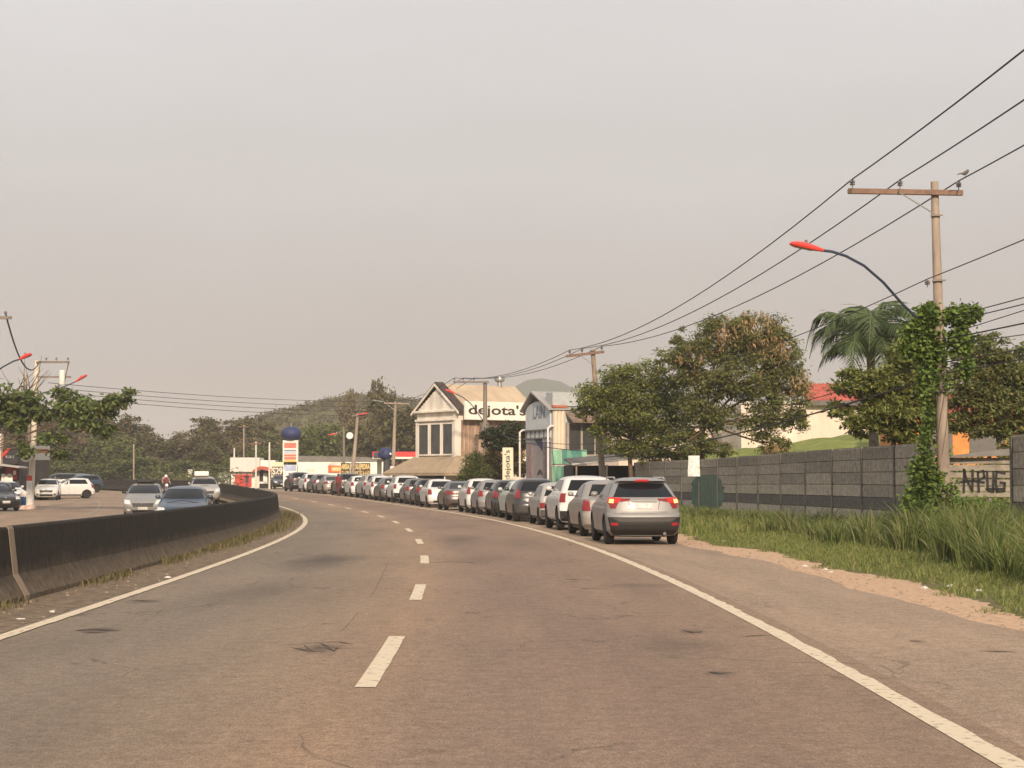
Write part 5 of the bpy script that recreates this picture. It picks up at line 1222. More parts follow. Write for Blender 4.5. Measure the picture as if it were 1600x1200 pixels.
b = MB(); slope(b, -.52, ze-.30, LY/2, za-.04, -.22, -.15, .16); slope(b, LY+.52, ze-.30, LY/2, za-.04, -.22, -.15, .16); b.build('bargeboard', plaster_w, dj)
for zc, pr in ((ze-.05, .30), (zz(655), .22)):
    b = MB(); b.box((-pr/2, LY/2, zc), (pr, LY, .16), bev=.02); b.build('cornice', plaster_w, dj)
# corner pilasters and three tall windows
zw0, zw1 = zz(709), zz(662)
for yy in (.18, LY-.18): b = MB(); b.box((-.06, yy, (zw0+zw1)/2), (.14, .34, zw1-zw0+.5)); b.build('pilaster', plaster_w, dj)
for k in range(3):
    yc = .95 + k*1.55; ww = 1.25
    b = MB(); b.box((-.03, yc, (zw0+zw1)/2), (.06, ww, zw1-zw0)); w_ = b.build('window', shopglass_m, dj)
    b = MB()
    for s_ in (-1, 1): b.box((-.07, yc + s_*(ww/2+.05), (zw0+zw1)/2), (.10, .10, zw1-zw0+.2))
    for z_ in (zw0-.05, zw1+.05): b.box((-.07, yc, z_), (.10, ww, .10))
    b.build('frame', plaster_w, w_)
# side: big sign, boards under it
zs0, zs1 = zz(656), zz(627)
sb = MB(); sb.box((LX/2+.1, -.66, (zs0+zs1)/2), (LX-.2, .14, zs1-zs0), bev=.02); sbo = sb.build('sign_board', sign_w, dj)
textfit('sign_lettering', "dejota's", LX*.72, (zs1-zs0)*.70, letter_m, sbo, (LX*.435, -.74, (zs0+zs1)/2-.02), (RX, 0, 0), .02, .012)
b = MB(); corrugated(b, 0.35, LX, -.10, zz(712), zs0, .30, .06); b.build('board_cladding', rust_m, dj)
b = MB(); b.box((LX/2+.4, -.12, zz(725)), (LX-.9, .1, .9)); b.build('side_panel', plaster_w, dj)
b = MB(); b.lathe([(.16, 0), (.16, .35), (.34, .45), (.38, .62), (.30, .78), (.1, .84)], 14, c=(LX*.80, LY/2, za)); b.build('roof_ventilator', steel_m, dj, True, 40)
# awning round the ground floor front
zA1, zA0 = zz(712), zz(739); q = 1.9
b = MB(); b.add([(0, -.05, zA1), (0, LY+.3, zA1), (-q, LY+1.6, zA0), (-q, -q*.75, zA0), (1.7, -.05, zA1), (1.7, -q*.75, zA0)], [(0, 1, 2, 3), (4, 0, 3, 5)])
b.add([(0, -.05, zA1-.05), (0, LY+.3, zA1-.05), (-q, LY+1.6, zA0-.05), (-q, -q*.75, zA0-.05), (1.7, -.05, zA1-.05), (1.7, -q*.75, zA0-.05)], [(3, 2, 1, 0), (5, 3, 0, 4)])
b.box((-q, LY/2-.1, zA0-.1), (.04, LY+2.9, .16)); b.box((-.1, -q*.75, zA0-.1), (3.6, .04, .16)); b.build('awning', awning_m, dj)
for (x_, y_) in ((-q+.1, -q*.7), (-q+.1, LY*.5), (-q+.1, LY+1.4), (1.6, -q*.7)): b = MB(); b.tube([(x_, y_, 0), (x_, y_, zA0)], .05, 8); b.build('awning_post', plaster_w, dj)
b = MB(); b.box((-.03, LY*.62, 1.0), (.06, LY*.7, 1.9)); b.build('shopfront_glass', shopglass_m, dj)
b = MB(); b.box((-.05, LY+1.0, 1.35), (.12, 2.0, .9)); b.box((-q+.25, LY*.85, zA0-.42), (.06, 2.6, .5)); b.build('red_panel', redwall_m, dj)
b = MB(); b.box((.9, -.09, 1.0), (1.6, .06, 1.9)); b.build('side_door', int_m, dj)

# --- arched light blue shop
Za = 108.0; da = float(rise(Za)); az = lambda y: PZ(y, Za) - da
blue_w = mat('pale_blue_plaster', (.42, .45, .46), .8, var=.12, sc=1.5, stretch=(1, 1, .4))
cream2 = mat('cream_rib_wall', (.60, .50, .38), .8, var=.15, sc=2, stretch=(1, 1, .3))
sh = empty('arched_shop', (PX(864, Za), Za, da), R_(21), 'pale blue shop with arched gable, white columns and a black letter A', 'building')
AY = 4.2; e0 = az(640); ap = az(612)
b = MB(); b.box((1.6, AY/2, e0/2), (3.2, AY, e0)); b.build('wall', blue_w, sh)
b = MB(); b.prism([(0, e0-.01), (AY, e0-.01), (AY*.62, ap)], 0, 3.0, Matrix(((0, 1, 0), (1, 0, 0), (0, 0, 1)))); b.build('gable', mat('gable_dark_boards', (.085, .07, .062), .9, var=.2), sh)
b = MB(); slope(b, -.15, e0-.02, AY*.62, ap+.05, -.35, 3.0, .09); slope(b, AY+.15, e0-.02, AY*.62, ap+.05, -.35, 3.0, .09); b.build('roof', mat('roof_grey_sheet', (.30, .29, .28), .7, var=.15), sh)
arch = [(AY*.04, az(690))] + [(AY*.5 - AY*.46*math.cos(a), e0 - .1 + (ap-e0)*.62*math.sin(a)) for a in np.linspace(0, math.pi, 13)] + [(AY*.96, az(690))]
b = MB(); b.prism(arch, -.10, -.02, Matrix(((0, 1, 0), (1, 0, 0), (0, 0, 1)))); ar = b.build('arch_panel', mat('arch_panel_blue', (.50, .53, .54), .7, var=.08), sh)
textfit('sign_lettering', 'LAIN', AY*.42, (az(632)-az(652)), mat('letter_blue_grey', (.17, .20, .24), .6, var=0), ar, (-.115, AY*.45, (az(632)+az(652))/2), (RX, 0, -RX), .01)
b = MB()
for k in range(6): b.box((-.13, .4 + k*(AY-.8)/5, (az(672)+az(683))/2), (.06, .06, az(672)-az(683)))
b.box((-.16, AY/2, az(671)), (.10, AY*.98, .08)); b.box((-.16, AY/2, az(684)), (.10, AY*.98, .08)); b.build('balcony_rail', grey_trim, sh)
b = MB(); b.box((-.03, AY/2, az(719)), (.08, AY*.92, az(684)-az(752))); dn = b.build('shop_door', mat('door_mauve_glass', (.24, .215, .23), .35, var=.2, sc=1.2), sh)
for yy, c_ in ((AY*.22, (.20, .16, .16)), (AY*.80, (.26, .19, .19))):
    b = MB(); b.box((-.09, yy, az(722)), (.05, AY*.17, az(690)-az(752))); b.build('door_panel', mat('door_panel_%d' % int(yy), c_, .7, var=.25, sc=3), dn)
b = MB(); b.prism([(AY*.33, az(684)), (AY*.66, az(684)), (AY*.33, az(704))], -.10, -.08, Matrix(((0, 1, 0), (1, 0, 0), (0, 0, 1)))); b.build('blue_pennant', mat('navy_cloth', (.02, .035, .10), .8, var=.1), dn)
textfit('sign_letter', 'A', AY*.22, az(733)-az(742), letter_m, dn, (-.10, AY*.42, az(737.5)), (RX, 0, -RX), .01, .01)
for yy, y1 in ((-.12, 669), (AY+.12, 673)): b = MB(); b.tube([(-.35, yy, 0), (-.35, yy, az(y1)), (-.20, yy, az(y1)+.12), (0, yy, az(y1)+.12)], .065, 10); b.build('column', mat('white_column', (.62, .58, .53), .7, var=.1), sh, True, 40)
# ribbed cream pier and parapet block
b = MB(); corrugated(b, 0, .75, -.06, 0, az(636), .2, .05); b.build('ribbed_pier', cream2, sh)
b = MB(); b.box((.38, -.04, az(635)), (.9, .25, .14)); b.build('red_cap', mat('red_brick_cap', (.38, .12, .07), .8, var=.2), sh)
b = MB(); b.box((1.1, .55, (az(634)+az(613))/2), (2.2, 1.0, az(613)-az(634))); b.build('parapet', mat('parapet_grey_blue', (.38, .40, .40), .8, var=.1), sh)
# wing at the right with brown roof and dark windows
wx0, wx1 = .78, 4.0
b = MB(); b.box(((wx0+wx1)/2, .85, az(660)/2), (wx1-wx0, 2.2, az(660))); b.build('wing_wall', mat('wing_plaster', (.34, .29, .25), .85, var=.2), sh)
b = MB(); b.add([(wx0, -1.1, az(661)), (wx1+.4, -1.1, az(661)), (wx1+.4, .9, az(634)), (wx0, .9, az(634)), (wx0, -1.1, az(661)+.1), (wx1+.4, -1.1, az(661)+.1), (wx1+.4, .9, az(634)+.1), (wx0, .9, az(634)+.1)], [(0, 3, 2, 1), (4, 5, 6, 7), (0, 1, 5, 4), (1, 2, 6, 5), (2, 3, 7, 6), (3, 0, 4, 7)]); b.build('wing_roof', mat('brown_tile_roof', (.20, .14, .11), .9, var=.25, sc=4), sh)
for xw in (1.25, 2.1, 2.9): b = MB(); b.box((xw, -.27, az(686)), (.70, .06, 1.7)); b.build('wing_window', shopglass_m, sh)
# green gate
Zg = 100.0
gt = empty('green_gate', (PX(862, Zg), Zg, float(rise(Zg))), R_(8), 'green translucent panel gate in front of the arched shop', 'gate')
gw = PX(918, Zg) - PX(862, Zg); gz1, gz0 = PZ(703, Zg), .1
gms = [mat('green_panel_light', (.20, .42, .27), .5, var=.15), mat('green_panel_teal', (.045, .20, .16), .5, var=.15), mat('green_panel_mid', (.10, .28, .20), .5, var=.15)]
for k, mi in enumerate((0, 0, 1, 2, 1, 1, 0)):
    for (a_, c_) in ((gz0, PZ(728, Zg)), (PZ(725, Zg), gz1)):
        b = MB(); b.box((gw*(k+.5)/7, (k % 2)*.03, (a_+c_)/2), (gw/7-.02, .03, c_-a_), bev=.004); b.build('panel', gms[mi if a_ > 1 else (mi, 2, 1)[k % 3]], gt)
for k in range(8): b = MB(); b.box((gw*k/7, -.05, gz1*.36), (.035, .04, gz1*.70)); b.build('bar', grey_trim, gt)
b = MB(); b.box((gw/2, -.06, PZ(726, Zg)), (gw, .05, .07)); b.build('rail', grey_trim, gt)
# low dark open shed with thin pale eave
Zs = 93.0
sd = empty('open_shed', (PX(893, Zs), Zs, .05), R_(3), 'low open shed with thin pale eave and dark inside, behind the champagne sedan', 'shed')
sw_ = PX(1062, Zs) - PX(893, Zs); s0, s1 = PZ(728, Zs), PZ(713, Zs)
b = MB(); b.add([(0, 0, s0), (sw_, 0, s1), (sw_, 5, s1+.3), (0, 5, s0+.3), (0, 0, s0+.07), (sw_, 0, s1+.07), (sw_, 5, s1+.37), (0, 5, s0+.37)], [(0, 3, 2, 1), (4, 5, 6, 7), (0, 1, 5, 4), (1, 2, 6, 5), (2, 3, 7, 6), (3, 0, 4, 7)]); b.build('roof_sheet', mat('shed_roof_dark', (.12, .105, .09), .9, var=.2), sd)
b = MB(); b.tube([(0, -.05, s0+.02), (sw_, -.05, s1+.02)], .045, 6); b.build('eave_edge', mat('pale_eave', (.50, .46, .40), .7, var=.1), sd)
b = MB(); b.box((sw_/2, 4.8, s0/2), (sw_, .12, s0)); b.box((sw_-.05, 2.4, s0/2), (.1, 4.8, s0)); b.box((.05, 2.4, s0/2), (.1, 4.8, s0)); b.build('back_wall', int_m, sd)
for x_ in (.25, sw_*.33, sw_*.66, sw_-.2): b = MB(); b.tube([(x_, .1, 0), (x_, .1, s0)], .05, 8); b.build('post', conc_m, sd)
# cream warehouse behind it
Zw = 112.0
wh = empty('ribbed_warehouse', (PX(918, Zw), Zw, .1), R_(6), 'pinkish cream ribbed warehouse wall seen under the roadside trees', 'building')
ww = PX(1150, Zw) - PX(918, Zw); wz = PZ(668, Zw)
b = MB(); corrugated(b, 0, ww, 0, 0, wz, .3, .05); b.build('front_wall', cream_m, wh)
b = MB(); b.box((ww/2, 3, wz/2), (ww-.1, 5.8, wz-.05)); b.build('side_wall', cream_m, wh)
b = MB(); b.prism([(-.2, wz), (ww+.2, wz), (ww+.2, wz+.12), (ww/2, wz+.5), (-.2, wz+.12)], -.2, 6.2); b.build('roof', MATS['roof_grey_sheet'], wh)
# dejota's upright sign
Zv = 112.0
vsn = empty('upright_sign', (PX(793.5, Zv), Zv, float(rise(Zv))), R_(3), "tall narrow cream sign with dejota's written upward", 'sign')
vz1, vz0 = PZ(697, Zv) - .15, PZ(752, Zv) - .1; vw = 17*Zv/F
b = MB(); b.box((0, 0, (vz0+vz1)/2), (vw, .16, vz1-vz0), bev=.02); vb = b.build('sign_board', mat('sign_board_cream', (.66, .60, .44), .6, var=.06), vsn)
textfit('sign_lettering', "dejota's", (vz1-vz0)*.86, vw*.60, letter_m, vb, (0, -.09, (vz0+vz1)/2), (RX, -RX, 0), .01, .012)
for x_ in (-.2, .2): b = MB(); b.tube([(x_, 0, -.1), (x_, 0, vz0+.1)], .04, 8); b.build('leg', steel_m, vsn)
# planting before the shops
Yt = 117; base = (PX(793, Yt), Yt, .2)
tree('shade_tree', base, [(0, 0, 0), (.1, 0, 1.6), (0, 0, 2.7)], loc_blobs(base, [(775, 680, 0, .7, .9, .42), (800, 672, 0, .8, .9, .42), (815, 684, 0, .5, .7, .5), (790, 694, 0, 1.0, .9, .35)], Yt), 9000, .24, lf_fan, 'dark shade tree in front of the white shop sign', seed=12, r0=.12, clump=.24, nclump=22)
base = (PX(744, 118), 118, .15)
tree('bush', base, [(0, 0, 0), (0, 0, .6), (0, 0, .9)], loc_blobs(base, [(740, 722, 0, .6, .6, .55), (752, 736, 0, .5, .5, .5), (735, 742, 0, .5, .5, .5)], 118), 4500, .26, lf_dark2, 'spiky green bush at the foot of the shop pole', 'bush', seed=13, r0=.06, clump=.3, nclump=16, aspect=.2)
base = (PX(775, 121), 121, .2)
tree('bush', base, [(0, 0, 0), (0, 0, .6), (0, 0, .9)], loc_blobs(base, [(770, 718, 0, .6, .6, .7), (782, 738, 0, .6, .6, .5), (812, 722, .5, .5, .5, .8)], 121), 4500, .22, leafmat('leaves_yellowing', [(.10, .09, .025), (.17, .13, .035), (.24, .17, .05), (.09, .10, .03)]), 'yellowing bush beside the upright shop sign', 'bush', seed=14, r0=.06, clump=.3, nclump=16)
# beige parasol behind the queue at the sign foot
pr = empty('parasol', (PX(808, 103), 103, float(rise(103))), 0, 'low cream and red parasol behind the queue at the foot of the upright sign', 'parasol')
b = MB(); b.lathe([(.80, 1.42), (.76, 1.47), (.36, 1.60), (.02, 1.66)], 10); b.build('canopy', mat('parasol_cream', (.60, .50, .36), .8, var=.1), pr)
b = MB(); b.tube([(0, 0, 0), (0, 0, 1.6)], .025, 8); b.build('pole', steel_m, pr)
b = MB(); b.lathe([(.81, 1.35), (.82, 1.42)], 10); b.build('valance', redwall_m, pr)

# ------------------------------------------------------------------ fuel station
Zk = 222.0; rk = .48
def S_(x, y, Yd=Zk): p = P(x, y, Yd); return p
st = empty('station_shop', (PX(464, Zk), Zk, rk), R_(2), 'long low station shop with white fascia, red sign and banners', 'building')
m_ = Zk/F; k0 = lambda x: (x-464)*m_; kz = lambda y: PZ(y, Zk) - rk
fw = k0(602)
b = MB(); b.box((fw/2, 3, kz(744)/2), (fw, 6, kz(744))); b.build('wall', mat('station_wall_red', (.33, .07, .05), .8, var=.2, sc=.6), st)
b = MB(); b.box((fw/2, 2.6, (kz(722)+kz(744))/2), (fw, 6.2, kz(722)-kz(744))); b.build('fascia', sign_w, st)
b = MB(); b.prism([(-.3, kz(722)), (fw+.2, kz(722)+.02), (fw*.8, kz(714)), (-.2, kz(712))], 0.2, 6); b.build('roof', mat('station_roof_grey', (.16, .145, .13), .9, var=.2), st)
for k in range(7): b = MB(); b.box((k0(470 + k*19), -.02, 1.0), (1.0, .08, 1.7)); b.build('shop_window', shopglass_m, st)
b = MB(); b.box((k0(522.5), -.55, kz(733)), (19*m_, .12, 11*m_), bev=.02); rs = b.build('red_sign', mat('sign_orange_red', (.60, .10, .03), .6, var=.1), st)
b = MB(); b.box((k0(525), -.62, kz(733)), (14*m_, .04, 7*m_)); b.build('sign_face', mat('sign_orange', (.75, .38, .08), .6, var=.1), rs)
worn_letters('sign_lettering', 5, 12*m_, 4*m_, sign_w, rs, (k0(525), -.65, kz(733)), 3)
worn_letters('sign_lettering', 4, 14*m_, 4*m_, mat('faded_red_letter', (.62, .42, .34), .7, var=0), st, (k0(485), -.51, kz(735)), 4)
bb_m = mat('banner_brown', (.10, .055, .02), .8, var=.2); by_m = mat('banner_yellow', (.72, .56, .24), .8, var=.1)
for i, (x0, x1, a_, c_) in enumerate(((532.5, 546.5, 'AREIA', 'TIJOLO'), (547.5, 562, 'MOLI', 'TELHA'), (563, 578.5, 'PEDRA', 'CIMENTO'))):
    bn = empty('banner', (PX((x0+x1)/2, Zk-8), Zk-8, rk), 0, 'yellow and brown banner reading %s beside the station fascia' % a_, 'banner', 'building material banners')
    q_ = (Zk-8)/F; w_ = (x1-x0)*q_; h1, h0 = PZ(723.5, Zk-8)-rk, PZ(745, Zk-8)-rk
    b = MB(); b.box((0, 0, (h0+h1)/2), (w_, .05, h1-h0)); bo = b.build('sheet', bb_m, bn)
    textfit('banner_lettering', a_, w_*.90, (h1-h0)*.36, by_m, bo, (0, -.04, h0 + (h1-h0)*.74), (RX, 0, 0), .01, .03)
    worn_letters('banner_lettering', 5, w_*.88, (h1-h0)*.30, by_m, bo, (0, -.04, h0 + (h1-h0)*.26), 8 + i)
    for s_ in (-1, 1): b = MB(); b.tube([(s_*w_*.47, .06, 0), (s_*w_*.47, .06, h1)], .04, 6); b.build('post', steel_m, bn)
# price totem with blue dome
Zt = 192.0; tq = Zt/F
tm = empty('price_totem', (PX(454, Zt), Zt, .5), R_(-6), 'tall white and red price totem topped by a blue dome', 'sign')
tzf = lambda y: PZ(y, Zt) - .5
b = MB(); b.box((0, 0, (tzf(722)+tzf(688))/2), (24*tq, .5, tzf(688)-tzf(722)), bev=.03); tb_ = b.build('upper_panel', sign_w, tm)
b = MB(); b.box((0, 0, tzf(748)+.3), (22*tq, .5, tzf(724)-tzf(758)), bev=.03); b.build('lower_panel', sw, tm)
for (y0, y1, c_, nm) in ((692, 700, (.62, .16, .12), 'red_row'), (703, 705, (.16, .20, .30), 'navy_row'), (706, 708.5, (.45, .48, .55), 'grey_row'), (710, 713, (.62, .07, .05), 'red_row'), (714, 718, (.62, .07, .05), 'red_row'), (719, 721.5, (.75, .45, .06), 'amber_row')):
    b = MB(); b.box((0, -.27, (tzf(y0)+tzf(y1))/2), (19*tq, .04, tzf(y0)-tzf(y1))); b.build('price_row', mat('totem_'+nm, c_, .6, var=.12, sc=5), tb_)
b = MB(); b.box((0, -.27, tzf(731)), (19*tq, .04, .55)); b.build('poster', mat('totem_sky_poster', (.38, .44, .58), .6, var=.3, sc=2), tm)
def dome(name, c, rx, rz, parent, m):
    b = MB(); n = 22; vs, fs = [], []
    for j in range(1, 12):
        a = -math.pi/2 + math.pi*j/12
        for k in range(n): w = 2*math.pi*k/n; vs.append((c[0] + rx*math.cos(a)**.8*math.cos(w), c[1] + rx*math.cos(a)**.8*math.sin(w), c[2] + rz*math.sin(a)*(1.0 if a > 0 else .9)))
    for j in range(10):
        for k in range(n): fs.append((j*n+k, j*n+(k+1) % n, (j+1)*n+(k+1) % n, (j+1)*n+k))
    fs += [tuple(range(n))[::-1], tuple(10*n+k for k in range(n))]; b.add(vs, fs); return b.build(name, m, parent, True, 60)
blue_ball = mat('ball_blue', (.022, .030, .10), .6, var=.12, sc=2)
dome('dome', (.05, 0, tzf(678)), 16*tq, 11.5*tq, tm, blue_ball)
b = MB(); b.tube([(.05, 0, tzf(668)), (.05, 0, tzf(661))], .06, 6); b.build('finial', steel_m, tm)
b = MB(); b.box((0, 0, .25), (1.2, .4, .5)); b.build('base', conc_m, tm)
# second blue ball on a dark column
Zb = 180.0; bq = Zb/F
bl_ = empty('blue_ball_column', (PX(604, Zb), Zb, .5), 0, 'dark column carrying a big blue ball in front of the red canopy', 'sign')
b = MB(); b.tube([(0, 0, 0), (0, 0, PZ(716, Zb)-.5)], [6*bq, 5*bq], 14); b.build('column', mat('column_dark', (.05, .045, .05), .7, var=.2), bl_, True)
bo = dome('ball', (-.1, 0, PZ(709.5, Zb)-.5), 12*bq, 10*bq, bl_, blue_ball)
for x_, z_ in ((-.25, .22), (.42, .02)): b = MB(); b.lathe([(.10, -.02), (.09, .02)], 10, c=(x_, -.72, PZ(709.5, Zb)-.5+z_), axis='Y'); b.build('dot', sw if x_ > 0 else int_m, bo)
# red canopy
Zc = 200.0; cq = Zc/F
cn = empty('station_canopy', (PX(616, Zc), Zc, .5), R_(3), 'red and white fuel station canopy on posts left of the gabled shop', 'canopy')
cz = lambda y: PZ(y, Zc) - .5
b = MB(); b.box((0, 3, (cz(706)+cz(714))/2), (68*cq, 8, cz(706)-cz(714)), bev=.05); b.build('red_fascia', mat('canopy_red', (.62, .035, .03), .5, var=.06), cn)
b = MB(); b.box((0, 3, cz(715.5)), (67*cq, 7.9, cz(714.2)-cz(717.5))); b.build('white_band', sign_w, cn)
b = MB(); b.box((-19*cq, -1.1, cz(711)), (26*cq, .08, .55)); b.build('dark_band', mat('canopy_navy', (.035, .04, .08), .6, var=.1), cn)
for x_ in (-24*cq, 26*cq): b = MB(); b.box((x_, 3, cz(718)/2), (.5, .5, cz(718))); b.build('post', plaster_w, cn)
b = MB(); b.box((24*cq, 5, 1.4), (38*cq, .3, 2.8)); b.build('red_back_wall', redwall_m, cn)
# kiosk with red shutter, umbrella and window
Zq = 226.0; qq = Zq/F
ko = empty('station_kiosk', (PX(361, Zq), Zq, rk), R_(2), 'white kiosk with red roller shutter at the left end of the station', 'building')
qx = lambda x: (x-361)*qq; qz = lambda y: PZ(y, Zq) - rk
b = MB(); b.box((qx(383), 2.5, qz(738)/2), (qx(405), 5, qz(738))); b.build('wall', plaster_w, ko)
b = MB(); b.box((qx(383), 2.2, (qz(715)+qz(737.5))/2), (qx(405)+.15, 5.4, qz(715)-qz(737.5)), bev=.03); b.build('upper_fascia', mat('kiosk_fascia', (.60, .56, .51), .7, var=.05), ko)
b = MB()
for k in range(9): b.box((qx(380), -.05 - .02*(k % 2), .1 + (qz(741)-.1)*(k+.5)/9), (26*qq, .06, (qz(741)-.1)/9-.01))
b.build('roller_shutter', redwall_m, ko)
b = MB(); b.box((qx(417), 2.8, (qz(719)+qz(735))/2), (24*qq, 4.5, qz(719)-qz(735))); b.build('right_fascia', sign_w, ko)
b = MB(); b.box((qx(412), 2.0, qz(736)/2), (16*qq, 3.4, qz(736))); b.build('service_room', int_m, ko)
b = MB(); b.box((qx(414), .22, 1.15), (.5, .06, 1.3)); b.box((qx(408), .22, .62), (1.3, .06, .25)); b.build('white_counter', sw, ko)
arcp = [(qx(394) + (qx(428)-qx(394))*i/12, qz(738) + (qz(728.5)-qz(738))*math.sin(math.pi*i/12)**.7) for i in range(13)] + [(qx(428)-.2, qz(738)), (qx(411), qz(733)), (qx(394)+.2, qz(738))]
b = MB(); b.prism(arcp, -1.3, .2); b.build('arched_awning', mat('awning_brick_red', (.42, .09, .06), .8, var=.12), ko)
# S29 banner
Zr = 210.0; rq = Zr/F
sn = empty('price_banner', (PX(433.5, Zr), Zr, rk), 0, 'cream banner with large S29 lettering beside the price totem', 'banner')
rz_ = lambda y: PZ(y, Zr) - rk
b = MB(); b.box((0, 0, (rz_(722)+rz_(762))/2), (19*rq, .08, rz_(722)-rz_(762))); so = b.build('sheet', mat('banner_cream', (.68, .62, .44), .7, var=.06), sn)
b = MB(); b.box((0, -.05, rz_(736)), (17.5*rq, .03, 14*rq)); b.build('dark_ground', mat('banner_dark', (.13, .09, .045), .7, var=.1), so)
textfit('banner_lettering', 'S29', 16*rq, 11*rq, sign_w, so, (0, -.09, rz_(736)), (RX, 0, 0), .015, .02)
textfit('banner_lettering', 'S29', 16*rq, 9*rq, mat('letter_red', (.55, .10, .06), .7, var=0), so, (0, -.06, rz_(750)), (RX, 0, 0), .015, .02)
for x_ in (-9*rq, 9*rq): b = MB(); b.tube([(x_, .06, 0), (x_, .06, rz_(722))], .05, 6); b.build('post', steel_m, sn)
# grey notice cabinet
cb = empty('notice_cabinet', (PX(350, 228), 228, rk), 0, 'grey-green cabinet with white notices left of the red shutter', 'cabinet')
b = MB(); b.box((0, 0, .9), (1.5, .5, 1.8), bev=.04); b.build('box', mat('cabinet_green_grey', (.16, .17, .14), .8, var=.2), cb)
for x_, z_, w_, h_ in ((-.5, 1.35, .3, .2), (.35, 1.35, .5, .2), (.2, .85, .25, .4), (.55, .85, .25, .4)): b = MB(); b.box((x_, -.27, z_), (w_, .03, h_)); b.build('notice', sw, cb)
wp = empty('white_board', (PX(297, 236), 236, .5), 0, 'small white sign board by the far wall in front of the woodland', 'sign')
b = MB(); b.box((0, 0, PZ(740, 236)-.5), (.55, .06, 1.0), bev=.02); b.build('board', sw, wp)
b = MB(); b.tube([(0, .05, 0), (0, .05, PZ(740, 236)-.5)], .04, 6); b.build('post', steel_m, wp)
# left roadside bar
Ls = 132.0
ls = empty('roadside_bar', (PX(-40, Ls), Ls, float(rise(Ls)) + LZ - .006), R_(-6), 'dark roadside bar with grey awning and red trim at the left edge', 'building')
lq = Ls/F; lx = lambda x: (x+40)*lq; lz = lambda y: PZ(y, Ls) - float(rise(Ls))
b = MB(); b.box((lx(-2), 3.2, lz(700)/2), (lx(64) - lx(-1), 6, lz(700))); b.build('wall', mat('bar_dark_wall', (.055, .045, .042), .85, var=.3), ls)
b = MB(); b.box((lx(16), -.05, lz(709)), (30*lq, .25, lz(698)-lz(721))); b.build('fascia', mat('bar_fascia_black', (.022, .02, .022), .6, var=.2), ls)
worn_letters('sign_lettering', 4, 14*lq, 4*lq, mat('letter_grey', (.30, .30, .30), .6, var=0), ls, (lx(18), -.2, lz(709)), 5)
b = MB(); b.prism([(lx(4), lz(722)), (lx(45), lz(727)), (lx(45), lz(725)), (lx(4), lz(719.5))], -1.6, .1); b.build('awning', mat('bar_awning_grey', (.36, .33, .30), .8, var=.15), ls)
b = MB(); b.box((lx(20), -.04, lz(734)), (18*lq, .08, .9)); b.build('red_panel', mat('bar_red', (.26, .03, .03), .7, var=.2), ls)
for x_, z_, w_ in ((8, 739, 6), (18, 739, 6), (26, 734, 4), (14, 746, 18)): b = MB(); b.box((lx(x_), -.15, lz(z_)), (w_*lq, .05, .28 if z_ < 745 else .7)); b.build('poster', plaster_w if z_ > 745 else sw, ls)
b = MB(); b.box((lx(-8), -.3, lz(700)), (30*lq, .4, 2.4)); b.build('side_sign', mat('bar_side_cream', (.50, .42, .34), .8, var=.2), ls)
b = MB(); b.tube([(lx(6), -.2, lz(709)), (lx(17), -.2, lz(697))], .12, 8); b.build('red_pipe', redwall_m, ls)
b = MB(); b.tube([(lx(62), -.9, lz(740)), (lx(63.5), -.9, lz(725)), (lx(62), -.9, lz(718)), (lx(57), -.9, lz(716))], .05, 8); b.build('white_gate_frame', sw, ls)
bn_ = empty('waste_bin', (PX(40, 115), 115, float(rise(115)) + LZ - .006), 0, 'blue and white waste bin behind the painted pole', 'bin')
b = MB(); b.lathe([(.26, 0), (.32, .55), (.33, .60)], 14); b.build('bin_body', mat('bin_blue', (.06, .17, .32), .6, var=.1), bn_, True, 40)
b = MB(); b.lathe([(.34, .60), (.34, .78), (.26, .92), (.1, .95)], 14); b.build('bin_lid', plaster_w, bn_, True, 40)

# ------------------------------------------------------------------ left leafy tree over the painted pole
Yt = 102; base = (PX(-30, Yt), Yt, LZ)
lbl = loc_blobs(base, [(185, 622, -.5, .75, .8, .42), (205, 612, -.5, .3, .4, .22), (150, 640, -.4, .8, .8, .55), (160, 668, -.4, .5, .6, .45), (110, 632, -.3, .9, .9, .5), (120, 655, -.5, .7, .8, .45), (95, 612, 0, .5, .6, .3), (70, 640, .2, .8, .8, .45), (30, 625, 0, .9, .9, .45), (0, 640, 0, 1.0, 1.0, .6), (80, 685, -.4, .6, .6, .45), (90, 705, -.4, .4, .4, .35), (20, 660, -.2, .6, .7, .4), (-40, 620, 0, 1.4, 1.3, .8), (-90, 640, 0, 1.5, 1.4, .9), (40, 700, -.4, .35, .4, .35)], Yt)
tree('almond_tree', base, [(0, 0, 0), (.1, 0, 1.5), (.25, 0, 2.6), (.4, 0, 3.4)], lbl, 12500, .34, lf_bright, 'leafy green tree spreading over the painted pole at the left edge', seed=31, r0=.13, clump=.28, nclump=16, aspect=.5, droop=.5, every=7, limb=.22)
# bare twigs above it
tw = empty('dead_branches', P(30, 700, 103), 0, 'leafless grey branches sticking up beside the painted pole', 'branches'); b = MB(); rnd = random.Random(6); o3 = P(30, 700, 103)
for i in range(16):
    p0 = P(rnd.uniform(10, 60), rnd.uniform(610, 650), 103) - o3; p1 = P(rnd.uniform(-5, 85), rnd.uniform(555, 600), 103 + rnd.uniform(-1, 1)) - o3; mid = (p0+p1)/2 + Vector((rnd.uniform(-.25, .25), 0, 0)); b.tube([p0, mid, p1], [.035, .022, .008], 5)
b.build('twigs', bark_m, tw, True)

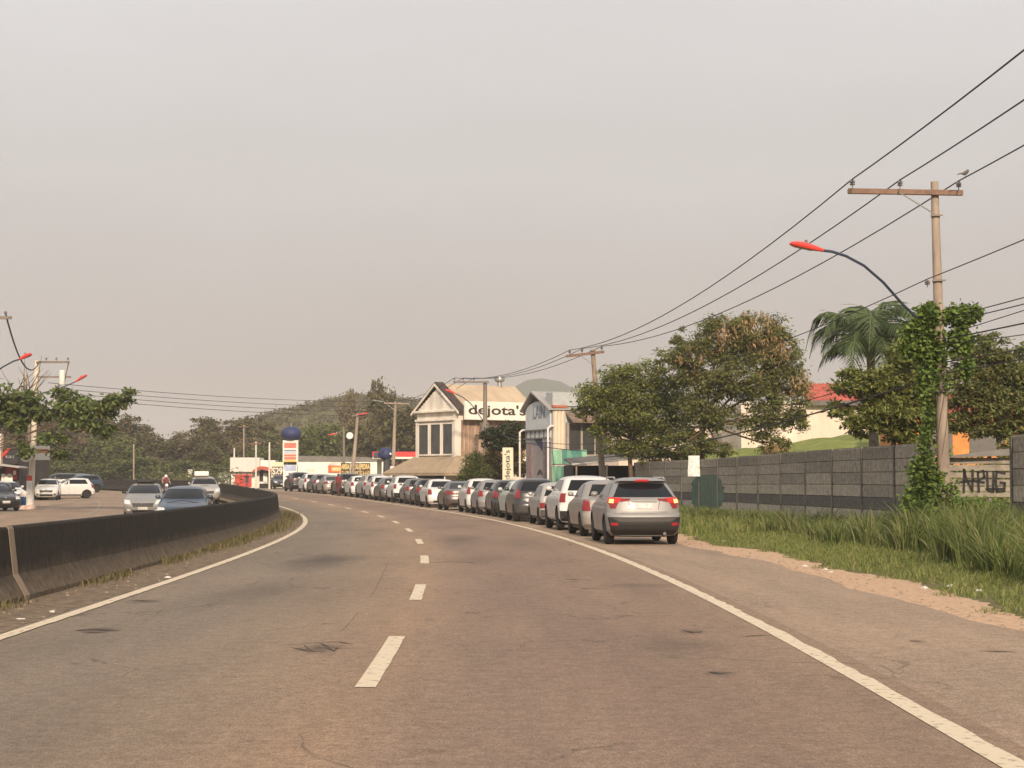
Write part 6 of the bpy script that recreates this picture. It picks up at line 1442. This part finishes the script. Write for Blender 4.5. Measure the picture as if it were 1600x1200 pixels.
# ------------------------------------------------------------------ woodland behind the far bend
def wood_proto(name, seed, lm, hgt, rad, n, size, open_=.5, trunk_h=.3, flat=1.0):
    rng = np.random.RandomState(seed); bl2 = []
    for k in range(7):
        a = rng.rand()*6.28; r_ = rad*rng.uniform(.15, .62); z = hgt*(trunk_h + (1-trunk_h)*rng.uniform(.25, .85))
        bl2.append(((math.cos(a)*r_, math.sin(a)*r_, z), (rad*rng.uniform(.38, .6), rad*rng.uniform(.38, .6), hgt*(1-trunk_h)*rng.uniform(.16, .28)*flat)))
    bl2.append(((0, 0, hgt*.82), (rad*.45, rad*.45, hgt*.17)))
    return tree(name, (0, 0, 0), [(0, 0, 0), (.1, .1, hgt*trunk_h), (0, 0, hgt*.6)], bl2, n, size, lm, 'x', 'tree', None, seed, bark2_m if seed % 2 else bark_m, .24, 12, .028*hgt, .6, .2, True, open_)
WP = [wood_proto('woodland_tree', 101, lf_dark, 10, 4.2, 5200, .50), wood_proto('woodland_tree', 102, lf_dark2, 10, 4.6, 5200, .52, .4, .18), wood_proto('woodland_tree', 103, lf_dry, 10, 3.8, 3800, .45, .6, .35), wood_proto('woodland_tree', 104, lf_dark, 10, 2.6, 2400, .42, .75, .55, .8), wood_proto('woodland_tree', 105, lf_dark2, 10, 5.0, 5200, .50, .3, .08)]
sky_y = [(-60, 640), (60, 645), (130, 655), (205, 668), (235, 694), (260, 684), (300, 688), (320, 662), (350, 690), (380, 664), (420, 672), (445, 674), (480, 676), (520, 676), (560, 670), (600, 660), (660, 662), (720, 668)]
used = set(); rnd = random.Random(77); SEEN = {}
kinds = ('dark dense woodland tree', 'green bushy woodland tree', 'dry brownish woodland tree', 'slim open-crowned woodland tree', 'broad low green woodland tree')
def where(px):
    for lim, t_ in ((20, 'above the roadside bar'), (60, 'behind the painted pole'), (140, 'behind the parked white hatchbacks'), (200, 'left of the silver oncoming minivan'), (250, 'above the silver oncoming minivan'), (300, 'above the dark blue oncoming hatchback'), (345, 'above the farthest oncoming SUV'), (390, 'above the red roller shutter'), (430, 'above the station banner'), (480, 'behind the price totem'), (520, 'behind the station shop'), (570, 'behind the leaning pale pole'), (625, 'behind the blue ball column')):
        if px < lim: return t_
    return 'behind the gabled shop'
def put_tree(px, ytop, Yd, k, wf=1.0, label=None, group=None):
    p = WP[k]; h = PZ(ytop, Yd) - .4
    if k in used:
        t = link_copy(p)
        for ch in list(p.children):
            if ch.name.split('.')[0] in ('trunk', 'crown'): link_copy(ch, t)
    else: t = p; used.add(k)
    t.location = (PX(px, Yd), Yd, float(rise(Yd)) - .2); s = h/10*1.04; w = s*wf*rnd.uniform(.9, 1.15)
    t.scale = (w, w, s); t.rotation_euler = (0, 0, rnd.uniform(0, 6.28))
    t['label'] = label or (kinds[k] + ' ' + where(px) + ', ' + ('front row' if Yd < 270 else 'middle row' if Yd < 292 else 'back row')); t['category'] = 'tree'; t['group'] = group or 'woodland trees behind the far bend'
    SEEN[t['label']] = SEEN.get(t['label'], 0) + 1
    if SEEN[t['label']] > 1: t['label'] = t['label'] + (', farther right', ', farthest right', ', next one', ', last one', ', end one')[min(4, SEEN[t['label']]-2)]
    return t
put_tree(603, 607, 262, 0, .42, 'tallest pale-topped tree just left of the gabled shop'); put_tree(548, 614, 285, 2, .42, 'tall dry grey tree on the skyline above the leaning pole')
put_tree(462, 668, 240, 1, .9, 'spreading green tree behind the blue dome of the totem'); put_tree(500, 662, 252, 1, .9, 'wide spreading tree right of the blue dome'); put_tree(630, 645, 232, 0, 1.0, 'dark tree behind the red canopy beside the gabled shop')
for px in range(-40, 700, 24):
    for row, (Yd, up) in enumerate(((262, 0), (282, -6), (305, 4))):
        x = px + rnd.uniform(-9, 9) + row*8; yt = np.interp(x, [q[0] for q in sky_y], [q[1] for q in sky_y]) + up + rnd.uniform(-4, 16) + (18 if row == 0 else 0)
        if x > 560 and row == 0: continue
        k = rnd.choice((0, 0, 1, 2, 4, 0) if row else (1, 4, 4, 0, 2)); put_tree(x, yt, Yd + rnd.uniform(-6, 6), k, 1.05)
for px, yt in ((228, 668), (322, 656), (334, 660), (372, 658), (388, 655), (150, 642), (118, 640), (415, 664)): put_tree(px, yt, 296 + rnd.uniform(-6, 6), 3, .9)
for px in range(-50, 660, 17): put_tree(px + rnd.uniform(-6, 6), rnd.uniform(712, 730), 248 + rnd.uniform(-3, 8) if px < 340 else 300, rnd.choice((4, 4, 1)), 2.0, 'low %s bush %s, %s' % (rnd.choice(('green', 'leafy', 'rounded', 'ragged')), where(px), rnd.choice(('left', 'right', 'middle', 'front'))))
# undergrowth along the far wall
ru = np.random.RandomState(55); pts = []
for i in range(9000):
    s = ru.uniform(205, 330); o = ru.uniform(6.2, 12); p = rp(s, o); pts.append((p.x, p.y, p.z + abs(ru.normal(.8, .7))))
for i in range(5000): x = ru.uniform(-60, 5); pts.append((x, ru.uniform(238, 254), .3 + abs(ru.normal(.9, .8))))
u_ = leaf_mesh('undergrowth', np.array(pts), .38, leafmat('leaves_undergrowth', [(.06, .068, .022), (.095, .10, .03), (.13, .12, .05), (.07, .075, .025)], .2), None, .55, .2, ru, kind='stuff')
tag(u_, 'green and straw coloured undergrowth below the woodland', 'undergrowth')
# scrub over the hill
rh = np.random.RandomState(58); hob = bpy.data.objects['hill']; hv = np.array([v.co[:] for v in hob.data.vertices]); sel = hv[(hv[:, 2] > 3) & (hv[:, 1] < H1 + 75)]; pts = []
for i in range(1500):
    c = sel[rh.randint(len(sel))]; 
    if rh.rand() < .45 and c[0] > PX(570, H1): continue
    c = c + rh.normal(0, 1.2, 3)*[1, 1, 0]; r_ = rh.uniform(.5, 1.3); pts.append(c + [0, 0, .3] + rh.normal(size=(30, 3))*r_*[1.2, 1.2, .45])
h_ = leaf_mesh('hill_scrub', np.concatenate(pts), .75, lf_dark, None, .6, .1, rh, kind='stuff'); tag(h_, 'scrub and trees covering the hill behind the station', 'scrub')
# ------------------------------------------------------------------ people
skin_ms = [mat('skin_brown', (.22, .12, .08), .6, var=.05), mat('skin_tan', (.36, .21, .14), .6, var=.05)]
hair_m = mat('hair_black', (.012, .010, .009), .7, var=.1)
shoe_m = mat('shoe_dark', (.03, .027, .025), .7, var=.1)
def cloth(n, c): return mat('cloth_' + n, c, .9, var=.12, sc=8)
def person(loc, rz, label, shirt, trousers, skin=0, pose='stand', h=1.70, seat=None, helmet=None, shorts=False):
    J = {'pelvis': (0, 0, .93), 'waist': (0, 0, 1.06), 'chest': (.01, 0, 1.27), 'neck': (.0, 0, 1.44), 'jaw': (.02, 0, 1.53), 'head': (.015, 0, 1.63), 'crown': (0, 0, 1.69)}
    for s, n in ((1, 'L'), (-1, 'R')):
        J.update({'sh'+n: (0, s*.17, 1.38), 'el'+n: (-.02, s*.23, 1.11), 'wr'+n: (.05, s*.24, .87), 'ha'+n: (.07, s*.235, .80), 'fi'+n: (.09, s*.225, .72), 'th'+n: (.115, s*.20, .79),
                  'hi'+n: (0, s*.095, .89), 'kn'+n: (.02, s*.10, .49), 'an'+n: (-.01, s*.10, .09), 'to'+n: (.14, s*.12, .04)})
    if pose == 'ride':
        for s, n in ((1, 'L'), (-1, 'R')):
            J.update({'kn'+n: (.36, s*.20, .72), 'an'+n: (.12, s*.20, .36), 'to'+n: (.27, s*.20, .31), 'el'+n: (.20, s*.27, 1.14), 'wr'+n: (.46, s*.30, 1.05), 'ha'+n: (.53, s*.31, 1.04), 'fi'+n: (.58, s*.30, 1.0), 'th'+n: (.54, s*.26, 1.02)})
    if pose == 'walk':
        J.update({'knL': (.16, .09, .50), 'anL': (.20, .09, .10), 'toL': (.34, .10, .06), 'knR': (-.04, -.09, .49), 'anR': (-.26, -.09, .14), 'toR': (-.14, -.10, .05), 'wrL': (-.06, .24, .88), 'haL': (-.05, .235, .80), 'fiL': (-.03, .225, .73), 'thL': (-.01, .20, .79), 'wrR': (.17, -.23, .90), 'haR': (.21, -.225, .83), 'fiR': (.25, -.215, .77), 'thR': (.24, -.19, .83)})
    E = [('pelvis', 'waist'), ('waist', 'chest'), ('chest', 'neck'), ('neck', 'jaw'), ('jaw', 'head'), ('head', 'crown')]
    for n in 'LR': E += [('chest', 'sh'+n), ('sh'+n, 'el'+n), ('el'+n, 'wr'+n), ('wr'+n, 'ha'+n), ('ha'+n, 'fi'+n), ('wr'+n, 'th'+n), ('pelvis', 'hi'+n), ('hi'+n, 'kn'+n), ('kn'+n, 'an'+n), ('an'+n, 'to'+n)]
    Rr = {'pelvis': (.15, .12), 'waist': (.14, .105), 'chest': (.165, .12), 'neck': (.058, .055), 'jaw': (.075, .085), 'head': (.085, .10), 'crown': (.05, .06), 'sh': (.065,)*2, 'el': (.046,)*2, 'wr': (.032,)*2, 'ha': (.038, .022), 'fi': (.02, .012), 'th': (.012,)*2, 'hi': (.092,)*2, 'kn': (.062,)*2, 'an': (.042,)*2, 'to': (.038, .03)}
    names = list(J); idx = {n: i for i, n in enumerate(names)}; k = h/1.72
    me = bpy.data.meshes.new('figure'); me.from_pydata([tuple(np.array(J[n])*k) for n in names], [(idx[a], idx[b]) for a, b in E], [])
    o = bpy.data.objects.new('tmp_figure', me); COL.objects.link(o)
    md = o.modifiers.new('s', 'SKIN')
    for i, n in enumerate(names):
        r = Rr.get(n) or Rr[n[:2]]; v = me.skin_vertices[0].data[i]; v.radius = (r[0]*k, r[1]*k); v.use_root = (n == 'pelvis')
    sub = o.modifiers.new('d', 'SUBSURF'); sub.levels = 1; sub.render_levels = 1
    dg = bpy.context.evaluated_depsgraph_get(); dg.update(); m2 = bpy.data.meshes.new_from_object(o.evaluated_get(dg)); bpy.data.objects.remove(o)
    m2.materials.clear()
    for m in (skin_ms[skin], shirt, trousers, shoe_m, hair_m): m2.materials.append(m)
    P3 = {n: np.array(J[n])*k for n in names}
    def seg(p, a, b):
        d = P3[b]-P3[a]; t = np.clip(np.dot(p-P3[a], d)/np.dot(d, d), 0, 1); return np.linalg.norm(p-P3[a]-d*t), t
    for f in m2.polygons:
        c = np.array(f.center); best = min(((seg(c, a, b)[0] - .5*(Rr.get(a) or Rr[a[:2]])[0], a, b, seg(c, a, b)[1]) for a, b in E), key=lambda q: q[0]); a, b = best[1][:2], best[2][:2]
        mi = 1
        if best[1] in ('neck', 'jaw', 'head'): mi = 0 if not (best[1] in ('jaw', 'head') and (c[2] > 1.60*k or (c[0] < -.02*k and c[2] > 1.50*k))) else 4
        elif a in ('wr', 'ha') or (a == 'el') or (a == 'sh' and best[3] > .75): mi = 0
        elif a == 'pe' or a == 'hi': mi = 2
        elif a == 'kn': mi = 0 if shorts else 2
        elif a == 'an': mi = 3
        f.material_index = mi
    m2.shade_smooth()
    root = empty('person', loc, rz, label, 'person'); b = bpy.data.objects.new('body', m2); COL.objects.link(b); b.parent = root
    # face: eyes, nose, mouth, ears
    fb = MB(); fb.tube([(.098*k, 0, 1.625*k), (.118*k, 0, 1.585*k), (.098*k, 0, 1.58*k)], [.006, .014, .008], 6)
    for s in (1, -1): fb.tube([(.0, s*.082*k, 1.64*k), (.0, s*.095*k, 1.61*k), (.0, s*.082*k, 1.575*k)], [.008, .014, .008], 6)
    fb.build('nose_and_ears', skin_ms[skin], b, True)
    eb = MB()
    for s in (1, -1): eb.box((.094*k, s*.033*k, 1.625*k), (.012, .026, .010))
    eb.box((.094*k, 0, 1.548*k), (.012, .045, .008)); eb.build('eyes_and_mouth', hair_m, b)
    if helmet:
        hb = MB(); hb.lathe([(.10, 1.56*k), (.125, 1.60*k), (.128, 1.66*k), (.10, 1.73*k), (.05, 1.765*k), (.01, 1.77*k)], 14, c=(-.01, 0, 0)); hb.build('helmet', helmet, root, True, 50)
    return root
def pat(px, Yd): return (PX(px, Yd), Yd, float(rise(Yd)))
person(pat(452, 190), R_(-70), 'person in dark red shirt and pale trousers standing by the price totem', cloth('dark_red', (.20, .03, .035)), cloth('beige', (.42, .34, .27)), 0)
person(pat(386, 216), R_(-100), 'person in dark clothes standing before the red roller shutter', cloth('black', (.03, .025, .03)), cloth('navy', (.05, .06, .10)), 0)
person(pat(433, 206), R_(-85), 'person in black shirt behind the car at the station banner, left one', cloth('black', (.03, .025, .03)), cloth('navy', (.05, .06, .10)), 0)
person(pat(443, 207), R_(-110), 'person in grey shirt behind the car at the station banner, right one', cloth('grey', (.20, .19, .19)), cloth('black', (.03, .025, .03)), 1)
q = rp(126.3, 3.95); person((q.x, q.y, q.z), heading(126) + R_(150), 'person in red shirt and dark trousers standing beside the queue', cloth('red', (.20, .02, .025)), cloth('wine', (.10, .03, .035)), 0, 'walk')
q = rp(120.6, 7.4); person((q.x, q.y, q.z), heading(120) + R_(200), 'person in dark shirt showing above the car roofs near the banners', cloth('black', (.03, .025, .03)), cloth('navy', (.05, .06, .10)), 0)
# motorcycle with rider and passenger between the oncoming cars
def motorcycle(loc, rz, label, pm):
    t = empty('motorcycle', loc, rz, label, 'motorcycle')
    for x in (-.62, .66):
        b = MB(); b.lathe([(.22, -.05), (.28, -.06), (.30, 0), (.28, .06), (.22, .05)], 20, axis='Y'); w = b.build('wheel', tyre_m, t, True, 40); w.location = (x, 0, .30)
        b = MB(); b.lathe([(.03, -.06), (.03, .06)], 10, axis='Y')
        for a in range(6): b.box((math.cos(a*1.047)*.12, 0, math.sin(a*1.047)*.12), (.22, .02, .02), M=Matrix.Rotation(-a*1.047, 3, 'Y'))
        b.build('rim', rim_m, w)
    b = MB(); b.tube([(-.1, 0, .72), (.1, 0, .86), (.34, 0, .86), (.45, 0, .78)], [.10, .15, .14, .06], 12); b.build('fuel_tank', pm, t, True)
    b = MB(); b.tube([(-.78, 0, .84), (-.45, 0, .80), (-.1, 0, .78), (.05, 0, .80)], [.06, .11, .12, .07], 10); b.build('seat', dark_m, t, True)
    b = MB(); b.box((.05, 0, .45), (.42, .26, .36), bev=.05); b.build('engine', MATS['pole_concrete_dark'], t)
    b = MB(); b.tube([(.66, .07, .30), (.48, .07, .98)], .025, 8); b.tube([(.66, -.07, .30), (.48, -.07, .98)], .025, 8); b.build('fork', steel_m, t, True)
    b = MB(); b.tube([(.40, .34, 1.04), (.50, .12, 1.02), (.50, -.12, 1.02), (.40, -.34, 1.04)], .015, 8); b.build('handlebar', dark_m, t, True)
    b = MB(); b.lathe([(.06, 0), (.09, .05), (.09, .10)], 12, c=(.52, 0, .90), axis='X'); b.build('headlight', head_on, t, True, 40)
    b = MB(); b.tube([(-.62, .05, .30), (-.30, .05, .36), (.2, 0, .40), (.48, 0, .95)], .025, 8); b.tube([(-.7, 0, .80), (.0, 0, .70), (.45, 0, .85)], .025, 8); b.build('frame', dark_m, t, True)
    b = MB(); b.tube([(-.85, -.14, .34), (-.2, -.13, .30), (.15, -.10, .32)], .04, 8); b.build('exhaust', chrome_m, t, True)
    return t
sM = 141.0; q = rp(sM, -7.3, LZ); hz = heading(sM) + math.pi
motorcycle((q.x, q.y, q.z), hz, 'small motorcycle carrying two people between the oncoming cars', mat('moto_red', (.30, .03, .03), .35, var=.05, coat=.5))
dv = Vector((math.cos(hz), math.sin(hz), 0))
person(tuple(Vector(q) - dv*.10 + Vector((0, 0, -.02))), hz, 'motorcycle rider in maroon shirt with white helmet between the oncoming cars', cloth('maroon', (.12, .04, .04)), cloth('navy', (.05, .06, .10)), 1, 'ride', 1.68, helmet=mat('helmet_white', (.7, .68, .64), .35, var=0))
person(tuple(Vector(q) - dv*.52 + Vector((0, 0, .10))), hz, 'dark-haired motorcycle passenger in pink shirt behind the helmeted rider', cloth('pink', (.42, .20, .17)), cloth('black', (.03, .025, .03)), 1, 'ride', 1.72)

# roof load on the oncoming SUV and the minivan
def roof_load(name, s, off, z, size, m, label):
    p = rp(s, off, z); b = MB(); b.box((0, 0, size[2]/2), size, bev=.05)
    for x_ in (-.3, .3): b.box((x_*size[0], 0, size[2]+.006), (.04, size[1], .015))
    o = b.build(name, m, None, False, loc=p); o.rotation_euler = (0, 0, heading(s)); return tag(o, label, 'roof box')
roof_load('roof_box', 112.3, -6.9, 1.80 + LZ, (1.0, .9, .30), sw, 'white box tied on the roof of the farthest oncoming SUV')
roof_load('roof_bundle', 73.4, -10.0, 1.585 + LZ, (.8, .8, .16), dark_m, 'dark bundle lying on the roof of the silver oncoming minivan')

# ------------------------------------------------------------------ litter and stones
lit_m = mat('litter_pale', (.62, .58, .52), .7, var=.15, sc=20); stone_m = mat('stone_tan', (.27, .205, .145), .9, var=.2, sc=12)
rnd = random.Random(99)
def scrap(p, size, m, label, cat, group, name):
    bm = bmesh.new(); bmesh.ops.create_icosphere(bm, subdivisions=1, radius=.5)
    vs = [(v.co.x*size[0]*rnd.uniform(.7, 1.3), v.co.y*size[1]*rnd.uniform(.7, 1.3), max(-.1, v.co.z)*size[2]*rnd.uniform(.6, 1.3)) for v in bm.verts]; bm.verts.index_update(); fs = [[v.index for v in f.verts] for f in bm.faces]; bm.free()
    o = mk(name, vs, fs, m); o.location = p; o.rotation_euler = (0, 0, rnd.uniform(0, 6.28)); tag(o, label, cat, group)
for x, y in ((1258, 884), (1298, 893), (1290, 889), (1445, 918), (1487, 917), (1530, 924), (1130, 846)):
    g = G_(x, y); scrap((g.x, g.y, float(H(g.x, g.y)) - .02), (.16, .10, .07), lit_m, 'pale scrap of litter on the grass edge of the dirt verge', 'litter', 'litter on the verge', 'litter')
for x, y in ((82, 957), (262, 903), (32, 968)):
    g = G_(x, y); scrap((g.x, g.y, .006), (.14, .07, .04), lit_m, 'pale scrap of litter on the dirt beside the median barrier', 'litter', 'litter along the median', 'litter')
def gravel(name, pts, m, label):
    mb = MB(); oct_ = [(1, 0, 0), (0, 1, 0), (-1, 0, 0), (0, -1, 0), (0, 0, 1), (0, 0, -.3)]; of = [(0, 1, 4), (1, 2, 4), (2, 3, 4), (3, 0, 4), (1, 0, 5), (2, 1, 5), (3, 2, 5), (0, 3, 5)]
    for p in pts:
        d_ = rnd.choice((.006, .008, .012, .016, .03))*rnd.uniform(.7, 1.2); mb.add([(p.x + x*d_*rnd.uniform(.7, 1.3), p.y + y*d_*rnd.uniform(.7, 1.3), p.z + z*d_*.7) for x, y, z in oct_], of)
    return tag(mb.build(name, m), label, 'gravel', None, 'stuff')
gravel('verge_gravel', [rp(s, EDGE_R(s) + min(1.2, max(-.02, abs(rnd.gauss(.25, .35)))), -.008) for s in [rnd.uniform(3, 45) for _ in range(420)]], stone_m, 'loose stones and grit scattered over the dirt verge')
gravel('median_gravel', [rp(s, LL(s) - rnd.uniform(.12, 1.0), .006) for s in [rnd.uniform(2, 45) for _ in range(420)]], stone_m, 'loose stones and grit along the foot of the median barrier')
# ------------------------------------------------------------------ haze
hv_ = bpy.data.materials.new('haze_air'); hv_.use_nodes = True; N, L = hv_.node_tree.nodes, hv_.node_tree.links
for n_ in list(N):
    if n_.type == 'BSDF_PRINCIPLED': N.remove(n_)
pv = N.new('ShaderNodeVolumePrincipled'); pv.inputs['Color'].default_value = (.88, .84, .81, 1); pv.inputs['Density'].default_value = HAZE; pv.inputs['Anisotropy'].default_value = 0.0
L.new(pv.outputs[0], N['Material Output'].inputs['Volume'])
b = MB(); b.box((0, 2000, 69), (8800, 5000, 142)); hz_ = b.build('haze', hv_); tag(hz_, kind='stuff', label='thin warm haze filling the air over the whole scene', cat='haze')
